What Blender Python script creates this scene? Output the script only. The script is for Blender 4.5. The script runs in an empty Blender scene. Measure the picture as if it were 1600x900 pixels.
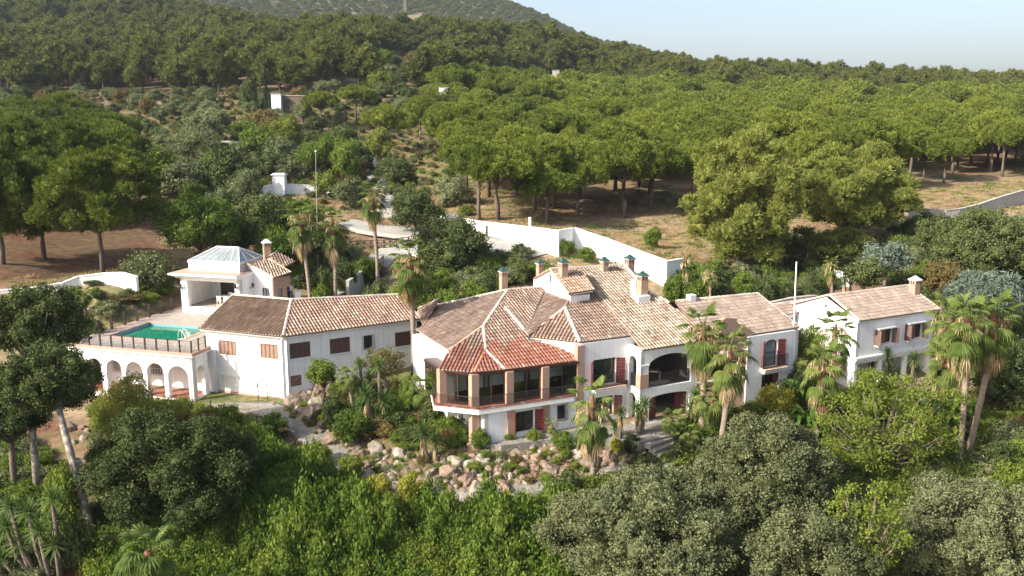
import bpy, bmesh, math, random
import numpy as np
from mathutils import Vector, Matrix

# ---------------------------------------------------------------- camera, sky, sun
SC = bpy.context.scene
COL = SC.collection
F = 1370.0                      # focal length in photo pixels (1600 wide)
PITCH = math.radians(10.8)
H = 21.5                        # drone height above the lower terrace (z = 0)
cp, sp = math.cos(PITCH), math.sin(PITCH)

cam_d = bpy.data.cameras.new("camera")
cam = bpy.data.objects.new("camera", cam_d)
COL.objects.link(cam)
cam.location = (0, 0, H)
cam.rotation_euler = (math.radians(90) - PITCH, 0, 0)
cam_d.sensor_width = 36.0
cam_d.lens = 36.0 * F / 1600.0
cam_d.clip_start = 0.5
cam_d.clip_end = 12000
SC.camera = cam

SUN_EL = math.radians(33)
SUN_AZ = (-0.865, -0.50)        # horizontal direction towards the sun (left and towards the camera)
world = bpy.data.worlds.new("World")
SC.world = world
world.use_nodes = True
wn = world.node_tree
sky = wn.nodes.new("ShaderNodeTexSky")
sky.sky_type = 'NISHITA'
sky.sun_disc = False
sky.sun_elevation = SUN_EL
sky.sun_rotation = math.atan2(SUN_AZ[0], SUN_AZ[1])
sky.altitude = 300
sky.air_density = 1.0
sky.dust_density = 5.0
sky.ozone_density = 1.0
bg = wn.nodes["Background"]
wn.links.new(sky.outputs[0], bg.inputs[0])
bg.inputs[1].default_value = 0.15
sun_d = bpy.data.lights.new("sun", 'SUN')
sun = bpy.data.objects.new("sun", sun_d)
COL.objects.link(sun)
sun_d.energy = 5.0
sun_d.angle = math.radians(0.53)
sun_d.color = (1.0, 0.94, 0.84)
sdir = Vector((SUN_AZ[0] * math.cos(SUN_EL), SUN_AZ[1] * math.cos(SUN_EL), math.sin(SUN_EL)))
sun.rotation_euler = sdir.to_track_quat('Z', 'Y').to_euler()
SC.view_settings.view_transform = 'Standard'
SC.view_settings.look = 'None'
SC.view_settings.gamma = 1
SC.view_settings.use_curve_mapping = False
SC.view_settings.exposure = 0.93

# ---------------------------------------------------------------- measuring helpers
def ray(px, py):
    x = (px - 800) / F
    y = (450 - py) / F
    return Vector((x, cp + y * sp, -sp + y * cp))
def at_z(px, py, z):
    r = ray(px, py); t = (z - H) / r.z
    return Vector((r.x * t, r.y * t, z))
def at_Y(px, py, Y):
    r = ray(px, py); t = Y / r.y
    return Vector((r.x * t, Y, H + r.z * t))
def on_plane(px, py, P, n):
    r = ray(px, py); o = Vector((0, 0, H))
    t = (P - o).dot(n) / r.dot(n)
    return o + r * t
def proj(p):
    x, y, z = p[0], p[1], p[2] - H
    d = y * cp - z * sp
    u = y * sp + z * cp
    return 800 + F * x / d, 450 - F * u / d, d

# ---------------------------------------------------------------- tagging
def tag(o, label=None, cat=None, group=None, kind=None):
    if label: o['label'] = label
    if cat: o['category'] = cat
    if group: o['group'] = group
    if kind: o['kind'] = kind
    return o
def empty(name, loc, label=None, cat=None, group=None, rz=0):
    o = bpy.data.objects.new(name, None)
    COL.objects.link(o)
    o.location = loc
    o.rotation_euler = (0, 0, rz)
    o.empty_display_size = .2
    return tag(o, label, cat, group)
def link(name, me, parent=None, loc=None, kind=None, label=None):
    o = bpy.data.objects.new(name, me)
    COL.objects.link(o)
    if parent is not None:
        o.parent = parent
        if parent.type == 'EMPTY' and loc is None:      # mesh given in world coordinates
            o.matrix_parent_inverse = Matrix.Translation(-Vector(parent.location))
    if loc is not None:
        o.location = loc
    return tag(o, label=label, kind=kind)

class MB:
    """collects polygons (optionally coloured) and builds one mesh"""
    def __init__(self, off=(0, 0, 0)):
        self.v = []; self.f = []; self.m = []; self.c = []
        self.off = Vector(off)
        self.sm = False
    def poly(self, pts, mi=0, col=None):
        n = len(self.v)
        self.v.extend([(p[0] - self.off.x, p[1] - self.off.y, p[2] - self.off.z) for p in pts])
        self.f.append(tuple(range(n, n + len(pts))))
        self.m.append(mi); self.c.append(col)
    def grid(self, rings, closed=True, mi=0, col=None, caps=False):
        n = len(self.v)
        k = len(rings[0])
        for r in rings:
            self.v.extend([(p[0] - self.off.x, p[1] - self.off.y, p[2] - self.off.z) for p in r])
        for i in range(len(rings) - 1):
            for j in range(k if closed else k - 1):
                a = n + i * k + j; b = n + i * k + (j + 1) % k
                self.f.append((a, b, b + k, a + k)); self.m.append(mi); self.c.append(col)
        if caps:
            self.f.append(tuple(n + j for j in range(k))[::-1]); self.m.append(mi); self.c.append(col)
            self.f.append(tuple(n + (len(rings) - 1) * k + j for j in range(k))); self.m.append(mi); self.c.append(col)
    def box(self, c, ax, ay, az, mi=0, col=None):
        """c centre, ax, ay, az half vectors"""
        c = Vector(c); ax = Vector(ax); ay = Vector(ay); az = Vector(az)
        P = [c + sx * ax + sy * ay + sz * az for sz in (-1, 1) for sx, sy in ((-1, -1), (1, -1), (1, 1), (-1, 1))]
        n = len(self.v)
        self.v.extend([tuple(p - self.off) for p in P])
        for q in ((3, 2, 1, 0), (4, 5, 6, 7), (0, 1, 5, 4), (1, 2, 6, 5), (2, 3, 7, 6), (3, 0, 4, 7)):
            self.f.append(tuple(n + i for i in q)); self.m.append(mi); self.c.append(col)
    def prism(self, poly, z0, z1, mi=0, col=None):
        n = len(poly)
        self.poly([(p[0], p[1], z1) for p in poly], mi, col)
        self.poly([(p[0], p[1], z0) for p in poly][::-1], mi, col)
        for i in range(n):
            a = poly[i]; b = poly[(i + 1) % n]
            self.poly([(a[0], a[1], z0), (b[0], b[1], z0), (b[0], b[1], z1), (a[0], a[1], z1)], mi, col)
    def tube(self, pts, rad, n=6, mi=0, col=None, caps=True):
        pts = [Vector(p) for p in pts]
        if not hasattr(rad, '__len__'): rad = [rad] * len(pts)
        rings = []
        up = Vector((0.03, 0.02, 1))
        for i, p in enumerate(pts):
            d = (pts[min(i + 1, len(pts) - 1)] - pts[max(i - 1, 0)]).normalized()
            a = d.cross(up)
            if a.length < .05: a = d.cross(Vector((1, 0, 0)))
            a.normalize(); b = d.cross(a)
            rings.append([p + (a * math.cos(2 * math.pi * j / n) + b * math.sin(2 * math.pi * j / n)) * rad[i] for j in range(n)])
        self.grid(rings, True, mi, col, caps)
    def build(self, name, mats, parent=None, loc=None, kind=None, smooth=False, label=None):
        me = self.mesh(name, mats, smooth)
        return link(name, me, parent, loc, kind, label)
    def mesh(self, name, mats, smooth=False):
        me = bpy.data.meshes.new(name)
        me.from_pydata(self.v, [], self.f)
        if not isinstance(mats, (list, tuple)): mats = [mats]
        for m in mats: me.materials.append(m)
        if any(self.m):
            me.polygons.foreach_set('material_index', self.m)
        if any(c is not None for c in self.c):
            ca = me.color_attributes.new('col', 'FLOAT_COLOR', 'CORNER')
            arr = []
            for f, c in zip(self.f, self.c):
                c = c or (1, 1, 1)
                arr.extend([c[0], c[1], c[2], 1.0] * len(f))
            ca.data.foreach_set('color', arr)
        if smooth:
            me.polygons.foreach_set('use_smooth', [True] * len(me.polygons))
        me.update()
        return me

def np_mesh(name, V, Q, mat, col=None, smooth=False):
    """V (n,3), Q (m,k) -> mesh, col (n,3) per vertex"""
    me = bpy.data.meshes.new(name)
    n, m, k = len(V), len(Q), Q.shape[1]
    me.vertices.add(n); me.vertices.foreach_set('co', np.asarray(V, dtype=np.float32).ravel())
    me.loops.add(m * k); me.loops.foreach_set('vertex_index', np.asarray(Q, dtype=np.int32).ravel())
    me.polygons.add(m)
    me.polygons.foreach_set('loop_start', np.arange(0, m * k, k, dtype=np.int32))
    if col is not None:
        ca = me.color_attributes.new('col', 'FLOAT_COLOR', 'POINT')
        c4 = np.ones((n, 4), dtype=np.float32); c4[:, :3] = col
        ca.data.foreach_set('color', c4.ravel())
    if smooth:
        me.polygons.foreach_set('use_smooth', np.ones(m, dtype=bool))
    for mm in (mat if isinstance(mat, (list, tuple)) else [mat]): me.materials.append(mm)
    me.update(calc_edges=True)
    return me

# ---------------------------------------------------------------- materials
def new_mat(name):
    m = bpy.data.materials.new(name); m.use_nodes = True
    nt = m.node_tree
    return m, nt, nt.nodes["Principled BSDF"]
def noise_col(nt, bsdf, c1, c2, scale, detail=6, rough=.6, pos=(.35, .65), coord='Object'):
    tc = nt.nodes.new("ShaderNodeTexCoord")
    n = nt.nodes.new("ShaderNodeTexNoise"); n.inputs['Scale'].default_value = scale
    n.inputs['Detail'].default_value = detail; n.inputs['Roughness'].default_value = rough
    nt.links.new(tc.outputs[coord], n.inputs['Vector'])
    r = nt.nodes.new("ShaderNodeValToRGB")
    r.color_ramp.elements[0].color = (*c1, 1); r.color_ramp.elements[1].color = (*c2, 1)
    r.color_ramp.elements[0].position = pos[0]; r.color_ramp.elements[1].position = pos[1]
    nt.links.new(n.outputs['Fac'], r.inputs['Fac'])
    nt.links.new(r.outputs['Color'], bsdf.inputs['Base Color'])
    return tc, n, r
def bump(nt, bsdf, tc, scale, strength, dist=.05, coord='Object', kind='noise'):
    if kind == 'noise':
        n = nt.nodes.new("ShaderNodeTexNoise"); n.inputs['Detail'].default_value = 8
        out = 'Fac'
    else:
        n = nt.nodes.new("ShaderNodeTexVoronoi"); n.feature = 'DISTANCE_TO_EDGE'; out = 'Distance'
    n.inputs['Scale'].default_value = scale
    nt.links.new(tc.outputs[coord], n.inputs['Vector'])
    b = nt.nodes.new("ShaderNodeBump"); b.inputs['Strength'].default_value = strength; b.inputs['Distance'].default_value = dist
    nt.links.new(n.outputs[out], b.inputs['Height'])
    nt.links.new(b.outputs['Normal'], bsdf.inputs['Normal'])
    return n
def mat_simple(name, c1, c2=None, scale=3, rough=.8, bs=0, bscale=20, metallic=0, pos=(.35, .65)):
    m, nt, b = new_mat(name)
    b.inputs['Roughness'].default_value = rough
    b.inputs['Metallic'].default_value = metallic
    if c2 is None: c2 = tuple(x * .85 for x in c1)
    tc, n, r = noise_col(nt, b, c1, c2, scale, pos=pos)
    if bs: bump(nt, b, tc, bscale, bs)
    return m
def mat_attr(name, rough=.85, mul=(1, 1, 1), var=.25, vscale=6, bs=.0, bscale=30, spec=.3):
    """base colour from the mesh's colour attribute, broken up by noise"""
    m, nt, b = new_mat(name)
    b.inputs['Roughness'].default_value = rough
    b.inputs['Specular IOR Level'].default_value = spec
    a = nt.nodes.new("ShaderNodeAttribute"); a.attribute_name = 'col'
    tc = nt.nodes.new("ShaderNodeTexCoord")
    n = nt.nodes.new("ShaderNodeTexNoise"); n.inputs['Scale'].default_value = vscale; n.inputs['Detail'].default_value = 8
    nt.links.new(tc.outputs['Object'], n.inputs['Vector'])
    mr = nt.nodes.new("ShaderNodeMapRange")
    mr.inputs['From Min'].default_value = .3; mr.inputs['From Max'].default_value = .7
    mr.inputs['To Min'].default_value = 1 - var; mr.inputs['To Max'].default_value = 1 + var
    nt.links.new(n.outputs['Fac'], mr.inputs['Value'])
    mx = nt.nodes.new("ShaderNodeVectorMath"); mx.operation = 'SCALE'
    nt.links.new(a.outputs['Color'], mx.inputs[0]); nt.links.new(mr.outputs[0], mx.inputs['Scale'])
    nt.links.new(mx.outputs[0], b.inputs['Base Color'])
    if bs: bump(nt, b, tc, bscale, bs)
    return m
def mat_leaf(name, c1, c2, trans=.3, rough=.6, c3=None):
    """leaves: hue picked by the per-clump tint attribute, plus a little per tree"""
    m, nt, b = new_mat(name)
    b.inputs['Roughness'].default_value = .75
    b.inputs['Specular IOR Level'].default_value = .12
    a = nt.nodes.new("ShaderNodeAttribute"); a.attribute_name = 'col'
    sx = nt.nodes.new("ShaderNodeSeparateColor"); nt.links.new(a.outputs['Color'], sx.inputs[0])
    c1 = tuple(x * .85 for x in c1); c2 = tuple(x * .85 for x in c2)
    oi = nt.nodes.new("ShaderNodeObjectInfo")
    ad = nt.nodes.new("ShaderNodeMath"); ad.operation = 'MULTIPLY_ADD'
    ad.inputs[1].default_value = .5; nt.links.new(oi.outputs['Random'], ad.inputs[0])
    sb = nt.nodes.new("ShaderNodeMath"); sb.operation = 'SUBTRACT'; sb.inputs[1].default_value = .25
    nt.links.new(sx.outputs[0], sb.inputs[0]); nt.links.new(sb.outputs[0], ad.inputs[2])
    r = nt.nodes.new("ShaderNodeValToRGB")
    r.color_ramp.elements[0].color = (*c1, 1); r.color_ramp.elements[1].color = (*c2, 1)
    r.color_ramp.elements[0].position = .1; r.color_ramp.elements[1].position = .9
    if c3:
        e = r.color_ramp.elements.new(.985); e.color = (*c3, 1)
    nt.links.new(ad.outputs[0], r.inputs['Fac'])
    nt.links.new(r.outputs[0], b.inputs['Base Color'])
    tr = nt.nodes.new("ShaderNodeBsdfTranslucent")
    gm = nt.nodes.new("ShaderNodeMix"); gm.data_type = 'RGBA'; gm.blend_type = 'MULTIPLY'; gm.inputs[0].default_value = 1
    nt.links.new(r.outputs[0], gm.inputs[6]); gm.inputs[7].default_value = (1.3, 1.5, .6, 1)
    nt.links.new(gm.outputs[2], tr.inputs['Color'])
    mx = nt.nodes.new("ShaderNodeMixShader"); mx.inputs[0].default_value = trans
    out = nt.nodes["Material Output"]
    nt.links.new(b.outputs[0], mx.inputs[1]); nt.links.new(tr.outputs[0], mx.inputs[2]); nt.links.new(mx.outputs[0], out.inputs[0])
    return m

M = {}
def wall_mat(name, c1, c2, stain):
    m, nt, b = new_mat(name)
    b.inputs['Roughness'].default_value = .85
    tc, n, r = noise_col(nt, b, c1, c2, .7, 8, .65, (.3, .7))
    # rain streaks: noise stretched vertically
    mp = nt.nodes.new("ShaderNodeMapping"); mp.inputs['Scale'].default_value = (5, 5, .35)
    nt.links.new(tc.outputs['Object'], mp.inputs['Vector'])
    n2 = nt.nodes.new("ShaderNodeTexNoise"); n2.inputs['Scale'].default_value = 1; n2.inputs['Detail'].default_value = 6
    nt.links.new(mp.outputs[0], n2.inputs['Vector'])
    mr = nt.nodes.new("ShaderNodeMapRange"); mr.inputs['From Min'].default_value = .5; mr.inputs['From Max'].default_value = .78
    mr.inputs['To Max'].default_value = .75
    nt.links.new(n2.outputs['Fac'], mr.inputs['Value'])
    mx = nt.nodes.new("ShaderNodeMix"); mx.data_type = 'RGBA'
    nt.links.new(mr.outputs[0], mx.inputs[0]); nt.links.new(r.outputs[0], mx.inputs[6]); mx.inputs[7].default_value = (*stain, 1)
    nt.links.new(mx.outputs[2], b.inputs['Base Color'])
    bump(nt, b, tc, 6, .25, .03)
    return m
M['white'] = wall_mat('white_render', (.80, .80, .79), (.74, .73, .71), (.58, .56, .52))
M['white_trim'] = mat_simple('white_trim', (.78, .77, .75), (.68, .66, .62), 2.5)
M['tan_wall'] = wall_mat('tan_wall', (.46, .43, .38), (.34, .31, .27), (.2, .18, .15))
M['rubble'] = None
def brick_mat(name, c1, c2, mortar, sc=1.0):
    m, nt, b = new_mat(name)
    b.inputs['Roughness'].default_value = .9
    tc = nt.nodes.new("ShaderNodeTexCoord")
    sep = nt.nodes.new("ShaderNodeSeparateXYZ"); nt.links.new(tc.outputs['Object'], sep.inputs[0])
    ad = nt.nodes.new("ShaderNodeMath"); ad.operation = 'ADD'
    nt.links.new(sep.outputs[0], ad.inputs[0]); nt.links.new(sep.outputs[1], ad.inputs[1])
    cb = nt.nodes.new("ShaderNodeCombineXYZ"); nt.links.new(ad.outputs[0], cb.inputs[0]); nt.links.new(sep.outputs[2], cb.inputs[1])
    br = nt.nodes.new("ShaderNodeTexBrick"); br.inputs['Scale'].default_value = sc
    br.inputs['Color1'].default_value = (*c1, 1); br.inputs['Color2'].default_value = (*c2, 1); br.inputs['Mortar'].default_value = (*mortar, 1)
    br.inputs['Brick Width'].default_value = .26; br.inputs['Row Height'].default_value = .075; br.inputs['Mortar Size'].default_value = .012
    nt.links.new(cb.outputs[0], br.inputs['Vector'])
    nt.links.new(br.outputs['Color'], b.inputs['Base Color'])
    bp = nt.nodes.new("ShaderNodeBump"); bp.inputs['Strength'].default_value = .5; bp.inputs['Distance'].default_value = .02; bp.invert = True
    nt.links.new(br.outputs['Fac'], bp.inputs['Height']); nt.links.new(bp.outputs[0], b.inputs['Normal'])
    return m
M['brick'] = brick_mat('brick', (.36, .155, .095), (.43, .235, .155), (.42, .35, .28))
M['tile_attr'] = mat_attr('roof_tile', .9, var=.22, vscale=.9, spec=.2)
M['channel'] = mat_simple('roof_channel', (.16, .085, .06), (.24, .15, .11), 5)
M['mortar'] = mat_simple('ridge_mortar', (.55, .47, .38), (.42, .32, .25), 4)
M['shut_brown'] = mat_simple('shutter_brown', (.24, .125, .07), (.15, .075, .045), 6, .6)
M['shut_dark'] = mat_simple('shutter_dark', (.12, .058, .036), (.075, .036, .024), 6, .6)
M['shut_red'] = mat_simple('shutter_red', (.16, .018, .014), (.10, .012, .010), 5, .45)
M['frame_dark'] = mat_simple('frame_dark', (.06, .025, .017), (.035, .016, .012), 5, .4)
M['wood_post'] = mat_simple('wood_post', (.055, .032, .022), (.025, .017, .013), 8, .7)
M['iron'] = mat_simple('wrought_iron', (.02, .02, .022), (.035, .03, .03), 8, .45)
M['floor_tile'] = mat_simple('terracotta_floor', (.36, .13, .085), (.27, .10, .07), 4, .55)
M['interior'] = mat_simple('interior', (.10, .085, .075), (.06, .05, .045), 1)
M['interior_light'] = mat_simple('interior_plaster', (.45, .43, .40), (.38, .36, .34), 1)
M['green_glaze'] = mat_simple('green_glazed_tile', (.012, .05, .036), (.06, .11, .09), 5, .25)
M['curtain'] = mat_simple('curtain', (.55, .5, .36), (.42, .38, .28), 9)
def glass_mat(name, col, rough=.06, met=0.0):
    m, nt, b = new_mat(name)
    tc, n, r = noise_col(nt, b, col, tuple(c * .6 for c in col), 1.2, 3, .5, (.3, .7))
    b.inputs['Roughness'].default_value = rough
    b.inputs['Specular IOR Level'].default_value = .8
    b.inputs['Metallic'].default_value = met
    bump(nt, b, tc, 1.1, .12, .04)
    return m
M['glass'] = glass_mat('window_glass', (.03, .036, .036))
M['glass_sky'] = glass_mat('skylight_glass', (.27, .31, .31), .25, .0)
def clear_glass():
    m, nt, b = new_mat('clear_glass')
    out = nt.nodes["Material Output"]
    g = nt.nodes.new("ShaderNodeBsdfGlossy"); g.inputs['Roughness'].default_value = .03
    t = nt.nodes.new("ShaderNodeBsdfTransparent"); t.inputs[0].default_value = (.86, .9, .9, 1)
    fr = nt.nodes.new("ShaderNodeFresnel"); fr.inputs['IOR'].default_value = 1.5
    mx = nt.nodes.new("ShaderNodeMixShader")
    ml = nt.nodes.new("ShaderNodeMath"); ml.operation = 'MULTIPLY'; ml.inputs[1].default_value = 1.8; ml.use_clamp = True
    nt.links.new(fr.outputs[0], ml.inputs[0]); nt.links.new(ml.outputs[0], mx.inputs[0])
    nt.links.new(t.outputs[0], mx.inputs[1]); nt.links.new(g.outputs[0], mx.inputs[2]); nt.links.new(mx.outputs[0], out.inputs[0])
    return m
M['clear'] = clear_glass()
def paving_mat(name, c1, c2, joint, scale=1.6):
    m, nt, b = new_mat(name)
    b.inputs['Roughness'].default_value = .85
    tc = nt.nodes.new("ShaderNodeTexCoord")
    v = nt.nodes.new("ShaderNodeTexVoronoi"); v.inputs['Scale'].default_value = scale
    ve = nt.nodes.new("ShaderNodeTexVoronoi"); ve.feature = 'DISTANCE_TO_EDGE'; ve.inputs['Scale'].default_value = scale
    for x in (v, ve): nt.links.new(tc.outputs['Object'], x.inputs['Vector'])
    sp_ = nt.nodes.new("ShaderNodeSeparateColor"); nt.links.new(v.outputs['Color'], sp_.inputs[0])
    r = nt.nodes.new("ShaderNodeValToRGB")
    r.color_ramp.elements[0].color = (*c1, 1); r.color_ramp.elements[1].color = (*c2, 1)
    n = nt.nodes.new("ShaderNodeTexNoise"); n.inputs['Scale'].default_value = 1.3; n.inputs['Detail'].default_value = 8
    nt.links.new(tc.outputs['Object'], n.inputs['Vector'])
    ad = nt.nodes.new("ShaderNodeMath"); ad.operation = 'MULTIPLY_ADD'; ad.inputs[1].default_value = .5
    nt.links.new(sp_.outputs[0], ad.inputs[0])
    nh = nt.nodes.new("ShaderNodeMath"); nh.operation = 'MULTIPLY'; nh.inputs[1].default_value = .5; nt.links.new(n.outputs['Fac'], nh.inputs[0])
    nt.links.new(nh.outputs[0], ad.inputs[2])
    nt.links.new(ad.outputs[0], r.inputs['Fac'])
    lt = nt.nodes.new("ShaderNodeMath"); lt.operation = 'LESS_THAN'; lt.inputs[1].default_value = .035
    nt.links.new(ve.outputs['Distance'], lt.inputs[0])
    mx = nt.nodes.new("ShaderNodeMix"); mx.data_type = 'RGBA'
    nt.links.new(lt.outputs[0], mx.inputs[0]); nt.links.new(r.outputs[0], mx.inputs[6]); mx.inputs[7].default_value = (*joint, 1)
    nt.links.new(mx.outputs[2], b.inputs['Base Color'])
    bp = nt.nodes.new("ShaderNodeBump"); bp.inputs['Strength'].default_value = .6; bp.inputs['Distance'].default_value = .04
    nt.links.new(ve.outputs['Distance'], bp.inputs['Height']); nt.links.new(bp.outputs[0], b.inputs['Normal'])
    return m
M['paving'] = paving_mat('grey_paving', (.17, .155, .13), (.30, .28, .245), (.13, .11, .08), 2.6)
M['deck'] = paving_mat('deck_paving', (.28, .24, .205), (.46, .40, .34), (.24, .20, .16), 2.2)
M['deck_edge'] = mat_simple('deck_edge_brick', (.40, .24, .18), (.48, .32, .25), 4)
M['drive'] = mat_simple('concrete_drive', (.36, .34, .30), (.28, .26, .23), 1.2, .9, .3, 8)
M['yard'] = mat_simple('yard_concrete', (.34, .32, .28), (.27, .25, .22), .8, .9, .3, 8)
M['rock'] = mat_attr('rock', .95, var=.45, vscale=2.2, bs=.9, bscale=5)
M['bark'] = mat_simple('bark', (.16, .12, .09), (.085, .062, .048), 5, .9, .5, 12)
M['bark_pale'] = mat_simple('pale_bark', (.40, .36, .30), (.17, .145, .12), 3, .9, .4, 12, pos=(.4, .55))
M['palm_bark'] = mat_simple('palm_bark', (.27, .21, .16), (.18, .135, .10), 7, .9, .7, 9)
# ---------------------------------------------------------------- terrain
# control points: (photo x, photo y of the bare ground there, distance Y in metres)
GP = [
 (-500,700,52),(-500,480,74),(-500,390,96),(-500,300,135),(-500,200,210),(-500,120,300),(-500,20,430),(-500,-25,560),
 (2100,690,60),(2100,460,86),(2100,330,118),(2100,270,150),(2100,200,240),(2100,160,380),(2100,128,560),
 (100,436,88),(200,429,89),(100,468,80),(200,464,80),(150,466,80),(30,468,79),(100,437,85),(150,434,85),(50,400,92),(100,352,110),(0,335,118),(300,300,132),(450,300,126),(300,230,178),
 (450,216,192),(200,216,192),(200,190,216),(60,160,248),(430,180,216),(430,150,252),(640,170,232),(640,108,322),
 (200,148,264),(590,286,150),(560,236,188),(530,450,91),(560,432,95),(602,398,101),(600,372,107),(700,292,137),(700,252,162),
 (1010,354,118),(1000,386,103),(900,352,116),(780,342,112),(1170,415,100),(1330,402,106),(1270,427,98),
 (1250,470,90),(1450,372,106),(1520,302,130),(1450,312,126),(1580,278,146),(1250,345,122),(1100,345,122),
 (880,398,99),(780,388,102),(1040,438,92),(1120,450,92),(660,360,110),(480,330,116),(380,340,114),
 (820,420,93),(700,440,90),(640,455,88),
]
ZP = [  # (photo x, distance, height)
 (1240,228,17),(900,228,17.5),(1600,228,16.5),(700,228,20),(1100,350,29.5),(1400,350,28),(1650,350,26),(800,350,33),(950,300,25),
 (200,400,51),(0,400,52),(400,400,52),(600,400,53),(0,550,85),(200,550,86),(400,480,63),(600,470,60),(800,460,57.5),(920,460,53),(1010,450,46),
 (1100,460,42),(1200,480,41.5),(1400,500,39),(1600,520,36),
 (400,640,62),(0,720,92),(800,600,44),(1200,640,38),(1600,680,32),
 (0,1100,60),(800,1000,40),(1600,1000,20),
]
XP = [  # (X, Y, z) round the house and the slope in front of it
 (-34,62,-.4),(-28,62,-.1),(-22,62,-.05),(-16,62,-.15),(-28,67,-.1),(-20,66,-.1),(-14,66,.4),(-10,66,.6),(-14,62.5,-.3),(-12,64.5,.5),
 (-8,64,.4),(-6,61,.1),(-3,58.2,-.05),(0,58,-.05),(4,58.6,-.05),(8,58.5,-.05),(12,59.5,-.05),(16,60,-.05),(22,62,-.1),(30,64,-.1),
 (0,64,-.2),(6,65,-.2),(14,66,-.1),(22,68,0),(30,70,0),(36,72,0),(45,74,.2),(0,70,.5),(10,72,.5),(-10,71,.9),(-24,71,.4),(-32,72,.5),
 (-34,77,2.9),(-28,78,3.0),(-22,80,3.1),(-33,81,3.1),(-28,83,3.2),(-24,84,3.2),(-31,86.5,3.3),(-25,88,3.4),(-20,86,3.4),(-14,80,3.3),(-6,79,3.3),(2,80,3.2),(12,84,3.2),(20,82,2.6),(30,82,2.8),(40,84,3.0),(-38,76,1.6),(-40,68,-.6),
 (-13,60.8,-.7),(-9.5,56,-1.45),(-4,51.5,-1.9),(0,51.6,-1.9),(4,53.2,-1.9),(8,55,-1.9),(11.5,56.3,-1.8),(-2,54.8,-.75),(3,56.2,-.55),(-7,57.5,-.3),
 (-8,60,.3),(7,56.9,-.35),(16,56,-1.6),(24,57,-1.2),(32,58,-.8),(42,60,-.4),
 (-45,48,-2.2),(-30,46,-2.0),(-24,52,-1.5),(-18,52,-2.2),(-12,48,-3.0),(0,46,-3.2),(10,48,-3.4),(20,48,-3.2),(32,50,-2.6),(44,50,-2.4),
 (-40,36,-5.5),(-20,36,-6.5),(0,36,-7),(20,36,-7),(40,36,-6.5),(-30,24,-10),(0,24,-11),(30,24,-11),(-24,56,-.8),(-30,56,-1.2),(-38,56,-1.5),
]
_c = []
for px, py, Y in GP:
    p = at_Y(px, py, Y); _c.append((p.x, p.y, p.z))
for px, Y, z in ZP:
    _c.append(((px - 800) / F * (Y * cp + (H - z) * sp), Y, z))
_c += XP
_c = np.array(_c, dtype=float)
def _st(X, Y):
    Yc = np.maximum(Y, 20.0)
    return np.stack([np.clip(X / Yc, -1.3, 1.3) * 2.2, np.log(Yc) * 2.0], axis=-1)
_P = _st(_c[:, 0], _c[:, 1])
def _phi(r2):
    return np.where(r2 > 1e-12, .5 * r2 * np.log(np.maximum(r2, 1e-12)), 0)
_n = len(_P)
_K = _phi(((_P[:, None] - _P[None]) ** 2).sum(-1)) + np.eye(_n) * 2e-3
_A = np.zeros((_n + 3, _n + 3)); _A[:_n, :_n] = _K
_A[:_n, _n] = 1; _A[:_n, _n + 1:] = _P; _A[_n, :_n] = 1; _A[_n + 1:, :_n] = _P.T
_w = np.linalg.solve(_A, np.concatenate([_c[:, 2], [0, 0, 0]]))
def terr(X, Y, detail=True):
    X = np.asarray(X, dtype=float); Y = np.asarray(Y, dtype=float)
    sh = X.shape
    X = X.ravel(); Y = Y.ravel()
    Yq = np.minimum(Y, 1000)
    Q = _st(X * Yq / np.maximum(Y, 1e-6) * (Y > 1000) + X * (Y <= 1000), Yq)
    z = np.empty(len(X))
    for i in range(0, len(X), 20000):
        q = Q[i:i + 20000]
        d = ((q[:, None] - _P[None]) ** 2).sum(-1)
        z[i:i + 20000] = _phi(d) @ _w[:_n] + _w[_n] + q @ _w[_n + 1:]
    z -= np.maximum(0, 20 - Y) * .45 * np.exp(-np.maximum(0, 20 - Y) / 80)
    z -= np.clip((Y - 1000) * .06, 0, 120)
    if detail:
        far = np.clip((Y - 84) / 30, 0, 1); near = np.clip((60 - Y) / 8, 0, 1)
        z += (np.sin(X * .31 + 1.7) * np.sin(Y * .27) * .25 + np.sin(X * .9 + Y * .5) * np.sin(Y * .8 - X * .3) * .10) * np.maximum(far, near * .5)
        z += .06 * np.sin(X * 2.3 + 2 * np.sin(Y * 1.1)) * np.sin(Y * 2.0 + X) * np.maximum(far, near)
    return z.reshape(sh)
def tz(x, y):
    return float(terr(np.array([x]), np.array([y]))[0])
def ground_px(px, py, lo=30, hi=700):
    """where the sight line through a photo pixel meets the ground"""
    r = ray(px, py)
    Ys = np.concatenate([np.arange(lo, 140, .5), np.arange(140, hi, 3)])
    zz = H + r.z / r.y * Ys
    tt = terr(r.x / r.y * Ys, Ys)
    below = zz < tt
    i = int(np.argmax(below)) if below.any() else len(Ys) - 1
    Y = Ys[i]
    return Vector((r.x / r.y * Y, Y, float(tt[i])))

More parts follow.
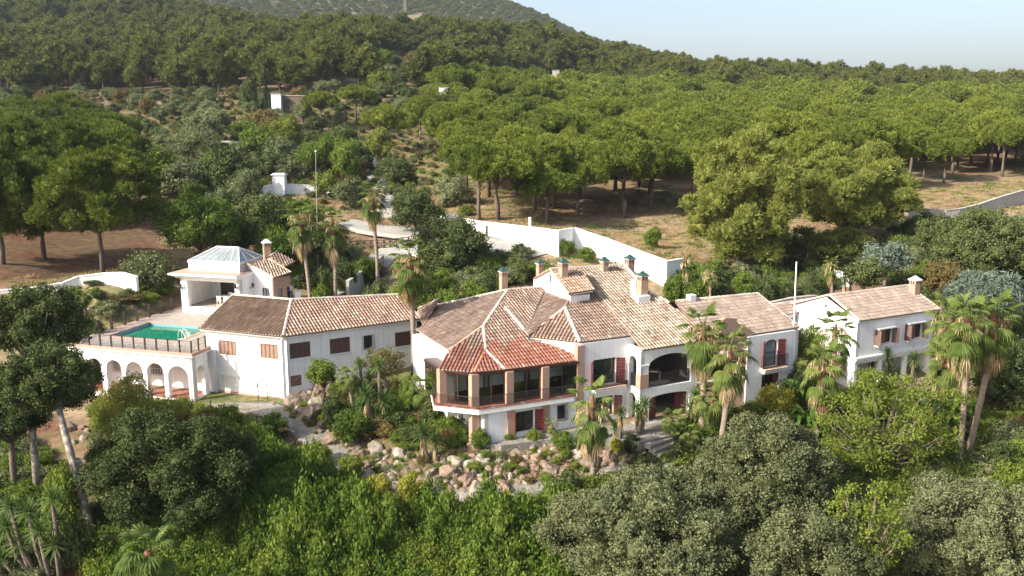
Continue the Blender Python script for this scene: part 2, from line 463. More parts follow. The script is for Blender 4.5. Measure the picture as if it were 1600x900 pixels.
def axis_lines(breaks):
    out = [breaks[0][0]]
    for a, b, st in breaks:
        n = max(1, int(round((b - a) / st)))
        out += [a + (b - a) * (k + 1) / n for k in range(n)]
    return np.array(out)
gx = axis_lines([(-2500, -900, 200), (-900, -300, 40), (-300, -80, 8), (-80, 80, .8), (80, 300, 8), (300, 900, 40), (900, 2500, 200)])
gy = axis_lines([(-1500, -100, 200), (-100, 20, 10), (20, 42, 1.5), (42, 100, .6), (100, 170, 1.6), (170, 320, 5), (320, 800, 16), (800, 3500, 150)])
GX, GY = np.meshgrid(gx, gy)
GZ = terr(GX, GY)
def nz(x, y, s, seed=0.0):
    """cheap smooth value noise in -1..1 from summed sines"""
    v = 0; a = 1; t = 0
    for k in range(4):
        an = 1.3 * k + seed
        v = v + a * np.sin((x * math.cos(an) + y * math.sin(an)) * s + 2.1 * k + seed + 1.6 * np.sin((x * math.sin(an + .7) - y * math.cos(an + .7)) * s * .63 + seed * 3))
        t += a; a *= .62; s *= 1.93
    return v / t
def in_px(polys, X, Y, Z):
    """mask: world points seen inside photo polygons"""
    d = Y * cp - (Z - H) * sp
    d = np.where(d > 1, d, 1)
    u = 800 + F * X / d; v = 450 - F * (Y * sp + (Z - H) * cp) / d
    m = np.zeros(X.shape, bool)
    for poly in polys:
        c = np.zeros(X.shape, bool)
        n = len(poly)
        for i in range(n):
            x1, y1 = poly[i]; x2, y2 = poly[(i + 1) % n]
            cond = ((y1 > v) != (y2 > v))
            with np.errstate(divide='ignore', invalid='ignore'):
                xi = (x2 - x1) * (v - y1) / ((y2 - y1) if y2 != y1 else 1e-9) + x1
            c ^= cond & (u < xi)
        m |= c
    return m
def soft(mask):
    return mask.astype(float)
n1 = nz(GX, GY, .11, 1); n2 = nz(GX, GY, .5, 2); n3 = nz(GX, GY, 1.9, 3)
def C(*c): return np.array(c, float)
def mixc(a, b, t):
    t = np.clip(t, 0, 1)[..., None]
    return a * (1 - t) + b * t
soil = C(.21, .125, .078); dry = C(.31, .235, .14); grn = C(.10, .13, .035); red = C(.13, .055, .035); litter = C(.11, .08, .045)
base = mixc(soil, dry, .5 + .8 * n2 + .3 * n1)
base = mixc(base, grn, (n1 * .8 + n3 * .4 - .05) * 1.4)
far_f = np.clip((GY - 150) / 100, 0, 1)
base = mixc(base, litter, far_f * .35)
# red earth under the left-hand pines, its colour darkened for their shade, and the bank lower left
m = soft(in_px([[(-400, 300), (250, 330), (250, 405), (200, 428), (100, 436), (-400, 448)], [(-400, 600), (60, 620), (140, 690), (190, 900), (60, 1000), (-400, 1000)]], GX, GY, GZ))
base = mixc(base, mixc(red, litter, .4 + .5 * n2), m * .85)
m = soft(in_px([[(860, 340), (1120, 340), (1100, 410), (1050, 405), (900, 358)]], GX, GY, GZ))
base = mixc(base, mixc(C(.34, .21, .13), dry, .5 + n2), m * .8)
# garden soil and green round the house
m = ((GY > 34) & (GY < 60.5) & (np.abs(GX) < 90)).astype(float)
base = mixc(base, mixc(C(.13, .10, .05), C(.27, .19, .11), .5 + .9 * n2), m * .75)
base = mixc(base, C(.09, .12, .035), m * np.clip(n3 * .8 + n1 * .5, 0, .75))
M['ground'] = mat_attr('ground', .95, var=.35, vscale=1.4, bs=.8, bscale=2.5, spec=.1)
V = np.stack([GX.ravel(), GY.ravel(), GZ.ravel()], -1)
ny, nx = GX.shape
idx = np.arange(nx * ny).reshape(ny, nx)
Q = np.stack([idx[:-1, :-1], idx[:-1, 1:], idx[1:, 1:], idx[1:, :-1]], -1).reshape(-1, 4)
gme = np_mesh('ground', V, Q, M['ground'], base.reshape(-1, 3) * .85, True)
ground = link('ground', gme, kind='structure')
# ---------------------------------------------------------------- building helpers
TH = math.radians(27.5)
U = Vector((math.cos(TH), math.sin(TH), 0)); W = Vector((-math.sin(TH), math.cos(TH), 0)); ZU = Vector((0, 0, 1))
rng = random.Random(7)
def slope_plane(P, dh, s):
    """roof plane through P falling towards the horizontal unit vector dh with slope s"""
    return (Vector(P), Vector((s * dh.x, s * dh.y, 1)).normalized())
def hit(px, py, pl):
    return on_plane(px, py, pl[0], pl[1])
def plane3(a, b, c):
    n = (b - a).cross(c - a).normalized()
    return (a, n if n.z > 0 else -n)

STY = {
 'aged': [((.26, .185, .145), 8), ((.29, .215, .17), 8), ((.225, .16, .125), 5), ((.38, .31, .25), 1), ((.31, .19, .14), 1)],
 'stripe': [((.38, .26, .19), 6), ((.42, .31, .235), 4), ((.34, .22, .16), 3), ((.50, .41, .33), 1)],
 'brownstripe': [((.27, .18, .125), 6), ((.31, .215, .15), 4), ((.24, .155, .105), 3), ((.37, .28, .2), 1)],
 'red': [((.33, .135, .09), 6), ((.37, .17, .12), 4), ((.29, .115, .08), 3), ((.42, .27, .2), 1)],
 'lichen': [((.43, .355, .27), 8), ((.38, .30, .225), 6), ((.49, .43, .345), 3), ((.31, .23, .17), 2), ((.22, .16, .125), .6)],
 'front': [((.30, .215, .165), 6), ((.335, .25, .195), 4), ((.265, .185, .145), 3), ((.40, .33, .26), 1)],
 'far': [((.31, .245, .205), 8), ((.335, .27, .225), 6), ((.28, .215, .175), 4), ((.45, .38, .32), .3)],
}
def pick(style):
    L = STY[style]
    t = rng.random() * sum(w for _, w in L)
    for c, w in L:
        t -= w
        if t <= 0: break
    k = rng.uniform(.86, 1.14) * .80
    return tuple(x * k for x in c)

def tile_plane(mb, slab, pts, style, pitch=.25, tl=.42, thick=.10, colf=None, r=.088):
    """lay barrel tiles on a roof polygon; every tile is real, overlapping the one below"""
    o = pts[0]
    n = Vector((0, 0, 0))
    for i in range(1, len(pts) - 1):
        n += (pts[i] - o).cross(pts[i + 1] - o)
    n.normalize()
    if n.z < 0: n = -n
    a = ZU.cross(n).normalized(); b = n.cross(a)       # a along the eave, b up the slope
    if b.z < 0: a = -a; b = -b
    P2 = [((p - o).dot(a), (p - o).dot(b)) for p in pts]
    top = [o + a * x + b * y for x, y in P2]
    slab.poly(top, 0)
    slab.poly([p - n * thick for p in top][::-1], 0)
    for i in range(len(top)):
        p, q = top[i], top[(i + 1) % len(top)]
        slab.poly([p, q, q - n * thick, p - n * thick], 0)
    amin = min(p[0] for p in P2); amax = max(p[0] for p in P2)
    k = int((amax - amin) / pitch)
    ph = (amax - amin - k * pitch) / 2
    seg = 4
    for i in range(k + 1):
        x = amin + ph + i * pitch
        ys = []
        for j in range(len(P2)):
            (x1, y1), (x2, y2) = P2[j], P2[(j + 1) % len(P2)]
            if (x1 > x) != (x2 > x): ys.append(y1 + (x - x1) * (y2 - y1) / (x2 - x1))
        ys.sort()
        for q in range(0, len(ys) - 1, 2):
            y0, y1 = ys[q] - .06, ys[q + 1]
            if y1 - y0 < .12: continue
            y = y0
            jit = rng.uniform(-.012, .012)
            while y < y1 - .05:
                ye = min(y + tl + .06, y1)
                jx = jit + rng.uniform(-.012, .012)
                cc = o + a * (x + jx) + b * y + n * (.045 + rng.uniform(-.006, .012))
                ce = o + a * (x + jx + rng.uniform(-.006, .006)) + b * ye + n * .012
                col = colf(cc) if colf else pick(style)
                ring = []
                for c_, rr in ((cc, r), (ce, r * .82)):
                    ring.append([c_ + a * (rr * math.cos(math.pi * t / seg)) + n * (rr * .95 * math.sin(math.pi * t / seg)) for t in range(seg + 1)])
                mb.grid(ring, False, 0, col)
                if y == y0: mb.poly(ring[0][::-1], 0, (.62, .55, .46))
                y += tl
def ridge_line(mb, p, q, r=.13, col=(.56, .47, .38), lift=.05, tl=.42):
    d = q - p; L = d.length; d.normalize()
    s = d.cross(ZU).normalized(); n = s.cross(d)
    k = max(1, int(L / tl))
    for i in range(k):
        a = p + d * (L * i / k) + n * (lift + rng.uniform(0, .015)); b = p + d * (L * (i + 1) / k + .04) + n * lift
        cc = tuple(c * rng.uniform(.85, 1.15) for c in col)
        ring = [[c_ + s * (rr * math.cos(math.pi * t / 4)) + n * (rr * math.sin(math.pi * t / 4) - .04) for t in range(5)] for c_, rr in ((a, r), (b, r * .85))]
        mb.grid(ring, False, 0, cc)

class Roof:
    def __init__(self, parent):
        self.t = MB(); self.s = MB(); self.r = MB(); self.parent = parent; self.c = []
    def plane(self, pts, style='aged', **k): tile_plane(self.t, self.s, [Vector(p) for p in pts], style, **k)
    def ridge(self, p, q, **k): ridge_line(self.r, p, q, **k)
    def cornice(self, p, q, out, h=.16, d=.22, drop=.12):
        """white moulding right under the eave from p to q, 'out' pointing away from the wall"""
        v = (q - p); 
        for (hh, dd, zz) in ((h * .5, d, drop), (h * .6, d * .55, drop + h * .55)):
            c = (p + q) / 2 - ZU * zz - out * (d - dd / 2 + .08)
            m_ = MB() if zz == drop else self.c[-1]
            m_.box(c, v / 2, out * (dd / 2), ZU * (hh / 2))
            if zz == drop: self.c.append(m_)
    def done(self, name='roof'):
        o = self.s.build(name, M['channel'], self.parent)
        if self.t.v: self.t.build('roof_tiles', M['tile_attr'], o, kind='stuff')
        if self.r.v: self.r.build('ridge_tiles', M['tile_attr'], o, kind='stuff')
        for m_ in self.c: m_.build('cornice', M['white_trim'], o)
        return o

class Wall:
    """a straight wall from plan point p0 to p1 (left to right seen from outside) with real openings"""
    def __init__(self, p0, p1, z0, z1, th=.3, topf=None):
        self.p0 = Vector((p0[0], p0[1], 0)); self.p1 = Vector((p1[0], p1[1], 0))
        self.d = (self.p1 - self.p0); self.L = self.d.length; self.d.normalize()
        self.n = Vector((self.d.y, -self.d.x, 0))
        self.z0 = z0; self.z1 = z1; self.th = th; self.ops = []; self.topf = topf
    def at(self, s, z, off=0): return self.p0 + self.d * s + ZU * z + self.n * off
    def sz(self, px, py):
        p = on_plane(px, py, self.p0, self.n)
        return (p - self.p0).dot(self.d), p.z
    def box_px(self, x0, y0, x1, y1):
        """photo bounding box of an upright rectangle on the wall -> s0, s1, z0, z1"""
        xm = (x0 + x1) / 2; ym = (y0 + y1) / 2
        s0 = self.sz(x0, ym)[0]; s1 = self.sz(x1, ym)[0]
        return s0, s1, self.sz(xm, y1)[1], self.sz(xm, y0)[1]
    def op(self, s0, s1, z0, z1, rise=0): self.ops.append((s0, s1, z0, z1, rise)); return (s0, s1, z0, z1)
    def op_px(self, x0, y0, x1, y1, rise=0): return self.op(*self.box_px(x0, y0, x1, y1), rise)
    def fill(self, mb, mi=0, reveal_mi=None):
        rm = mi if reveal_mi is None else reveal_mi
        ss = sorted(set([0, self.L] + [x for o in self.ops for x in (max(0, o[0]), min(self.L, o[1]))]))
        zz = sorted(set([self.z0, self.z1] + [x for o in self.ops for x in (max(self.z0, o[2]), o[3], o[3] - o[4])]))
        for side in (0, -self.th):
            for i in range(len(ss) - 1):
                for j in range(len(zz) - 1):
                    sm = (ss[i] + ss[i + 1]) / 2; zm = (zz[j] + zz[j + 1]) / 2
                    if any(o[0] < sm < o[1] and o[2] < zm < o[3] for o in self.ops): continue
                    q = [self.at(ss[i], zz[j], side), self.at(ss[i + 1], zz[j], side), self.at(ss[i + 1], zz[j + 1], side), self.at(ss[i], zz[j + 1], side)]
                    mb.poly(q if side == 0 else q[::-1], mi)
        for (s0, s1, z0, z1, rise) in self.ops:
            if rise > 0:
                N = 12
                arc = []
                for k in range(N + 1):
                    t = math.pi * (1 - k / N)
                    arc.append(((s0 + s1) / 2 + (s1 - s0) / 2 * math.cos(t), z1 - rise + rise * math.sin(t)))
                for k in range(N):
                    (a, za), (b, zb) = arc[k], arc[k + 1]
                    for side in (0, -self.th):
                        q = [self.at(a, za, side), self.at(b, zb, side), self.at(b, z1, side), self.at(a, z1, side)]
                        mb.poly(q if side == 0 else q[::-1], mi)
                    mb.poly([self.at(a, za), self.at(a, za, -self.th), self.at(b, zb, -self.th), self.at(b, zb)], rm)
            else:
                mb.poly([self.at(s0, z1), self.at(s0, z1, -self.th), self.at(s1, z1, -self.th), self.at(s1, z1)], rm)
            zt = z1 - rise
            mb.poly([self.at(s0, z0), self.at(s0, z0, -self.th), self.at(s0, zt, -self.th), self.at(s0, zt)], rm)
            mb.poly([self.at(s1, z0), self.at(s1, zt), self.at(s1, zt, -self.th), self.at(s1, z0, -self.th)], rm)
            if z0 > self.z0: mb.poly([self.at(s0, z0), self.at(s1, z0), self.at(s1, z0, -self.th), self.at(s0, z0, -self.th)], rm)
        mb.poly([self.at(0, self.z1), self.at(self.L, self.z1), self.at(self.L, self.z1, -self.th), self.at(0, self.z1, -self.th)], mi)
        for s in (0, self.L):
            mb.poly([self.at(s, self.z0), self.at(s, self.z1), self.at(s, self.z1, -self.th), self.at(s, self.z0, -self.th)], mi)
    def panel(self, mb, s0, s1, z0, z1, off, t=.05, mi=0):
        c = self.at((s0 + s1) / 2, (z0 + z1) / 2, off)
        mb.box(c, self.d * ((s1 - s0) / 2), self.n * (t / 2), ZU * ((z1 - z0) / 2), mi)

def window_frame(w, o, parent, depth=.16, bar=.06, mat='frame_dark', name='window', nv=1, nh=0, pane='glass'):
    s0, s1, z0, z1 = o
    mb = MB()
    w.panel(mb, s0, s1, z0, z0 + bar, -depth); w.panel(mb, s0, s1, z1 - bar, z1, -depth)
    w.panel(mb, s0, s0 + bar, z0 + bar, z1 - bar, -depth); w.panel(mb, s1 - bar, s1, z0 + bar, z1 - bar, -depth)
    for k in range(nv):
        x = s0 + (s1 - s0) * (k + 1) / (nv + 1); w.panel(mb, x - bar * .4, x + bar * .4, z0 + bar, z1 - bar, -depth, .045)
    for k in range(nh):
        x = z0 + (z1 - z0) * (k + 1) / (nh + 1); w.panel(mb, s0 + bar, s1 - bar, x - bar * .3, x + bar * .3, -depth, .035)
    fr = mb.build(name, M[mat], parent)
    for k in range(nv + 1):
        a = s0 + (s1 - s0) * k / (nv + 1); b = s0 + (s1 - s0) * (k + 1) / (nv + 1)
        g = MB(); w.panel(g, a + .01, b - .01, z0 + .02, z1 - .02, -depth - .03, .012)
        g.build('pane', M[pane], fr)
    return fr
def louvre_leaf(w, s0, s1, z0, z1, off, mat, parent, name='shutter', swing=None, hinge=0):
    """one louvred shutter leaf; swing = angle it is opened from flat"""
    mb = MB()
    b = .055
    wd = s1 - s0
    d, n, base = w.d, w.n, w.at(s0 if hinge == 0 else s1, 0, off)
    sg = 1 if hinge == 0 else -1
    if swing:
        d2 = (w.d * math.cos(swing) * sg + w.n * math.sin(swing)); n2 = d2.cross(ZU) * (1 if hinge == 0 else -1)
    else:
        d2 = w.d * sg; n2 = w.n
    def bx(a, c, za, zb, t, tilt=0):
        cc = base + d2 * ((a + c) / 2) + ZU * ((za + zb) / 2)
        up = (ZU * math.cos(tilt) + n2 * math.sin(tilt)) * ((zb - za) / 2)
        th = (n2 * math.cos(tilt) - ZU * math.sin(tilt)) * (t / 2)
        mb.box(cc, d2 * ((c - a) / 2), th, up)
    bx(0, b, z0, z1, .045); bx(wd - b, wd, z0, z1, .045); bx(b, wd - b, z0, z0 + b, .045); bx(b, wd - b, z1 - b, z1, .045)
    k = max(4, int((z1 - z0) / .11))
    for i in range(k):
        za = z0 + b + (z1 - z0 - 2 * b) * (i + .08) / k; zb = z0 + b + (z1 - z0 - 2 * b) * (i + .98) / k
        bx(b, wd - b, za, zb, .016, -.45)
    mb2 = mb
    return mb2.build(name, M[mat], parent)
def shuttered(w, bx, parent, mat='shut_brown', leaves=4, fm='shut_brown'):
    """closed window: frame, sill and louvred leaves"""
    s0, s1, z0, z1 = w.op(*bx)
    mb = MB(); b = .05
    w.panel(mb, s0, s1, z0, z0 + b, -.06, .09); w.panel(mb, s0, s1, z1 - b, z1, -.06, .09)
    w.panel(mb, s0, s0 + b, z0 + b, z1 - b, -.06, .09); w.panel(mb, s1 - b, s1, z0 + b, z1 - b, -.06, .09)
    w.panel(mb, s0 + b, s1 - b, z0 + b, z1 - b, -.14, .02)
    fr = mb.build('window', M[fm], parent)
    for k in range(leaves):
        a = s0 + b + (s1 - s0 - 2 * b) * k / leaves; c = s0 + b + (s1 - s0 - 2 * b) * (k + 1) / leaves
        louvre_leaf(w, a + .008, c - .008, z0 + b, z1 - b, -.05, mat, fr)
    sl = MB(); w.panel(sl, s0 - .08, s1 + .08, z0 - .06, z0 - .003, .02, .16); sl.build('sill', M['white_trim'], fr)
    return fr
def grille(w, bx, parent, mat='iron', nb=6, off=.06, name='grille', r=.014, rows=2):
    s0, s1, z0, z1 = bx
    mb = MB()
    for k in range(nb + 1):
        s = s0 + (s1 - s0) * k / nb
        w.panel(mb, s - r, s + r, z0, z1, off, 2 * r)
    for k in range(rows + 1):
        z = z0 + (z1 - z0) * k / max(rows, 1)
        w.panel(mb, s0, s1, z - r * .8, z + r * .8, off, 2.6 * r)
    return mb.build(name, M[mat], parent)
def chimney(parent, base, wdt, z_top, ax=U, kind='green', dep=None, down=1.2):
    """brick stack with smoke holes and a little glazed hood"""
    dep = dep or wdt
    ay = Vector((-ax.y, ax.x, 0))
    ht = z_top - .38
    mb = MB()
    def bx(o, c, a, b, z0, z1): o.box(Vector((c.x, c.y, (z0 + z1) / 2)), ax * a, ay * b, ZU * ((z1 - z0) / 2))
    hw, hd = wdt / 2, dep / 2
    hb = ht - .32
    bx(mb, base, hw, hd, base.z - down, hb)
    for sx in (-1, 0, 1):               # little piers leave two smoke holes per side
        for sy in (-1, 0, 1):
            if sx == 0 and sy == 0: continue
            c = base + ax * (sx * (hw - .06)) + ay * (sy * (hd - .06))
            bx(mb, c, .06, .06, hb, ht)
    st = mb.build('chimney', M['brick'], parent)
    d = MB(); bx(d, base, hw - .14, hd - .14, hb, ht - .01); d.build('smoke_hole', M['interior'], st)
    cp_ = MB()
    bx(cp_, base, hw + .07, hd + .07, ht, ht + .07)
    t = Vector((base.x, base.y, z_top))
    e = .12
    cor = [base + ax * (a * (hw + e)) + ay * (b * (hd + e)) for a, b in ((-1, -1), (1, -1), (1, 1), (-1, 1))]
    cor = [Vector((c.x, c.y, ht + .075)) for c in cor]
    r0 = t - ax * (hw * .35); r1 = t + ax * (hw * .35)
    g = MB()
    g.poly([cor[0], cor[1], r1, r0]); g.poly([cor[2], cor[3], r0, r1]); g.poly([cor[1], cor[2], r1]); g.poly([cor[3], cor[0], r0])
    for (a, b, c2, d2) in ((cor[0], cor[1], r1, r0), (cor[2], cor[3], r0, r1)):
        for k in range(1, 4):
            p = a.lerp(b, k / 4); q = d2.lerp(c2, k / 4); g.tube([p + ZU * .01, q + ZU * .02], .028, 5)
    g.tube([r0, r1], .045, 6)
    cp_.build('chimney_slab', M['white_trim'], st)
    g.build('chimney_hood', M['green_glaze'] if kind == 'green' else M['white_trim'], st)
    return st
def railing(parent, pts, h=1.0, step=.13, name='railing', mat='iron', r=.011, rows=(1.0, .08)):
    mb = MB()
    for p, q in zip(pts[:-1], pts[1:]):
        L = (q - p).length; n = max(1, int(L / step)); d = (q - p) / n
        for k in range(n + 1):
            c = p + d * k
            mb.box(c + ZU * (h / 2), Vector((r, 0, 0)), Vector((0, r, 0)), ZU * (h / 2))
        for f in rows:
            mb.tube([p + ZU * (h * f), q + ZU * (h * f)], .02, 4)
    return mb.build(name, M[mat], parent)
def wall_lamp(w, s, z, parent):
    mb = MB()
    c = w.at(s, z, .0)
    w.panel(mb, s - .05, s + .05, z - .12, z + .12, .02, .03)
    mb.tube([c + w.n * .02, c + w.n * .15 - ZU * .05, c + w.n * .28 + ZU * .02], .018, 5)
    lc = c + w.n * .28
    rings = []
    for zz, rr in ((.02, .04), (.05, .09), (.33, .13), (.36, .15), (.46, .03)):
        rings.append([lc + ZU * zz + Vector((math.cos(t * math.pi / 3) * rr, math.sin(t * math.pi / 3) * rr, 0)) for t in range(6)])
    mb.grid(rings, True, caps=True)
    return mb.build('wall_lantern', M['iron'], parent)

# ---------------------------------------------------------------- A. pool terrace with arcade
DZ = 3.75
FL = at_z(103, 537, DZ); FR = at_z(299, 553, DZ)
A1 = (FR - FL).normalized(); A1.z = 0; A1.normalize()
B1 = Vector((-A1.y, A1.x, 0))           # away from the camera
def at_plan(p, z): return Vector((p.x, p.y, z))
mid = (FL + FR) / 2
terrace = empty('pool_terrace', (mid.x, mid.y, 0), 'white arcaded terrace with seven round arches carrying the pool deck, left of the long wing', 'terrace building')
aw = Wall(FL, FR, -1.6, DZ - .22, th=.42)
ORG = 90; 
def z2(x, y, ox, oy, sc): return ox + x / sc, oy + y / sc
for (xa, xb, yt) in ((22, 92, 552), (140, 250, 557), (285, 432, 573), (480, 632, 592), (677, 842, 610), (885, 1055, 622), (1095, 1300, 652)):
    x0, y0 = z2(xa, yt, 90, 470, 6.4); x1 = 90 + xb / 6.4
    s0 = aw.sz(x0, y0)[0]; s1 = aw.sz(x1, y0)[0]
    if xa == 22: s0 = aw.ops and 0 or .35; s1 = s0 + 1.05
    zt = aw.sz((x0 + x1) / 2, y0)[1]
    if xa < 200: zt = 2.78
    aw.op(max(s0, .3), min(s1, aw.L - .35), -.02, zt, (s1 - s0) / 2)
sidep = FR + B1 * 2.0
sw = Wall(FR - B1 * 0 , sidep, -1.6, DZ - .22, th=.3)
sw.op(.5, 1.5, 0, 2.55, .5)
mb = MB(); aw.fill(mb); sw.fill(mb)
lw = Wall(FL + B1 * 15, FL, -1.6, DZ - .22, th=.3); lw.fill(mb)
arc_o = mb.build('arcade_wall', M['white'], terrace)
# inner wall of the gallery, with two barred windows
iw = Wall(FL + B1 * 2.35, FR + B1 * 2.35 + A1 * .4, -.3, DZ - .25, th=.3)
mb = MB()
for k, (xa, xb) in enumerate(((930, 1045), (552, 625))):
    s0 = iw.sz(90 + xa / 6.4, 580)[0]; s1 = iw.sz(90 + xb / 6.4, 580)[0]
    o = iw.op(s0, s1, 1.0, 2.1)
    g = window_frame(iw, o, terrace, name='window', depth=.2, nv=1)
    grille(iw, (s0 - .05, s1 + .05, .9, 2.2), g, mat='white_trim', nb=8)
s0 = iw.sz(90 + 330 / 6.4, 560)[0]
o = iw.op(s0, s0 + .9, .02, 2.1); dm = MB(); iw.panel(dm, s0, s0 + .9, .02, 2.1, -.15); dm.build('door', M['frame_dark'], terrace)
iw.fill(mb); mb.build('gallery_wall', M['white'], terrace)
mb = MB(); mb.prism([FL + A1 * .05 + B1 * .05, FR - A1 * .05 + B1 * .05, FR + B1 * 2.3, FL + B1 * 2.3], -.4, .02)
mb.build('gallery_floor', M['floor_tile'], terrace)
# deck slab with the pool cut out
PL = at_z(171, 524, DZ); PR = at_z(272.8, 533.3, DZ)
def ab(p): q = p - FL; return q.dot(A1), q.dot(B1)
def AB(a, b, z=DZ): q = FL + A1 * a + B1 * b; return Vector((q.x, q.y, z))
a0, b0 = ab(PL); a1, b1 = ab(PR); pb = (b0 + b1) / 2 - .05
a1 += .1
bk = ab(at_z(236.9, 503.6, DZ))[1]
La = (FR - FL).length
EB = ab(at_z(285, 488, DZ))[1] + 5.5        # back edge of the deck
DX = La + 7
def slab_px(mb, a_0, a_1, b_0, b_1, z0, z1, mi=0):
    mb.prism([AB(a_0, b_0), AB(a_1, b_0), AB(a_1, b_1), AB(a_0, b_1)], z0, z1, mi)
mb = MB(off=(0, 0, 0))
slab_px(mb, .25, a0 - .3, .25, EB, DZ - .2, DZ); slab_px(mb, a0 - .3, a1 + .3, .25, pb - .3, DZ - .2, DZ)
slab_px(mb, a0 - .3, a1 + .3, bk + .3, EB, DZ - .2, DZ); slab_px(mb, a1 + .3, La - .2, .25, EB, DZ - .2, DZ)
slab_px(mb, La - .2, DX, 7.8, EB, DZ - .2, DZ)
mb.build('deck', M['deck'], terrace)
mb = MB()
slab_px(mb, -.12, La + .12, -.12, .25, DZ - .2, DZ + .02); slab_px(mb, -.12, .25, .25, EB, DZ - .2, DZ + .02); slab_px(mb, La - .16, La + .14, .25, 2.2, DZ - .2, DZ + .02)
mb.build('deck_edging', M['deck_edge'], terrace)
mb = MB(); slab_px(mb, -.16, La + .16, -.16, .2, DZ - .3, DZ - .2); slab_px(mb, La - .1, La + .16, .2, 2.1, DZ - .3, DZ - .2); slab_px(mb, -.16, .2, .2, EB, DZ - .3, DZ - .2)
mb.build('moulding', M['white_trim'], terrace)
# swimming pool
pc = AB((a0 + a1) / 2, (pb + bk) / 2)
pool = empty('swimming_pool', (pc.x, pc.y, DZ - 1.6), 'rectangular swimming pool with still green water set in the terrace deck', 'swimming pool')
m, nt, b = new_mat('pool_water')
tc, n_, r_ = noise_col(nt, b, (.006, .15, .085), (.012, .20, .125), .5, 3)
b.inputs['Roughness'].default_value = .05
bump(nt, b, tc, 2.5, .12, .03)
M['water'] = m
def pool_tiles():
    m, nt, b = new_mat('pool_tiles')
    tc = nt.nodes.new("ShaderNodeTexCoord"); br = nt.nodes.new("ShaderNodeTexBrick")
    br.offset = 0; br.inputs['Scale'].default_value = 8; br.inputs['Color1'].default_value = (.16, .32, .38, 1); br.inputs['Color2'].default_value = (.11, .25, .32, 1)
    br.inputs['Mortar'].default_value = (.35, .45, .48, 1); br.inputs['Brick Width'].default_value = .5; br.inputs['Row Height'].default_value = .5; br.inputs['Mortar Size'].default_value = .03
    nt.links.new(tc.outputs['Object'], br.inputs['Vector']); nt.links.new(br.outputs[0], b.inputs['Base Color']); b.inputs['Roughness'].default_value = .3
    return m
M['pool_tiles'] = pool_tiles()
mb = MB()
slab_px(mb, a0, a1, pb, bk, DZ - 1.7, DZ - 1.6)
for q in ((a0 - .12, a0, pb - .12, bk + .12), (a1, a1 + .12, pb - .12, bk + .12), (a0, a1, pb - .12, pb), (a0, a1, bk, bk + .12)):
    slab_px(mb, *q, DZ - 1.7, DZ - .04)
mb.build('pool_shell', M['pool_tiles'], pool)
mb = MB()
for q in ((a0 - .3, a0 + .02, pb - .3, bk + .3), (a1 - .02, a1 + .3, pb - .3, bk + .3), (a0 + .02, a1 - .02, pb - .3, pb + .02), (a0 + .02, a1 - .02, bk - .02, bk + .3)):
    slab_px(mb, *q, DZ - .06, DZ + .03)
mb.build('coping', M['deck_edge'], pool)
mb = MB()
nx_, ny_ = 40, 24
for i in range(nx_):
    for j in range(ny_):
        mb.poly([AB(a0 + (a1 - a0) * x / nx_, pb + (bk - pb) * y / ny_, DZ - .3) for x, y in ((i, j), (i + 1, j), (i + 1, j + 1), (i, j + 1))])
mb.build('water', M['water'], pool)
lad = AB(a1 - .05, pb + .9)
hr = empty('pool_ladder', lad, 'small white curved handrails at the near right corner of the green pool', 'pool ladder')
for k in (0, .5):
    mb = MB(); q = lad + B1 * k
    mb.tube([q - A1 * .45 - ZU * .8, q - A1 * .42 + ZU * .35, q - A1 * .25 + ZU * .7, q + A1 * .05 + ZU * .6, q + A1 * .3], .025, 6)
    mb.build('handrail', M['white_trim'], hr)
mb = MB()
for k in range(3): mb.box(lad - A1 * .45 + B1 * .25 - ZU * (.15 + .25 * k), A1 * .05, B1 * .25, ZU * .02)
mb.build('ladder_tread', M['white_trim'], hr)
# fences of the deck
def post_fence(name, label, pts, h, step, pw, rails, group=None, mesh=True, mat='wood_post'):
    f = empty(name, pts[0], label, 'fence', group)
    pm = MB(); pm.box((0, 0, h / 2), (pw, 0, 0), (0, pw, 0), (0, 0, h / 2)); pm.box((0, 0, h + .03), (pw * 1.3, 0, 0), (0, pw * 1.3, 0), (0, 0, .03))
    pme = pm.mesh('post', M[mat])
    for p, q in zip(pts[:-1], pts[1:]):
        L = (q - p).length; n = max(1, round(L / step))
        for k in range(n + (1 if q is pts[-1] else 0)):
            c = p.lerp(q, k / n)
            o = bpy.data.objects.new('post', pme); COL.objects.link(o); o.parent = f; o.location = c - pts[0]
    mb = MB()
    for p, q in zip(pts[:-1], pts[1:]):
        for z in rails: mb.tube([p + ZU * (h * z), q + ZU * (h * z)], .022 if z > .8 else .012, 4)
        if mesh:
            L = (q - p).length; n = int(L / .12)
            for k in range(n):
                c = p.lerp(q, k / n); mb.box(c + ZU * h * .5, (.006, 0, 0), (0, .006, 0), ZU * (h * .42))
    mb.build('rail', M['iron'], f)
    return f
post_fence('deck_fence', 'dark post and wire fence along the front edge of the pool deck', [AB(.1, .1), AB(La - .05, .1), AB(La - .02, 1.9)], .95, 1.08, .05, (1, .5, .08))
post_fence('deck_fence', 'dark fence of stout posts climbing the garden edge of the pool deck', [AB(.1, .3), AB(.1, EB)], 1.15, 1.7, .085, (.95, .5, .1))

# ---------------------------------------------------------------- B. long wing (bent in the middle)
EZ = 5.2
e0 = at_z(310, 512.7, EZ); e1 = at_z(442, 526, EZ); e2 = at_z(658.5, 497.5, EZ)
d1 = (e1 - e0).normalized(); d2 = (e2 - e1).normalized()
n1v = Vector((d1.y, -d1.x, 0)); n2v = Vector((d2.y, -d2.x, 0))
pl1 = slope_plane(e0, n1v, .405); pl2 = slope_plane(e2, n2v, .405)
r0 = hit(363, 461.5, pl1)
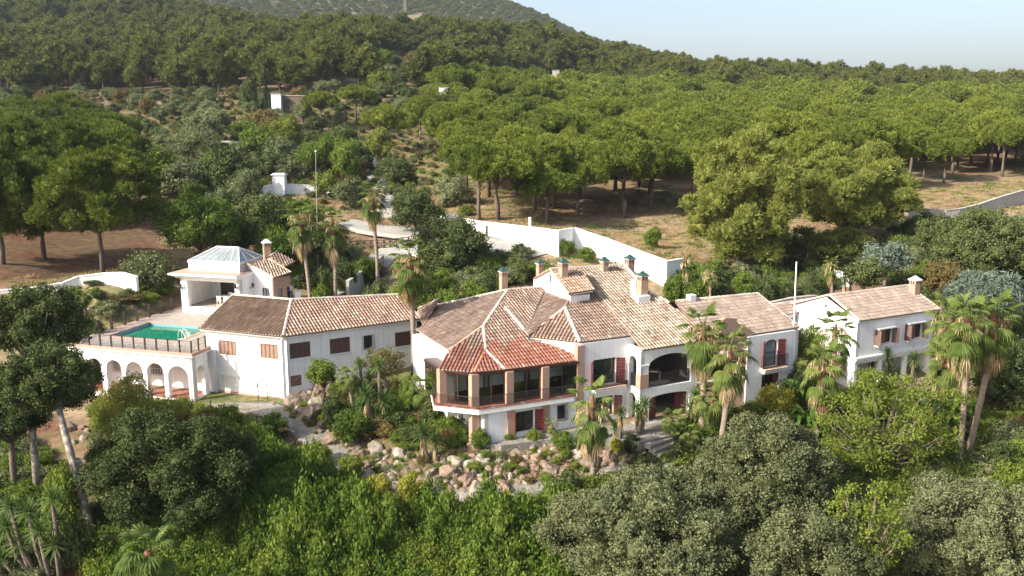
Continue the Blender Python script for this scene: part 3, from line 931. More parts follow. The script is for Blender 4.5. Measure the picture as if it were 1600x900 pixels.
# ridge bend: intersection of both roof planes at ridge height
dd = pl1[1].cross(pl2[1]); dd = dd if dd.z > 0 else -dd
rb = e1 + dd * ((r0.z - e1.z) / dd.z)
r2 = hit(625, 461, pl2)
if r2.z > r0.z: r2.z = r0.z
gwing = empty('guest_wing', (e1.x, e1.y, 0), 'long low white wing bent in the middle, striped barrel-tile roof and brown louvred shutters', 'house')
rf = Roof(gwing)
rf.plane([e0, e1, rb, r0], 'brownstripe', pitch=.27)
rf.plane([e1, e2, r2, rb], 'stripe', pitch=.27)
def mirror_back(p, q, a, b):  # back slope below ridge p-q from eave a-b
    m = []
    for r, e in ((p, a), (q, b)):
        v = r - e; v.z = 0; m.append(Vector((r.x + v.x, r.y + v.y, e.z)))
    return m
bb = mirror_back(r0, rb, e0, e1)
b2_ = mirror_back(rb, r2, e1, e2)
rf.s.poly([r0, rb, bb[1], bb[0]]); rf.s.poly([rb, r2, b2_[1], b2_[0]])
rf.ridge(r0, rb, lift=.09); rf.ridge(rb, r2, lift=.09); rf.ridge(e1, rb, lift=.07); rf.ridge(e0 + d1 * .05, r0, r=.1, lift=.05); rf.ridge(e2 - d2 * .05, r2, r=.1)
rf.cornice(e0, e1, n1v); rf.cornice(e1, e2, n2v)
rf.done()
ov = .38
w1 = Wall(e0 - n1v * ov + d1 * .3, e1 - n1v * ov + d1 * .02, -.6, EZ - .05)
w2 = Wall(e1 - n2v * ov - d2 * .02, e2 - n2v * ov - d2 * .25, -.6, EZ - .05)
shuttered(w1, w1.box_px(343, 532.5, 369, 554.5), gwing)
shuttered(w1, w1.box_px(407, 537.5, 434.3, 560), gwing)
shuttered(w2, w2.box_px(452.5, 535, 485, 559), gwing, 'shut_dark', 4, 'shut_dark')
shuttered(w2, w2.box_px(515.3, 528, 547, 551.5), gwing, 'shut_dark', 4, 'shut_dark')
shuttered(w2, w2.box_px(617.3, 518, 646.5, 540), gwing, 'shut_dark', 4, 'shut_dark')
b_ = w2.box_px(568.5, 524.5, 582, 544.5); o = w2.op(*b_); g = window_frame(w2, o, gwing, nh=1, nv=0)
grille(w2, (b_[0] - .12, b_[1] + .12, b_[2] - .05, b_[3] + .05), g, nb=5, off=.09)
b_ = w2.box_px(453.7, 586.5, 471.5, 603.5); o = w2.op(*b_)
mb = MB(); w2.panel(mb, b_[0], b_[1], b_[2], b_[3], -.1, .04); ht = mb.build('hatch', M['shut_brown'], gwing)
mb = MB(); c0 = w2.at(b_[0] + .1, b_[2] + .2, -.06); c1 = w2.at(b_[1] - .1, b_[3] - .08, -.06); mb.tube([c0, c1], .035, 4); mb.build('brace', M['bark_pale'], ht)
g0 = w1.box_px(345.5, 586, 371, 601)
grille(w1, g0, gwing, mat='white_trim', nb=9, off=.12, name='window_grille')
o_ = (g0[0] + .05, g0[1] - .05, g0[2] + .05, g0[3] - .05); w1.op(*o_); mb = MB(); w1.panel(mb, *o_, -.12, .03); mb.build('window_board', M['white_trim'], gwing)
mb = MB(); w2.fill(mb); mb.build('wall', M['white'], gwing)
mb = MB(); w1.fill(mb)
# gable end towards the pool, and plain hidden sides
ins = lambda p, k=.35: p - ZU * k
mb.poly([w1.at(0, -.6), w1.at(0, EZ - .05), ins(r0, .12) + d1 * .3, Vector((bb[0].x, bb[0].y, EZ - .05)) + d1 * .3 + n1v * .3, Vector((bb[0].x, bb[0].y, -.6)) + d1 * .3 + n1v * .3])
E2 = Vector((b2_[1].x, b2_[1].y, EZ - .05))
mb.poly([w2.at(w2.L, -.6), w2.at(w2.L, EZ - .05), ins(r2, .12) - d2 * .25, E2 - d2 * .25, Vector((E2.x, E2.y, -.6)) - d2 * .25])
mb.poly([Vector((p.x, p.y, z)) for p, z in ((bb[0], -.6), (bb[0], EZ), (bb[1], EZ), (bb[1], -.6))])
mb.poly([Vector((p.x, p.y, z)) for p, z in ((b2_[0], -.6), (b2_[0], EZ), (b2_[1], EZ), (b2_[1], -.6))])
mb.build('wall', M['white'], gwing)
mb = MB(); w1.panel(mb, 0, w1.L, -.2, .12, .02, .06); mb.build('skirting', M['deck_edge'], gwing)

# ---------------------------------------------------------------- C. main villa
villa = empty('main_villa', (4, 62, 0), 'large white villa of stepped tiled roofs with a glazed corner room and deep arched loggia', 'house')
RF = Roof(villa)
E_0 = at_z(685, 577.5, 5.0); E_1 = at_z(741, 581.5, 5.0); E_2 = at_z(789, 577.5, 5.0)
F3 = slope_plane(E_2, -W, .4)
h3 = lambda x, y: hit(x, y, F3)
E_3 = h3(904, 563); P0 = h3(793, 453.5); Pr = h3(852, 448); Vb = h3(822, 517); T = h3(755, 510); Mm = h3(759, 548)
s1 = (P0.z - T.z) / ((T - P0).dot(-U))
F1 = slope_plane(P0, -U, s1)
h1 = lambda x, y: hit(x, y, F1)
a_ = h1(702, 548); b1_ = h1(650.5, 515); c1_ = h1(662, 508); d1_ = h1(674, 497); ee = h1(691, 476)
F2 = plane3(T, E_0, E_1)
h2 = lambda x, y: hit(x, y, F2)
def c_front(p):
    t = min(1, max(0, (6.35 + .25 * math.sin(p.x * 3) - p.z) / .6))
    return pick('red') if rng.random() < t else pick('front')
RF.plane([T, E_2.lerp(E_2, 0), E_3, h3(902, 552), h3(826, 529), Vb, Pr, P0], 'front', colf=c_front) if False else None
RF.plane([Mm, E_2, E_3, h3(902.5, 552), h3(826, 529), Vb, Pr, P0, T], 'front', colf=c_front)
RF.plane([T, h2(702, 548), E_0, E_1, h2(759, 548)], 'front', colf=c_front)
RF.plane([Mm, E_1, E_2], 'red')
RF.plane([P0, T, a_, b1_, c1_, d1_, ee], 'aged')
q0 = at_z(655, 481, ee.z - .1); q1 = at_z(657, 497, d1_.z - .3)
RF.plane([q0, q1, c1_, d1_, ee], 'stripe')
RF.ridge(ee, P0); RF.ridge(P0, Pr); RF.ridge(P0, T); RF.ridge(T, Mm); RF.ridge(Mm, E_2); RF.ridge(Mm, E_1, col=(.45, .17, .11)); RF.ridge(T, h1(702, 548), col=(.45, .3, .22)); RF.ridge(h3(789, 481), h3(819, 516), r=.16); RF.ridge(q0, ee)
# back slopes of the hipped roof
bq = P0 + W * 8; br_ = Pr + W * 8
RF.s.poly([P0, Pr, Vector((br_.x, br_.y, P0.z - 3.2)), Vector((bq.x, bq.y, P0.z - 3.2))])
RF.s.poly([P0, ee, q0, Vector((bq.x, bq.y, P0.z - 3.2))])
# projecting block with the french window
RZ = 6.25
Q1 = at_z(906, 534.5, RZ)
F6 = slope_plane(Q1, -W, .4); h6 = lambda x, y: hit(x, y, F6)
Q2 = h6(987.5, 524); Q3 = h6(927, 456); Q4 = h6(893, 461); A2 = h6(882.7, 481)
s4 = (Q4.z - A2.z) / max(.1, (A2 - Q4).dot(-U))
F4 = slope_plane(A2, -U, s4); h4 = lambda x, y: hit(x, y, F4)
L5 = at_z(826, 525.5, RZ)
RF.plane([A2, Q1, Q2, Q3, Q4], 'aged')
RF.plane([A2, L5, Q1], 'stripe', pitch=.27)
RF.plane([A2, h4(826, 524), h4(822, 517), h4(852, 448), h4(862, 447), h4(880, 463), Q4], 'aged')
RF.ridge(A2, Q1, r=.15); RF.ridge(A2, L5); RF.ridge(A2, Q4, col=(.3, .2, .15)); RF.ridge(Pr, Vb, r=.06, col=(.2, .13, .1), lift=.02); RF.ridge(Q2, Q3, r=.08, col=(.3, .2, .15))
v65 = (Q2 - Q1).normalized(); n65 = Vector((v65.y, -v65.x, 0)); RF.cornice(Q1, Q2, n65)
v5 = (Q1 - L5).normalized(); n5 = Vector((v5.y, -v5.x, 0)).normalized(); RF.cornice(L5, Q1, n5)
# upper gabled part and the long pale roof over the loggia
G1 = at_z(889, 458.5, Q4.z + .45)
F4a = slope_plane(G1, -W, .4); h4a = lambda x, y: hit(x, y, F4a)
G2 = h4a(928.5, 452.5); GA = h4a(859, 420.5); GB = h4a(905, 418.5)
RF.plane([G1, G2, GB, GA], 'stripe')
F7 = slope_plane(at_z(1004.5, 547, 5.6), -W, .4); h7 = lambda x, y: hit(x, y, F7)
H0 = h7(1004.5, 547); H1 = h7(1104, 532); RA = h7(905, 418.5); RB = h7(975, 413.5); RC = h7(1012, 455); RD = h7(1045, 473)
RF.plane([H0, H1, h7(1078, 502), RD, RC, h7(999, 436), RB, RA, h7(928, 453), h7(988, 526)], 'lichen', pitch=.28)
RF.ridge(GA, GB); RF.ridge(RA, RB); RF.ridge(RB, RC, r=.14); RF.ridge(RC, RD, r=.14); RF.ridge(GA, G1, r=.1, col=(.4, .27, .2)); RF.ridge(H0, RA, r=.08, col=(.3, .2, .15), lift=.02); RF.ridge(G2, GB, r=.08, col=(.32, .2, .15))
bk1 = RA + W * 9; bk2 = RB + W * 6
RF.s.poly([RA, RB, Vector((bk2.x, bk2.y, RB.z - 2.6)), Vector((bk1.x, bk1.y, RA.z - 3.6))])
bk0 = GA + W * 5
GC = on_plane(833, 436, GA, -U)
RF.plane([GA, GC, GC + U * ((GB - GA).dot(U)), GB], 'stripe')
RF.cornice(G1, G2, n65, h=.12)
# right-hand block
F5 = slope_plane(at_z(1179, 521.5, 5.7), -W, .38); h5 = lambda x, y: hit(x, y, F5)
C0 = h5(1176, 522); C1 = h5(1249.5, 511); C2 = h5(1184, 459); C3 = h5(1055, 471)
RF.plane([h5(1108, 531), C0, C1, C2, C3, h5(1076, 500)], 'far')
RF.ridge(C2, C3); RF.ridge(C2, C1, r=.1)
RF.s.poly([C2, C3, C3 + W * 6 - ZU * 2.3, C2 + W * 6 - ZU * 2.3])
nC = -W
RF.cornice(C0, C1, nC); RF.cornice(H0, H1, nC, h=.22)
RF.done()

# walls of the villa
c2p = at_z(795, 630, 2.6)
W1a = at_z(795, 631, 2.6)
def Uline(p, s): q = p + U * s; return Vector((q.x, q.y, 0))
c4p = at_z(901, 615, 2.6)
off = (c4p - W1a).dot(-W) / 2
W1o = W1a - W * off                  # common plane of the lower and french-window walls
# left, lit wall under the big hipped roof
La_ = Wall(Vector((b1_.x, b1_.y, 0)) + U * .35, Vector((a_.x, a_.y, 0)) + U * .35 - W * .6, -.5, 4.9, th=.25)
b_ = La_.box_px(662, 536, 666.5, 552); o = La_.op(*b_); window_frame(La_, o, villa, nv=0)
b_ = La_.box_px(684.5, 553, 693, 572)
WALL = MB()
# wall top follows the falling eave
za = hit(650.5, 515, F1).z; zb = a_.z
La_.z1 = min(za, zb) - .05
La_.fill(WALL)
WALL.poly([La_.at(0, La_.z1), La_.at(La_.L, La_.z1), La_.at(La_.L, zb - .05), La_.at(0, za - .05)])
mb = MB(); sh0 = La_.sz(684.5, 562)[0]; zt_ = La_.sz(688, 554)[1]; La_.panel(mb, sh0, sh0 + .55, zt_ - 1.3, zt_, .04, .05); mb.build('shutter', M['shut_red'], villa)
# french-window block front wall
sA = (at_z(903, 612, 2.6) - W1o).dot(U); pE = on_plane(990.5, 590, W1o, W); sB = (pE - W1o).dot(U)
fw = Wall(Uline(W1o, sA), Uline(W1o, sB), -.2, RZ - .12)
fx = fw.box_px(927.5, 560.5, 962, 600.5)
o = fw.op(*fx); fr = window_frame(fw, o, villa, name='french_window', nv=1, nh=0, depth=.22)
mb = MB(); cs = fw.sz(955, 580)[0]; fw.panel(mb, cs - .32, cs + .1, fx[2] + .1, fx[3] - .1, -.3, .04); mb.build('curtain', M['curtain'], fr)
louvre_leaf(fw, fx[0] - .02, fx[0] + .72, fx[2] + .02, fx[3] - .02, .03, 'shut_red', fr, swing=2.35, hinge=0)
louvre_leaf(fw, fx[1] - .62, fx[1] + .02, fx[2] + .02, fx[3] - .02, .03, 'shut_red', fr, swing=2.5, hinge=1)
# balcony: scalloped tile edge, shelf and iron rail
def balcony(w, s0, s1, z, parent, dep=.55, rail=True):
    mb = MB(); w.panel(mb, s0, s1, z - .28, z - .06, dep / 2, dep); w.panel(mb, s0 + .1, s1 - .1, z - .42, z - .281, dep * .35, dep * .7)
    bo = mb.build('balcony', M['white_trim'], parent)
    mb = MB(); k = int((s1 - s0) / .13)
    for i in range(k):
        c = w.at(s0 + (s1 - s0) * (i + .5) / k, z - .03, dep * .5)
        mb.tube([c - w.n * dep * .5, c + w.n * (dep * .5 + .05) - ZU * .03], .05, 6, col=(.5, .3, .22) if i % 2 else (.6, .45, .36))
    mb.build('edge_tiles', M['tile_attr'], bo, kind='stuff')
    if rail:
        pts = [w.at(s0 + .05, z, .05), w.at(s0 + .05, z, dep - .04), w.at(s1 - .05, z, dep - .04), w.at(s1 - .05, z, .05)]
        railing(bo, pts, .95, .12)
    return bo
balcony(fw, fx[0] - .15, fx[1] + .6, fx[2] - .05, villa)
lx = fw.box_px(930, 619.5, 958.5, 650)
o = fw.op(lx[0], lx[1], lx[2], lx[3]); fr = window_frame(fw, o, villa, nv=1, depth=.22)
mb = MB(); fw.panel(mb, lx[1] - .06, lx[1] + .04, lx[2], lx[3], .01, .03); mb.build('jamb', M['white_trim'], fr)
louvre_leaf(fw, lx[1] - .55, lx[1] + .03, lx[2] + .02, lx[3] - .02, .03, 'shut_red', fr, swing=2.6, hinge=1)
s_, z_ = fw.sz(975, 601); 
wall_lamp(fw, s_, z_, villa)
fw.fill(WALL)
# brick corner pier of that block
mb = MB()
s0 = fw.sz(903, 600)[0]
pb0, pb1 = s0 - .12, s0 + .46
mb.box(fw.at((pb0 + pb1) / 2, 2.95, -.15), U * .29, W * .24, ZU * 3.1)
mb.build('brick_pier', M['brick'], villa)
# lit wall above the glazed room
L5i = L5 + Vector((.5, 1, 0)).normalized() * .32; Q1i = Q1 + W * .3 + U * .05
lw5 = Wall(L5i, Q1i, 4.4, RZ - .12, th=.25); lw5.fill(WALL)
# gable wall of the upper part
gp = GA - U * .0 + U * .12
def gpt(x, y): return on_plane(x, y, gp, -U)
WALL.poly([gpt(833.5, 437), gpt(859, 423), gpt(891, 462.5), gpt(891, 474), gpt(833.5, 470)])
bk = gpt(891, 462.5)
WALL.poly([bk, bk + U * 1.75, bk + U * 1.75 - ZU * .8, bk - ZU * .8])
mb = MB(); v_ = gpt(860.5, 434.5); mb.box(v_ - U * .02, U * .03, W * .09, ZU * .3); mb.build('vent', M['interior'], villa)
# ground floor wall under the glazed room
gw = Wall(Uline(W1o, -1.9), Uline(W1o, sA + .05), -.3, 2.35)
dx_ = gw.box_px(806.5, 642, 835, 674)
o = gw.op(*dx_); fr = window_frame(gw, o, villa, name='window', nv=1, depth=.22)
louvre_leaf(gw, dx_[0] - .02, dx_[0] + .4, dx_[2], dx_[3], .03, 'shut_red', fr, swing=2.2, hinge=0)
louvre_leaf(gw, dx_[1] - .6, dx_[1] + .03, dx_[2], dx_[3], .03, 'shut_red', fr, swing=2.65, hinge=1)
wx_ = gw.box_px(871.5, 633.5, 884, 655); o = gw.op(*wx_); fr = window_frame(gw, o, villa, nv=0, depth=.15)
grille(gw, (wx_[0] - .1, wx_[1] + .1, wx_[2] - .05, wx_[3] + .08), fr, nb=6, off=.12)
gw.fill(WALL)
sd = Wall(Uline(W1o, -1.9) + W * 3.5, Uline(W1o, -1.9), -.3, 2.35); sd.fill(WALL)
# glazed corner room: slab, floor, columns, glass
SZ = 2.6
S0 = at_z(677.5, 633, SZ); S1 = at_z(748, 640.5, SZ); S2 = at_z(897, 619, SZ)
sdir_ = (S2 - S1).normalized(); s0dir = (S1 - S0).normalized()
S3 = S0 + W * 3.6 + U * 1.2
S4 = Uline(W1o, sA) + W * 4; S4.z = SZ
mb = MB(); mb.prism([S0, S1, S2, S4, S3], SZ - .36, SZ - .04); mb.build('balcony_slab', M['white_trim'], villa)
sh = lambda p, k: p + (S4.lerp(S0, .5) - p).normalized() * k
mb = MB(); mb.prism([sh(S0, .02), sh(S1, .02), S2, S4, sh(S3, .02)], SZ - .04, SZ); fl = mb.build('floor', M['floor_tile'], villa)
# joints of the terracotta balcony edge: a row of thin tiles
mb = MB()
for p, q in ((S0, S1), (S1, S2)):
    L = (q - p).length; k = int(L / .3); d = (q - p).normalized(); nn = Vector((d.y, -d.x, 0))
    for i in range(k):
        c = p + d * (L * (i + .5) / k) - nn * .18 + ZU * .012
        mb.box(c, d * (L / k * .46), nn * .2, ZU * .012, col=pick('red'))
mb.build('edge_tile', M['tile_attr'], fl, kind='stuff')
cz = [at_z(691, 629, SZ), at_z(740.5, 634.5, SZ), at_z(794.5, 629.5, SZ), at_z(850, 621.5, SZ)]
tops = [4.95, 4.85, 4.85, 4.85]
for c, t in zip(cz, tops):
    mb = MB(); mb.box((c.x, c.y, (SZ + t) / 2 + .01), U * .27, W * .27, ZU * ((t - SZ) / 2)); mb.build('brick_column', M['brick'], villa)
mb = MB(); c = cz[1]; mb.box((c.x, c.y, 1.0), U * .27, W * .27, ZU * 1.22); mb.build('brick_column', M['brick'], villa)
for c in cz[2:]:
    s_ = (c - W1o).dot(U); mb = MB(); mb.box(gw.at(s_ + 1.9, 1.02, -.05), U * .27, W * .2, ZU * 1.26); mb.build('brick_column', M['brick'], villa)
c5 = fw.at(s0 - .0, 0) ; c5 = Vector((c5.x, c5.y, SZ))
railing(fl, [S0 + (S3 - S0).normalized() * 2.5 + U * .08, S0 + U * .1 + W * .06, S1 + W * .1, S2 + W * .08], .8, .12)
def glaze(p, q, z0, z1, n, parent, name='glazed_screen', split=None):
    w = Wall(p, q, z0, z1)
    mb = MB(); b = .05
    w.panel(mb, 0, w.L, z0, z0 + b * 1.5, 0, .08); w.panel(mb, 0, w.L, z1 - b * 1.5, z1, 0, .08)
    for k in range(n + 1):
        s = w.L * k / n; w.panel(mb, max(0, s - b), min(w.L, s + b), z0 + b, z1 - b, 0, .075)
    if split:
        w.panel(mb, 0, w.L, z0 + split - .03, z0 + split + .03, 0, .05)
    f = mb.build(name, M['frame_dark'], parent)
    for k in range(n):
        g = MB(); w.panel(g, w.L * k / n + b, w.L * (k + 1) / n - b, z0 + b * 1.5, z1 - b * 1.5, 0, .012); g.build('pane', M['clear'], f)
    return w
ins_ = .0
glaze(cz[0] + s0dir * .3, cz[1] - s0dir * .3, SZ, 4.78, 2, villa)
glaze(cz[1] + sdir_ * .3, cz[2] - sdir_ * .3, SZ, 4.78, 2, villa)
glaze(cz[2] + sdir_ * .3, cz[3] - sdir_ * .3, SZ, 4.78, 2, villa)
glaze(cz[3] + sdir_ * .3, c5 - U * .12, SZ, 4.78, 2, villa)
glaze(cz[0] + W * 3.0, cz[0] + W * .3, SZ, 4.78, 2, villa)
mb = MB()
for p, q in ((cz[0] + W * 3, cz[0]), (cz[0], cz[1]), (cz[1], cz[2]), (cz[2], c5)):
    mb.box((p + q) / 2 + ZU * (4.87 - SZ), (q - p) / 2, (q - p).cross(ZU).normalized() * .12, ZU * .08)
mb.build('lintel', M['frame_dark'], villa)
# interior of the glazed room: back wall with pale doors, dark panelling, ceiling
bw = Wall(Uline(W1o, -3.1) + W * 2.1, Uline(W1o, sA) + W * 2.1, SZ, 5.2)
mb = MB(); bw.fill(mb)
rm = mb.build('room_wall', M['interior_light'], villa)
for s_ in (1.0, 2.6, 4.2, 5.8, 7.4):
    if s_ + 1.1 > bw.L: break
    mb = MB(); bw.panel(mb, s_ - .12, s_ + 1.22, SZ, 4.7, .03, .05); dr = mb.build('inner_door', M['frame_dark'], rm)
    mb = MB(); bw.panel(mb, s_, s_ + 1.1, SZ + .8, 4.6, .06, .03); mb.build('pane', M['white_trim'], dr)
mb = MB(); bw.panel(mb, 0, bw.L, SZ, SZ + .75, .08, .08); mb.build('panelling', M['frame_dark'], rm)
mb = MB(); mb.prism([cz[0] + W * 3.2, cz[0], cz[1], cz[3], c5, c5 + W * 3.2], 4.9, 4.96); mb.build('ceiling', M['frame_dark'], villa)

# loggia block
W2o = at_z(1013, 662, 0)
Pc = on_plane(1000.2, 600, W2o, W); sP = (Pc - W2o).dot(U)
vw = Wall(Uline(W2o, sP), Uline(W2o, sP + 5.15), -.2, 5.45, th=.5)
ux = vw.box_px(1013.5, 552.5, 1088, 603)
ux = (ux[0], ux[0] + 3.85, ux[2], ux[3])
zup = vw.sz(1055, 551)[1]; zlo = vw.sz(1013.5, 607)[1]
vw.op(ux[0], ux[1], zlo, min(zup, 5.2), .75)
lz = vw.sz(1050, 613)[1]
vw.op(ux[0] + .15, ux[1] - .1, -.02, lz, .25)
vw.fill(WALL)
dv = (W1o - W2o).dot(W)
sv = Wall(Uline(W2o, sP) + W * (dv + .05), Uline(W2o, sP), -.2, 5.6, th=.35)
sv.op(.25, sv.L - .5, zlo, 4.95, (sv.L - .75) / 2)
sv.op(.3, sv.L - .5, .0, 2.2, .4)
sv.fill(WALL)
WALL.build('wall', M['white'], villa)
mb = MB(); mb.box(vw.at(ux[0] / 2 + .0, zlo + .55, -.24), U * (ux[0] / 2 + .015), W * .27, ZU * .52); mb.build('brick_base', M['brick'], villa)
mb = MB(); vw.panel(mb, -.04, ux[0] + .05, 4.35, 4.45, -.2, .5); mb.build('capital', M['white_trim'], villa)
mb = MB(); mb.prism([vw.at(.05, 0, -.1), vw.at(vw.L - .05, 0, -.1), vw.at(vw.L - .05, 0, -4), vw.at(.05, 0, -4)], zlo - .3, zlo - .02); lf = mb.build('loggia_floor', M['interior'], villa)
mb = MB()
ib = Wall(vw.at(.0, 0, -3.6), vw.at(vw.L, 0, -3.6), -.1, 5.5)
for zz in (zlo, 0.0):
    for k, s_ in enumerate((1.3, 2.75) if zz else (1.7,)):
        o = ib.op(s_ - .45, s_ + .45, zz + .02, zz + 2.25, .45)
        f = window_frame(ib, (o[0], o[1], o[2], o[3]), villa, name='arched_window', nv=1, nh=3, depth=.1, pane='glass_sky', bar=.05)
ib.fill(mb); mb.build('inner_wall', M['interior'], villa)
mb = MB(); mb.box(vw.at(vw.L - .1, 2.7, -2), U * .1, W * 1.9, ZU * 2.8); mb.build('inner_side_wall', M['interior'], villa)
railing(lf, [vw.at(ux[0] + .02, zlo, -.2), vw.at(ux[1] - .02, zlo, -.2)], .95, .10, name='loggia_railing', r=.02)
railing(lf, [sv.at(.3, zlo, -.15), sv.at(sv.L - .55, zlo, -.15)], .95, .10, name='loggia_railing', r=.02)
# a table and two chairs kept on the loggia
tb = empty('loggia_table', vw.at(2.3, zlo, -1.6), 'dark garden table standing inside the upper loggia', 'table')
mb = MB(); mb.box((0, 0, .72), (.55, 0, 0), (0, .4, 0), (0, 0, .025)); o_ = bpy.data.objects.new('tabletop', mb.mesh('tabletop', M['bark'])); COL.objects.link(o_); o_.parent = tb
for a, b in ((-1, -1), (1, -1), (1, 1), (-1, 1)):
    mb = MB(); mb.box((a * .48, b * .33, .35), (.03, 0, 0), (0, .03, 0), (0, 0, .35)); o_ = bpy.data.objects.new('leg', mb.mesh('leg', M['bark'])); COL.objects.link(o_); o_.parent = tb
# big red gates of the lower arch
for (s0_, s1_, sw_, hg) in ((ux[0] + .17, ux[0] + 1.0, None, 0), (ux[1] - 1.15, ux[1] - .12, None, 0)):
    louvre_leaf(vw, s0_, s1_, 0.02, lz - .05, -.36, 'shut_red', villa, name='gate_leaf')
mb = MB(); mb.prism([vw.at(-.4, 0, .5), vw.at(vw.L, 0, .5), vw.at(vw.L, 0, -3.8), vw.at(-.4, 0, -3.8)], -.3, .16); mb.build('threshold', M['yard'], villa)
# brick bay between loggia and right block, with its broken stepped top
W3o = at_z(1195, 632, 0)
sL = (on_plane(1166, 590, W3o, W) - W3o).dot(U); sR = (on_plane(1243.5, 590, W3o, W) - W3o).dot(U)
bp0 = vw.at(vw.L, 0, -.12); bp1 = Uline(W3o, sL) + W * .1
bwl = Wall(bp0, bp1, -.3, 5.5, th=.4)
m_ = bwl.L
bwl.op(.35 * m_, .75 * m_, .0, 2.1, .3); bwl.op(.3 * m_, .8 * m_, 2.75, 3.9, .2)
mb = MB(); bwl.fill(mb)
st_ = [(1128, 512), (1130, 500), (1134.5, 497), (1151, 497.5), (1152, 504.5), (1163, 508), (1166, 513), (1172, 513.5), (1176, 519), (1176, 531), (1120, 536)]
ps = [on_plane(x, y, bp1, W) for x, y in st_]
mb.poly(ps)
mb.poly([p + W * .45 for p in ps][::-1])
for i in range(len(ps)):
    a, b = ps[i], ps[(i + 1) % len(ps)]; mb.poly([a, a + W * .45, b + W * .45, b][::-1])
mb.build('brick_bay', M['brick'], villa)
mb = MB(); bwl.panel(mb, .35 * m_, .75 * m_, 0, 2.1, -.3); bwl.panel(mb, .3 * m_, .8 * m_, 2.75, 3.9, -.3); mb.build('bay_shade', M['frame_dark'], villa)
mb = MB(); bwl.panel(mb, 0, m_, 4.45, 4.62, .06, .2); bwl.panel(mb, 0, m_, 2.4, 2.52, .05, .14); mb.build('white_band', M['white_trim'], villa)
cpl = on_plane(1131, 505, bp1, W)
# right block walls
WR = MB()
rw = Wall(Uline(W3o, sL), Uline(W3o, sR), -.3, 5.58)
ax_ = rw.box_px(1194, 530.5, 1214.5, 572)
o = rw.op(*ax_, .45); fr = window_frame(rw, (o[0], o[1], o[2], o[3]), villa, name='french_window', nv=0, nh=1, depth=.2, pane='glass_sky')
louvre_leaf(rw, ax_[0] - .02, ax_[0] + .5, ax_[2], ax_[3] - .05, .03, 'shut_red', fr, swing=2.45, hinge=0)
louvre_leaf(rw, ax_[1] - .58, ax_[1] + .02, ax_[2], ax_[3] - .05, .03, 'shut_red', fr, swing=2.75, hinge=1)
balcony(rw, ax_[0] - .3, ax_[1] + .75, ax_[2] - .03, villa, .5)
dx2 = rw.box_px(1189.5, 584.5, 1215.5, 631)
o = rw.op(dx2[0], dx2[1], -.02, dx2[3]); fr = window_frame(rw, o, villa, name='door', nv=1, depth=.22)
louvre_leaf(rw, dx2[1] - .6, dx2[1], 0.02, dx2[3] - .04, -.08, 'shut_red', fr)
rw.fill(WR)
lsd = Wall(Uline(W3o, sL) + W * 3, Uline(W3o, sL), 3.5, 5.5); lsd.fill(WR)
rs = Wall(Uline(W3o, sR), Uline(W3o, sR) + W * 8.5, -.3, 5.58); rs.fill(WR)
gR = Uline(W3o, sR); ap = gR + W * 5.6; ap.z = C2.z - .15
WR.poly([Vector((gR.x, gR.y, 5.58)), Vector(((gR + W * 8.5).x, (gR + W * 8.5).y, 5.58)), ap])
# plain hidden body: keeps light out of the rooms
def body(mb, p, q, back, z0, z1):
    p = Vector((p.x, p.y, 0)); q = Vector((q.x, q.y, 0))
    mb.prism([p, q, q + back, p + back], z0, z1)
WR.build('right_block_wall', M['white'], villa)
mb = MB()
body(mb, Uline(W1o, -3.0) + W * 3.7, Uline(W1o, sB - .2) + W * 3.7, W * 6.5, -.3, 5.6)
body(mb, Uline(W2o, sP + .3) + W * 4.2, Uline(W2o, vw.L + sP) + W * 4.2, W * 6, -.3, 5.6)
mb.build('rear_rooms', M['white'], villa)
# chimneys
def chim(px, pyb, pyt, wpx, plane, parent=villa, kind='green', ax=U, Yb=None, down=1.2):
    b = hit(px, pyb, plane) if Yb is None else at_Y(px, pyb, Yb)
    d = b.y * cp - (b.z - H) * sp
    w_ = wpx / F * d * .80
    top = on_plane(px, pyt, b, Vector((0, -1, 0))).z
    return chimney(parent, b, w_, top, ax, kind, down=down)
chim(880, 431, 403.5, 14, F4a); chim(944, 423.5, 401.5, 12.5, F7); chim(1003, 466, 424, 16, F7)
chim(983, 432, 398, 15, None, Yb=RB.y + 1.2, down=2.5); chim(843.5, 432, 405, 11, None, Yb=GA.y + 3.0, down=3)
chim(786.5, 453.5, 417.5, 12.5, None, Yb=P0.y + 1.0, down=1.5)
bx_ = hit(993.5, 458, F7); mb = MB(); mb.box(bx_ + ZU * .45, U * .32, W * .35, ZU * .6); mb.build('rooftop_box', M['white_trim'], villa)
bx_ = hit(1001, 468, F7); mb = MB(); mb.box(bx_ + ZU * .05, U * .55, W * .5, ZU * .32); mb.build('chimney_plinth', M['white_trim'], villa)
bx_ = at_Y(1080, 467, C3.y + .6); mb = MB(); mb.box(bx_, U * .28, W * .28, ZU * .35); mb.build('vent_stack', M['white_trim'], villa)

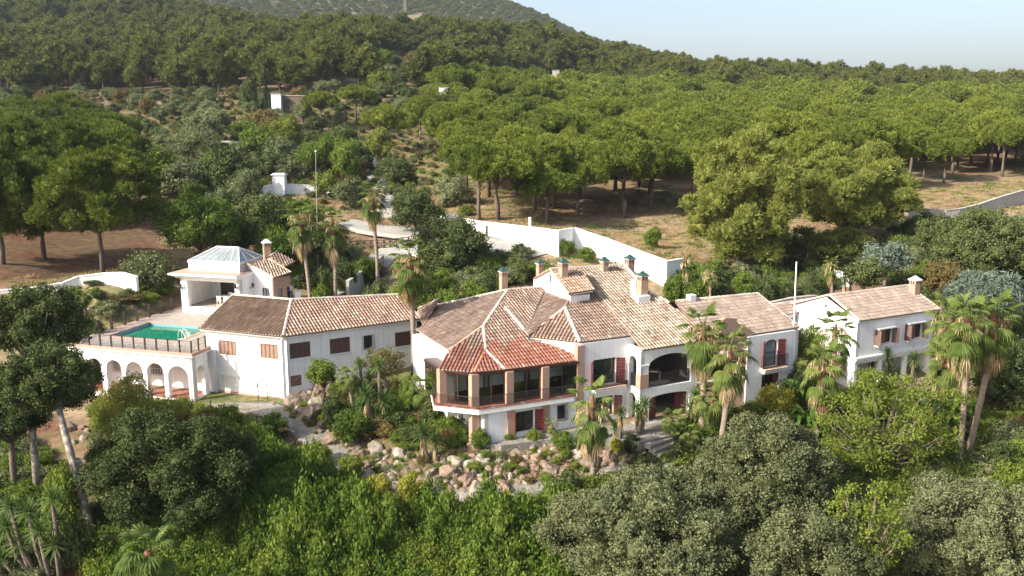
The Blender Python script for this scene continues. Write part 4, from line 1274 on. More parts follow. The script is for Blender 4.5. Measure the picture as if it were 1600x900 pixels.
# ---------------------------------------------------------------- D. right house and its link
cot = empty('cottage', (30, 70, 0), 'separate white house right of the villa with a gabled tile roof and two wide windows', 'house')
R_ = Roof(cot)
HZ = 5.8
k0 = at_z(1343.5, 501.4, HZ)
F8 = slope_plane(k0, -W, .38); h8 = lambda x, y: hit(x, y, F8)
k1 = h8(1468.5, 483.3); k2 = h8(1432, 446); k3 = h8(1296, 461.5)
k2 = k3 + U * ((k1 - k0).dot(U))
R_.plane([k0, k1, k2, k3], 'far')
run = (k3 - k0).dot(W)
kb0 = k0 + W * (2 * run); kb1 = k1 + W * (2 * run)
R_.plane([k3, k2, kb1, kb0], 'far')
R_.ridge(k3, k2); R_.ridge(k0, k3, r=.12, lift=.06); R_.ridge(kb0, k3, r=.12, lift=.06); R_.ridge(k1, k2, r=.12)
R_.cornice(k0, k1, -W)
g0_ = Vector((k0.x, k0.y, 0)) + U * .1 + W * .25
gl = (k1 - k0).length - .3
hw = Wall(g0_, g0_ + U * gl, 2.45, HZ - .05)
for bb_ in ((1367, 513, 1393.5, 536.5), (1414, 504.5, 1440.5, 529)):
    o = hw.op_px(*bb_)
    f = window_frame(hw, o, cot, mat='frame_dark', nv=1, depth=.22)
    wd = (o[1] - o[0])
    louvre_leaf(hw, o[0] - .02, o[0] + wd * .27, o[2], o[3], .02, 'shut_dark', f, swing=1.35, hinge=0)
    louvre_leaf(hw, o[1] - wd * .27, o[1] + .02, o[2], o[3], .02, 'shut_dark', f, swing=1.75, hinge=1)
    louvre_leaf(hw, o[0] + wd * .36, o[0] + wd * .5, o[2], o[3], -.06, 'shut_brown', f)
    louvre_leaf(hw, o[0] + wd * .5, o[0] + wd * .64, o[2], o[3], -.06, 'shut_brown', f)
    for k in range(1):
        mb = MB(); hw.panel(mb, o[0] - .02, o[1] + .02, o[3] + .02, o[3] + .13, .2, .4); mb.build('hood', M['white_trim'], f)
        mb = MB(); hw.panel(mb, o[0] + .05, o[1] - .0, o[2] - .16, o[2] - .02, .18, .36); mb.build('sill', M['white_trim'], f)
mb = MB(); hw.fill(mb)
gwz = Wall(g0_ + W * (2 * run - .5), g0_, -.3, HZ - .08); gwz.fill(mb)
mb.poly([gwz.at(0, HZ - .08), gwz.at(gwz.L, HZ - .08), gwz.at(gwz.L / 2, k3.z - .12)])
mb.poly([gwz.at(0, HZ - .08, -gl), gwz.at(gwz.L, HZ - .08, -gl), gwz.at(gwz.L / 2, k3.z - .12, -gl)])
ewl = Wall(g0_ + U * gl, g0_ + U * gl + W * (2 * run - .5), -.3, HZ - .08); ewl.fill(mb)
bwl2 = Wall(g0_ + U * gl + W * (2 * run - .5), g0_ + W * (2 * run - .5), -.3, HZ - .08); bwl2.fill(mb)
mb.build('wall', M['white'], cot)
mb = MB(); hw.panel(mb, -.06, gl + .06, 2.5, 2.66, .08, .24); hw.panel(mb, -.03, gl + .03, 2.3, 2.5, .04, .14); hw.panel(mb, .0, gl, 2.1, 2.3, -.15, .3)
mb.build('string_course', M['white_trim'], cot)
lwg = Wall(g0_ + W * 1.6 + U * .3, g0_ + W * 1.6 + U * (gl - .3), -.3, 2.4)
for s_ in (1.2, 3.6, 5.8):
    o = lwg.op(s_ - .4, s_ + .4, .9 if s_ > 2 else 0, 2.0); window_frame(lwg, o, cot, nv=1)
mb = MB(); lwg.fill(mb); mb.build('porch_wall', M['interior_light'], cot)
for s_ in (0, gl * .33, gl * .66, gl):
    mb = MB(); mb.box(hw.at(min(max(s_, .16), gl - .16), .9, -.17), U * .16, W * .16, ZU * 1.2); mb.build('porch_pillar', M['white'], cot)
mb = MB(); s_, z_ = gwz.sz(1290.5, 478); gwz.panel(mb, s_ - .1, s_ + .1, z_ - .13, z_ + .13, .01, .04); mb.build('vent', M['interior'], cot)
mb = MB(); gwz.panel(mb, 0, gwz.L, HZ - .5, HZ - .44, .02, .04); mb.build('gable_moulding', M['white_trim'], cot)
chim(1428, 459, 431.5, 14.5, F8, cot, 'white')
R_.done()
lk = empty('link_building', (26, 74, 0), 'low white link with a small tiled roof between the villa and the cottage', 'outbuilding')
RL = Roof(lk)
l0 = at_z(1228, 491, 5.2); F9 = slope_plane(l0, -W, .38)
RL.plane([hit(1222, 492, F9), hit(1276, 483.8, F9), hit(1270, 467, F9), hit(1203, 477, F9)], 'far')
RL.cornice(hit(1222, 492, F9), hit(1276, 483.8, F9), -W); RL.ridge(hit(1270, 467, F9), hit(1203, 477, F9)); RL.done()
lw9 = Wall(hit(1222, 492, F9) + W * .3, hit(1278, 483.5, F9) + W * .3, -.3, 5.1)
o = lw9.op_px(1255, 500, 1265, 515); window_frame(lw9, o, lk, nv=0)
o = lw9.op_px(1229, 497, 1240, 520); window_frame(lw9, o, lk, nv=0)
mb = MB(); lw9.fill(mb); mb.build('wall', M['white'], lk)
# ---------------------------------------------------------------- vegetation kit
R = np.random.default_rng(11)
def unit(v): return v / np.maximum(np.linalg.norm(v, axis=-1, keepdims=True), 1e-9)
def leaves(P, N, l, w, out=.6, along=False, tint=None, jl=.3, bend=0):
    """rhombic leaves at points P; N outward directions; along=True points the long axis outwards (needles, blades)"""
    n = len(P)
    rnd = unit(R.normal(size=(n, 3)))
    if along:
        a = unit(N * out + rnd * (1 - out)); b = unit(np.cross(a, unit(R.normal(size=(n, 3)))))
    else:
        nn = unit(N * out + rnd * (1 - out)); a = unit(np.cross(nn, unit(R.normal(size=(n, 3))))); b = np.cross(nn, a)
    L = (l * R.uniform(1 - jl, 1 + jl, n))[:, None] * .5; Wd = (w * R.uniform(1 - jl, 1 + jl, n))[:, None] * .5
    V = np.stack([P - a * L, P + b * Wd, P + a * L, P - b * Wd], 1).reshape(-1, 3)
    Q = np.arange(4 * n).reshape(n, 4)
    if tint is None: tint = R.uniform(0, 1, n)
    c = np.repeat(np.clip(tint + R.normal(0, .10, n), 0, 1), 4)
    return V, Q, np.stack([c, c, c], -1)
def join(parts):
    V, Q, Cc = [], [], []; k = 0
    for v, q, c in parts:
        if len(v) == 0: continue
        V.append(v); Q.append(q + k); Cc.append(c); k += len(v)
    return np.concatenate(V), np.concatenate(Q), np.concatenate(Cc)
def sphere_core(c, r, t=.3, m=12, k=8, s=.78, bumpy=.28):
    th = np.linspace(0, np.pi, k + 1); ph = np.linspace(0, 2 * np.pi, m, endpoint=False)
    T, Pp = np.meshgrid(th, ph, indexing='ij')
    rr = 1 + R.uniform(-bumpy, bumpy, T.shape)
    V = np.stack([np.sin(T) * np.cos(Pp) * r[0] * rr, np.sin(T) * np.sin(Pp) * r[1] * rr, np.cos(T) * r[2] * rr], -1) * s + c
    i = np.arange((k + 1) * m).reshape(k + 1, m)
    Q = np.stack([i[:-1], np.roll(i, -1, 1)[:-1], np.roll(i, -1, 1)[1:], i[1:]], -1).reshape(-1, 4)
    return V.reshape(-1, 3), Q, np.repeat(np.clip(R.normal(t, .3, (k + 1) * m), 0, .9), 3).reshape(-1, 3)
def crown(lobes, spacing, tuft, per, l, w, out=.6, along=False, low=-1, updir=0, core=True, cull=.86, tuftflat=1.0, holes=.0, filler=.2):
    """foliage over a set of ellipsoid lobes: small tufts of separate leaves spread over the visible shell"""
    lobes = [(np.array(c, float), np.array(r, float)) for c, r in lobes]
    parts = []; PT = []; NT = []
    for c, r in lobes:
        area = 4 * np.pi * ((r[0] * r[1]) ** 1.6 / 3 + (r[0] * r[2]) ** 1.6 / 3 + (r[1] * r[2]) ** 1.6 / 3) ** (1 / 1.6)
        n = max(6, int(area / spacing ** 2))
        d = unit(R.normal(size=(n, 3)))
        p = d * r * R.uniform(.86, 1.05, n)[:, None] + c
        nn = unit(d / r)
        keep = nn[:, 2] > low + R.uniform(-.2, .2, n)
        if holes: keep &= (nz(p[:, 0] * 1.0, p[:, 1] + p[:, 2] * .9, 1.1, c[0]) > -1 + 2 * holes * .5 + .0) | (R.uniform(size=n) > holes)
        p = p[keep]; nn = nn[keep]
        ins = np.zeros(len(p), bool)
        for c2, r2 in lobes:
            if c2 is c: continue
            ins |= (((p - c2) / (r2 * cull)) ** 2).sum(-1) < 1
        PT.append(p[~ins]); NT.append(nn[~ins])
    P = np.concatenate(PT); N = np.concatenate(NT)
    if updir: N = unit(N + np.array([0, 0, updir]))
    k = len(P)
    tt = np.clip(R.normal(.5, .22, k), 0, 1)
    off = R.normal(size=(k, per, 3)) * tuft * .5
    off[..., 2] *= tuftflat
    PL = (P[:, None] + off).reshape(-1, 3)
    NL = unit(np.repeat(N, per, 0) * 1.0 + unit(off.reshape(-1, 3)) * .9)
    parts.append(leaves(PL, NL, l, w, out, along, np.repeat(tt, per)))
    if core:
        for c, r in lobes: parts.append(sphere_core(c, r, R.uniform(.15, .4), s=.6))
    return join(parts)
def egg(n, R_, top=1.0, bot=.6, zc=0, rmin=.26, rmax=.4, shell=.68, seed=None, flat=1.0):
    """n lobes filling an ellipsoid of radii R_ about (0,0,zc)"""
    g = np.random.default_rng(seed)
    L = []
    for i in range(n):
        z = 1 - 2 * (i + .5) / n; ph = i * 2.39996 + g.uniform(-.4, .4); s = math.sqrt(max(0, 1 - z * z))
        z = z * (top if z > 0 else bot)
        rr = g.uniform(rmin, rmax); k = shell * g.uniform(.82, 1.12)
        L.append(((s * math.cos(ph) * R_[0] * k, s * math.sin(ph) * R_[1] * k, zc + z * R_[2] * k), (R_[0] * rr, R_[1] * rr, R_[2] * rr * flat * g.uniform(.85, 1.2))))
    L.append(((0, 0, zc), (R_[0] * .62, R_[1] * .62, R_[2] * .6)))
    return L
def trunk_mesh(name, pts, r0, r1, limbs=(), mat='bark', n=8):
    mb = MB()
    k = len(pts)
    mb.tube(pts, [r0 + (r1 - r0) * i / (k - 1) for i in range(k)], n)
    for q in limbs:
        m_ = len(q) - 1
        mb.tube(q[:-1], [q[-1] * (1 - .6 * i / max(1, m_ - 1)) for i in range(m_)], 5)
    return mb.mesh(name, M[mat], True)

M['L_stone'] = mat_leaf('stone_pine_needles', (.085, .12, .018), (.225, .255, .042), .26)
M['L_stone_shade'] = mat_leaf('shaded_umbrella_pine_needles', (.055, .085, .012), (.15, .18, .026), .22)  # stone pine needles with the left stand's shade put into the colour
M['L_aleppo_shade'] = mat_leaf('shaded_aleppo_needles', (.062, .078, .018), (.165, .18, .042), .2)  # aleppo needles darkened to stand for shade on the upper-left forest
M['L_aleppo'] = mat_leaf('aleppo_pine_needles', (.075, .09, .022), (.18, .19, .045), .26)
M['L_aleppo_light'] = mat_leaf('light_pine_needles', (.16, .185, .04), (.33, .345, .085), .3)
M['L_oak'] = mat_leaf('oak_leaves', (.085, .10, .04), (.235, .25, .125), .18)
M['L_oak_dark'] = mat_leaf('dark_oak_leaves', (.04, .06, .018), (.13, .155, .052), .16)
M['L_olive'] = mat_leaf('olive_leaves', (.10, .125, .05), (.21, .235, .115), .2)
M['L_green'] = mat_leaf('broad_green_leaves', (.07, .115, .02), (.18, .235, .04), .3)
M['L_creeper'] = mat_leaf('creeper_leaves', (.06, .115, .016), (.155, .215, .036), .3)
M['L_lime'] = mat_leaf('yellow_green_leaves', (.10, .15, .022), (.24, .275, .05), .33)
M['L_yellow'] = mat_leaf('yellow_leaves', (.24, .25, .04), (.42, .38, .07), .3)
M['L_rust'] = mat_leaf('rusty_leaves', (.10, .10, .03), (.22, .14, .06), .3)
M['L_bamboo'] = mat_leaf('bamboo_leaves', (.14, .17, .03), (.33, .30, .08), .35)
M['L_cypress'] = mat_leaf('cypress_scales', (.02, .035, .016), (.05, .07, .03), .1)
M['L_blue'] = mat_leaf('grey_blue_needles', (.09, .125, .09), (.20, .24, .19), .15)
M['L_palm'] = mat_leaf('palm_fronds', (.075, .12, .025), (.20, .24, .065), .3)
M['L_dead'] = mat_leaf('dead_fronds', (.26, .155, .07), (.52, .40, .24), .2)
M['L_yucca'] = mat_leaf('yucca_blades', (.05, .095, .022), (.16, .225, .065), .2)
M['L_banana'] = mat_leaf('paddle_leaves', (.05, .12, .02), (.16, .24, .045), .35)
M['L_dry'] = mat_leaf('dry_grass', (.28, .21, .10), (.46, .38, .20), .2)
M['L_grass'] = mat_leaf('green_grass', (.09, .14, .025), (.2, .24, .05), .3)
M['flower'] = mat_simple('yellow_flower', (.7, .55, .04), (.6, .42, .03), 5)

def foliage_mesh(name, parts, mat): return np_mesh(name, *parts[:2], M[mat], parts[2])

PROTO = {}
def proto(kind, variant, cr, tr):
    PROTO.setdefault(kind, []).append((cr, tr))
def limbset(base, lobes, r, z0, g, frac=.75):
    out = []
    for c, rr in lobes:
        c = Vector(c)
        s = Vector((base[0] * (1 - 0), base[1], z0 + g.uniform(0, .25) * (c.z - z0)))
        m_ = s.lerp(c, .5) + Vector((0, 0, -.08 * (c - s).length))
        out.append([s, m_, s.lerp(c, frac + .15), r * g.uniform(.6, 1)])
    return out
# umbrella (stone) pines: 8.5 m crown, 9 m tall
for v in range(5):
    g = random.Random(100 + v)
    lobes = []
    n = 13
    for i in range(n):
        a = i * 2.4 + g.uniform(-.3, .3); rr = math.sqrt((i + .4) / n) * 3.1
        z = 7.0 - .17 * rr ** 2 + g.uniform(-.3, .3)
        s = g.uniform(1.1, 1.75)
        lobes.append(((math.cos(a) * rr, math.sin(a) * rr, z), (s, s, s * .88)))
    lobes.append(((0, 0, 6.0), (2.9, 2.9, 1.3)))
    hi = crown(lobes, .40, .24, 14, .34, .09, .78, True, low=-.7, updir=.6)
    lo = crown(lobes, .64, .42, 9, .58, .2, .72, True, low=-.5, updir=.55)
    tp = [(0, 0, -.6), (g.uniform(-.1, .1), .05, 1.5), (g.uniform(-.25, .25), g.uniform(-.2, .2), 3.4), (g.uniform(-.3, .3), g.uniform(-.3, .3), 4.8)]
    lm = limbset(tp[-1], lobes[:-1], .11, 3.8, g)
    tr = trunk_mesh('trunk_mesh', tp, .26, .17, lm)
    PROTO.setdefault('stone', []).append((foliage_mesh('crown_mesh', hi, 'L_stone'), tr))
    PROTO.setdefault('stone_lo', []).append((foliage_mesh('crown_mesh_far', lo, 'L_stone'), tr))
    PROTO.setdefault('stone_shade', []).append((foliage_mesh('crown_mesh_shade', hi, 'L_stone_shade'), tr))
# aleppo pines: irregular, 7 m wide 9 m tall
for v in range(5):
    g = random.Random(200 + v)
    lobes = egg(16, (3.2, 3.2, 4.0), 1.1, .8, 5.2, .22, .38, .76, 200 + v, .75)
    lo = crown(lobes, .62, .4, 10, .55, .18, .7, True, low=-.7, updir=.6)
    tr = trunk_mesh('trunk_mesh', [(0, 0, -.6), (g.uniform(-.2, .2), .1, 2), (g.uniform(-.4, .4), 0, 5)], .24, .12, limbset((0, 0, 0), lobes[::2], .08, 2.4, g))
    PROTO.setdefault('aleppo', []).append((foliage_mesh('crown_mesh', lo, 'L_aleppo'), tr))
    PROTO.setdefault('aleppo_shade', []).append((foliage_mesh('crown_mesh', lo, 'L_aleppo_shade'), tr))
# olives and grey scrub trees: 4.6 m wide 3.8 m tall
for v in range(4):
    g = random.Random(300 + v)
    lobes = egg(9, (2.1, 2.1, 1.35), 1.1, .7, 2.35, .3, .5, .68, 300 + v)
    c_ = crown(lobes, .36, .3, 9, .24, .1, .5, low=-.8)
    tr = trunk_mesh('trunk_mesh', [(0, 0, -.4), (.1, .05, .7), (.05, -.1, 1.5)], .24, .13, limbset((0, 0, 0), lobes[:6], .08, .7, g), 'bark')
    PROTO.setdefault('olive', []).append((foliage_mesh('crown_mesh', c_, 'L_olive'), tr))
    lobes = egg(9, (1.7, 1.7, 1.25), 1.05, .8, 1.35, .32, .5, .66, 330 + v)
    c_ = crown(lobes, .30, .26, 9, .2, .12, .5, low=-.9)
    tr = trunk_mesh('trunk_mesh', [(0, 0, -.4), (.05, .05, .5), (.0, 0, 1.3)], .12, .06, limbset((0, 0, 0), lobes[:6], .05, .2, g))
    for k, mm in (('yellow', 'L_yellow'), ('shrub', 'L_green'), ('darkshrub', 'L_oak_dark'), ('lime', 'L_lime'), ('grey', 'L_oak'), ('rust', 'L_rust')):
        PROTO.setdefault(k, []).append((foliage_mesh('foliage_mesh', c_, mm), tr))
# cypress
c_ = crown([((0, 0, .9 + i * .75), (.62 * (1 - abs(i - 2.5) / 9) * (1 - max(0, i - 5) * .13), .62 * (1 - max(0, i - 4) * .12), .75)) for i in range(10)], .26, .2, 8, .22, .07, .6, True, updir=1.2)
PROTO['cypress'] = [(foliage_mesh('crown_mesh', c_, 'L_cypress'), trunk_mesh('trunk_mesh', [(0, 0, -.3), (0, 0, 2)], .12, .1))]

USED = {}
def plant(kind, x, y, sx, sz, name, label, cat, group=None, rot=None, z=None, variant=None, parts=('trunk', 'crown'), single=False):
    """one tree or shrub: an Empty at its foot with trunk and crown as children"""
    L = PROTO[kind]; v = R.integers(len(L)) if variant is None else variant % len(L)
    cr, tr = L[v]
    if z is None: z = tz(x, y)
    rz = R.uniform(0, 6.28) if rot is None else rot
    e = empty(name, (x, y, z), label, cat, group, rz)
    for nm, me in ((parts[0], tr), (parts[1], cr)):
        o = bpy.data.objects.new(nm, me); COL.objects.link(o); o.parent = e; o.scale = (sx, sx, sz)
    return e
DIM = {'stone': (8.6, 8.2), 'stone_lo': (8.6, 8.2), 'stone_shade': (8.6, 8.2), 'aleppo_shade': (7.2, 9.3), 'aleppo': (7.2, 9.3), 'olive': (4.6, 4.0), 'shrub': (3.7, 2.8), 'darkshrub': (3.7, 2.8), 'lime': (3.7, 2.8), 'grey': (3.7, 2.8), 'rust': (3.7, 2.8), 'yellow': (3.7, 2.8), 'cypress': (1.3, 8.4)}
def plant_px(kind, px, ytop, wpx, Y, name, label, cat, group=None, ybase=None, variant=None):
    """a plant seen at photo column px with its top at ytop and width wpx, standing Y metres out"""
    if ybase is not None:
        g_ = ground_px(px, ybase); Y = g_.y
    p = at_Y(px, ytop, Y)
    z = tz(p.x, Y)
    d = Y * cp - (p.z - H) * sp
    w, h = wpx / F * d, max(.5, p.z - z)
    W0, H0_ = DIM[kind]
    return plant(kind, p.x, Y, w / W0, h / H0_, name, label, cat, group, z=z, variant=variant, parts=('trunk', 'crown') if kind in ('stone', 'aleppo', 'olive', 'cypress') else ('stem', 'foliage'))

def gn_scatter(name, pts, scl, rot, idx, objs_meshes, kind='stuff', label=None, cat=None):
    """a mass too numerous to count: one object of instanced plants"""
    coll = bpy.data.collections.new(name + '_source')
    for i, (me_list) in enumerate(objs_meshes):
        o = bpy.data.objects.new('%s_source' % name, me_list); coll.objects.link(o)
    me = bpy.data.meshes.new(name)
    me.vertices.add(len(pts)); me.vertices.foreach_set('co', np.asarray(pts, np.float32).ravel())
    a = me.attributes.new('scl', 'FLOAT_VECTOR', 'POINT'); a.data.foreach_set('vector', np.asarray(scl, np.float32).ravel())
    rr = np.zeros((len(pts), 3), np.float32); rr[:, 2] = rot
    a = me.attributes.new('rot', 'FLOAT_VECTOR', 'POINT'); a.data.foreach_set('vector', rr.ravel())
    a = me.attributes.new('idx', 'INT', 'POINT'); a.data.foreach_set('value', np.asarray(idx, np.int32))
    ng = bpy.data.node_groups.new(name, 'GeometryNodeTree')
    ng.interface.new_socket('Geometry', in_out='INPUT', socket_type='NodeSocketGeometry')
    ng.interface.new_socket('Geometry', in_out='OUTPUT', socket_type='NodeSocketGeometry')
    gi = ng.nodes.new('NodeGroupInput'); go = ng.nodes.new('NodeGroupOutput')
    ci = ng.nodes.new('GeometryNodeCollectionInfo'); ci.inputs['Collection'].default_value = coll
    ci.inputs['Separate Children'].default_value = True; ci.inputs['Reset Children'].default_value = True
    ip = ng.nodes.new('GeometryNodeInstanceOnPoints'); ip.inputs['Pick Instance'].default_value = True
    def attr(nm, t):
        n = ng.nodes.new('GeometryNodeInputNamedAttribute'); n.data_type = t; n.inputs['Name'].default_value = nm; return n
    s_ = attr('scl', 'FLOAT_VECTOR'); r_ = attr('rot', 'FLOAT_VECTOR'); i_ = attr('idx', 'INT')
    ng.links.new(gi.outputs[0], ip.inputs['Points']); ng.links.new(ci.outputs[0], ip.inputs['Instance'])
    ng.links.new(i_.outputs['Attribute'], ip.inputs['Instance Index'])
    ng.links.new(r_.outputs['Attribute'], ip.inputs['Rotation'])
    ng.links.new(s_.outputs['Attribute'], ip.inputs['Scale'])
    ng.links.new(ip.outputs[0], go.inputs[0])
    o = link(name, me, kind=kind)
    if label: o['label'] = label
    if cat: o['category'] = cat
    md = o.modifiers.new('scatter', 'NODES'); md.node_group = ng
    return o

def merge_tree(cr, tr, mats):
    """crown + trunk as one mesh for trees too far to show their parts"""
    def arr(me):
        v = np.empty(len(me.vertices) * 3, np.float32); me.vertices.foreach_get('co', v)
        return v.reshape(-1, 3)
    me = bpy.data.meshes.new('far_tree_mesh')
    v1, v2 = arr(cr), arr(tr)
    faces = [tuple(p.vertices) for p in cr.polygons] + [tuple(i + len(v1) for i in p.vertices) for p in tr.polygons]
    me.from_pydata(np.concatenate([v1, v2]).tolist(), [], faces)
    me.materials.append(cr.materials[0]); me.materials.append(tr.materials[0])
    mi = np.zeros(len(faces), np.int32); mi[len(cr.polygons):] = 1; me.polygons.foreach_set('material_index', mi)
    ca = me.color_attributes.new('col', 'FLOAT_COLOR', 'POINT')
    c = np.full((len(v1) + len(v2), 4), .5, np.float32); b = np.empty(len(v1) * 4, np.float32); cr.color_attributes['col'].data.foreach_get('color', b); c[:len(v1)] = b.reshape(-1, 4)
    ca.data.foreach_set('color', c.ravel()); me.update()
    return me

# ---------------------------------------------------------------- hillside forest
def jgrid(x0, x1, y0, y1, s):
    gx_, gy_ = np.meshgrid(np.arange(x0, x1, s), np.arange(y0, y1, s * .87))
    gx_ = gx_ + (np.arange(gx_.shape[0]) % 2)[:, None] * s / 2
    gx_ = gx_ + R.uniform(-.33, .33, gx_.shape) * s; gy_ = gy_ + R.uniform(-.33, .33, gy_.shape) * s
    return gx_.ravel(), gy_.ravel()
def cand(polys, x0, x1, y0, y1, s, excl=None):
    X, Y = jgrid(x0, x1, y0, y1, s)
    Z = terr(X, Y)
    m = in_px(polys, X, Y, Z)
    if excl: m &= ~in_px(excl, X, Y, Z)
    m &= np.abs(X) < Y * .72 + 20
    return X[m], Y[m], Z[m]
def forest(kindhi, kindlo, X, Y, Z, size, hs, nind, name, label, cat, group, massname, zlabel=None, lab2=None, split=None):
    d = np.hypot(X, Y)
    o = np.argsort(d)
    X, Y, Z = X[o], Y[o], Z[o]
    S = size * R.uniform(.68, 1.4, len(X)); Hs = hs * R.uniform(.72, 1.25, len(X)) * (.55 + .45 * S / size)
    dd = Y * cp - (Z - H) * sp
    vis = (np.abs(X) < dd * .60 + 5)
    ind = np.zeros(len(X), bool); ind[np.nonzero(vis)[0][:nind]] = True
    for x, y, z, s, h in zip(X[ind], Y[ind], Z[ind], S[ind], Hs[ind]):
        hi = y < 250
        lb = label(x, y, z) if callable(label) else label
        plant(kindhi if hi else kindlo, x, y, s, h, name, lb, cat, group, z=z)
    r = ~ind
    pr = PROTO[kindlo]
    merged = [merge_tree(c, t, None) for c, t in pr]
    k = int(r.sum())
    if k:
        gn_scatter(massname, np.stack([X[r], Y[r], Z[r]], -1), np.stack([S[r], S[r], Hs[r]], -1), R.uniform(0, 6.28, k), R.integers(0, len(pr), k), merged)
    return int(ind.sum()), k
CLEAR = [[(600, 92), (690, 92), (655, 128), (700, 140), (600, 142), (550, 130)], [(660, 60), (700, 60), (690, 95), (650, 95)]]
stone_poly = [[(742, 345), (718, 292), (690, 240), (705, 225), (640, 198), (650, 165), (740, 140), (1000, 112), (2200, 90), (2200, 268), (1600, 282), (1430, 296), (1250, 338), (1060, 353), (860, 354), (800, 345)]]
def bins(x, y, z, ub, ul, vb, vl):
    u, v, _ = proj((x, y, z)); i = sum(u > b for b in ub); j = sum(v > b for b in vb)
    return ul[i], vl[j]
def lab_right(x, y, z):
    a, b = bins(x, y, z, (880, 1060, 1240, 1430), ('above the left half of the white wall', 'above the white wall corner', 'behind the largest plumed pine', 'behind the right plumed pine', 'above the tan retaining wall'), (150, 190, 240, 300), ('far back', 'well back', 'in the middle', 'near the front', 'in the front row'))
    return 'umbrella pine %s, right stand, %s' % (b, a)
def lab_left(x, y, z):
    a, b = bins(x, y, z, (120, 300, 430, 560, 700), ('at the far left', 'above the solitary round pine', 'left of the cypresses', 'above the small brown building', 'beside the forest clearing', 'above the far white walls'), (125, 145), ('deep in', 'just inside', 'along'))
    return 'shade-dark pine %s the forest edge, %s' % (b, a)
X, Y, Z = cand(stone_poly, -40, 420, 100, 345, 7.7)
k1 = forest('stone', 'stone_lo', X, Y, Z, 1.0, 1.0, 290, 'umbrella_pine', lab_right, 'pine tree', 'umbrella pines of the right-hand slope', 'umbrella_pine_wood')
alp_far = 1
alp = [[(-600, 143), (0, 152), (200, 148), (430, 152), (520, 136), (640, 142), (650, 165), (740, 142), (1000, 114), (2200, 92), (2200, -300), (-600, -300)]]
X, Y, Z = cand(alp, -430, 480, 225, 640, 8.6, CLEAR)
m_ = ((Y > 345) | (X < 20)) & (Y < 400)
X, Y, Z = X[m_], Y[m_], Z[m_]
X2, Y2 = jgrid(-520, 560, 345, 700, 8.2)
m_ = (np.abs(X2) < Y2 * .75 + 20) & ((X2 > 30) | (Y2 > 400)); X2, Y2 = X2[m_], Y2[m_]; Z2 = terr(X2, Y2)
cl_m = in_px(CLEAR, X2, Y2, Z2) & (Y2 < 380)
X = np.concatenate([X, X2[~cl_m]]); Y = np.concatenate([Y, Y2[~cl_m]]); Z = np.concatenate([Z, Z2[~cl_m]])
lf_ = X < 25
k2 = forest('aleppo_shade', 'aleppo_shade', X[lf_], Y[lf_], Z[lf_], 1.32, 1.22, 296, 'hillside_pine', lab_left, 'pine tree', 'pines of the upper forest', 'hillside_pine_forest')
k3 = forest('aleppo', 'aleppo', X[~lf_], Y[~lf_], Z[~lf_], 1.2, 1.0, 0, 'hillside_pine', '', '', '', 'ridge_pine_forest')
print('forest', k1, k2)
# ---------------------------------------------------------------- left pines, olive terraces and scrub
lp = [[(-600, 232), (110, 226), (170, 250), (212, 300), (188, 360), (120, 392), (-100, 396), (-600, 405)]]
X, Y, Z = cand(lp, -140, -38, 112, 185, 10.2)
for i in np.argsort(Y):
    a, b = bins(X[i], Y[i], Z[i], (40, 130), ('at the left edge', 'in the middle', 'at the right end'), (300, 350), ('in the back rows', 'in the second row', 'in the front row'))
    plant('stone_shade', X[i], Y[i], R.uniform(1.15, 1.45), R.uniform(1.1, 1.35), 'umbrella_pine', 'large shade-dark umbrella pine %s of the left stand, %s' % (b, a), 'pine tree', 'umbrella pines on the left', z=Z[i])
olive_poly = [[(-500, 152), (200, 150), (430, 154), (520, 140), (640, 146), (690, 165), (650, 205), (560, 222), (520, 212), (430, 214), (300, 228), (180, 222), (0, 190), (-500, 200)]]
X, Y, Z = cand(olive_poly, -190, 10, 165, 275, 8.4)
keep = R.uniform(size=len(X)) < .8
for x, y, z in zip(X[keep], Y[keep], Z[keep]):
    t = R.uniform()
    kd, lb, ct, gr, nm = (('olive', 'grey-green olive tree on the dry brown terraces below the forest', 'olive tree', 'olive trees of the terraces', 'olive_tree') if t < .66 else
              ('rust', 'rusty half-bare almond tree on the dry brown terraces', 'almond tree', 'almond trees of the terraces', 'almond_tree') if t < .76 else
              ('darkshrub', 'dark round shrub on the brown terraces among olives', 'shrub', 'dark shrubs of the terraces', 'shrub'))
    s = R.uniform(.85, 1.3) * (1.25 if kd != 'olive' else 1)
    a, b = bins(x, y, z, (200, 430, 560), ('left of the round pine', 'between round pine and cypresses', 'by the brown building', 'below the far white walls'), (170, 195), ('upper', 'middle', 'lower'))
    lb = lb.replace('on the dry brown terraces', 'on the %s dry terrace' % b).replace('on the brown terraces', 'on the %s brown terrace' % b).replace(' below the forest', '').replace(' among olives', '') + ', ' + a
    plant(kd, x, y, s, s * R.uniform(.85, 1.1), nm, lb, ct, gr, z=z)
scrub_poly = [[(235, 232), (300, 232), (430, 220), (545, 225), (575, 262), (560, 300), (560, 330), (500, 285), (420, 288), (380, 330), (262, 350), (232, 300)],
              [(600, 92), (690, 92), (660, 128), (700, 150), (600, 146), (540, 132)]]
X, Y, Z = cand(scrub_poly, -110, 10, 105, 330, 7.6)
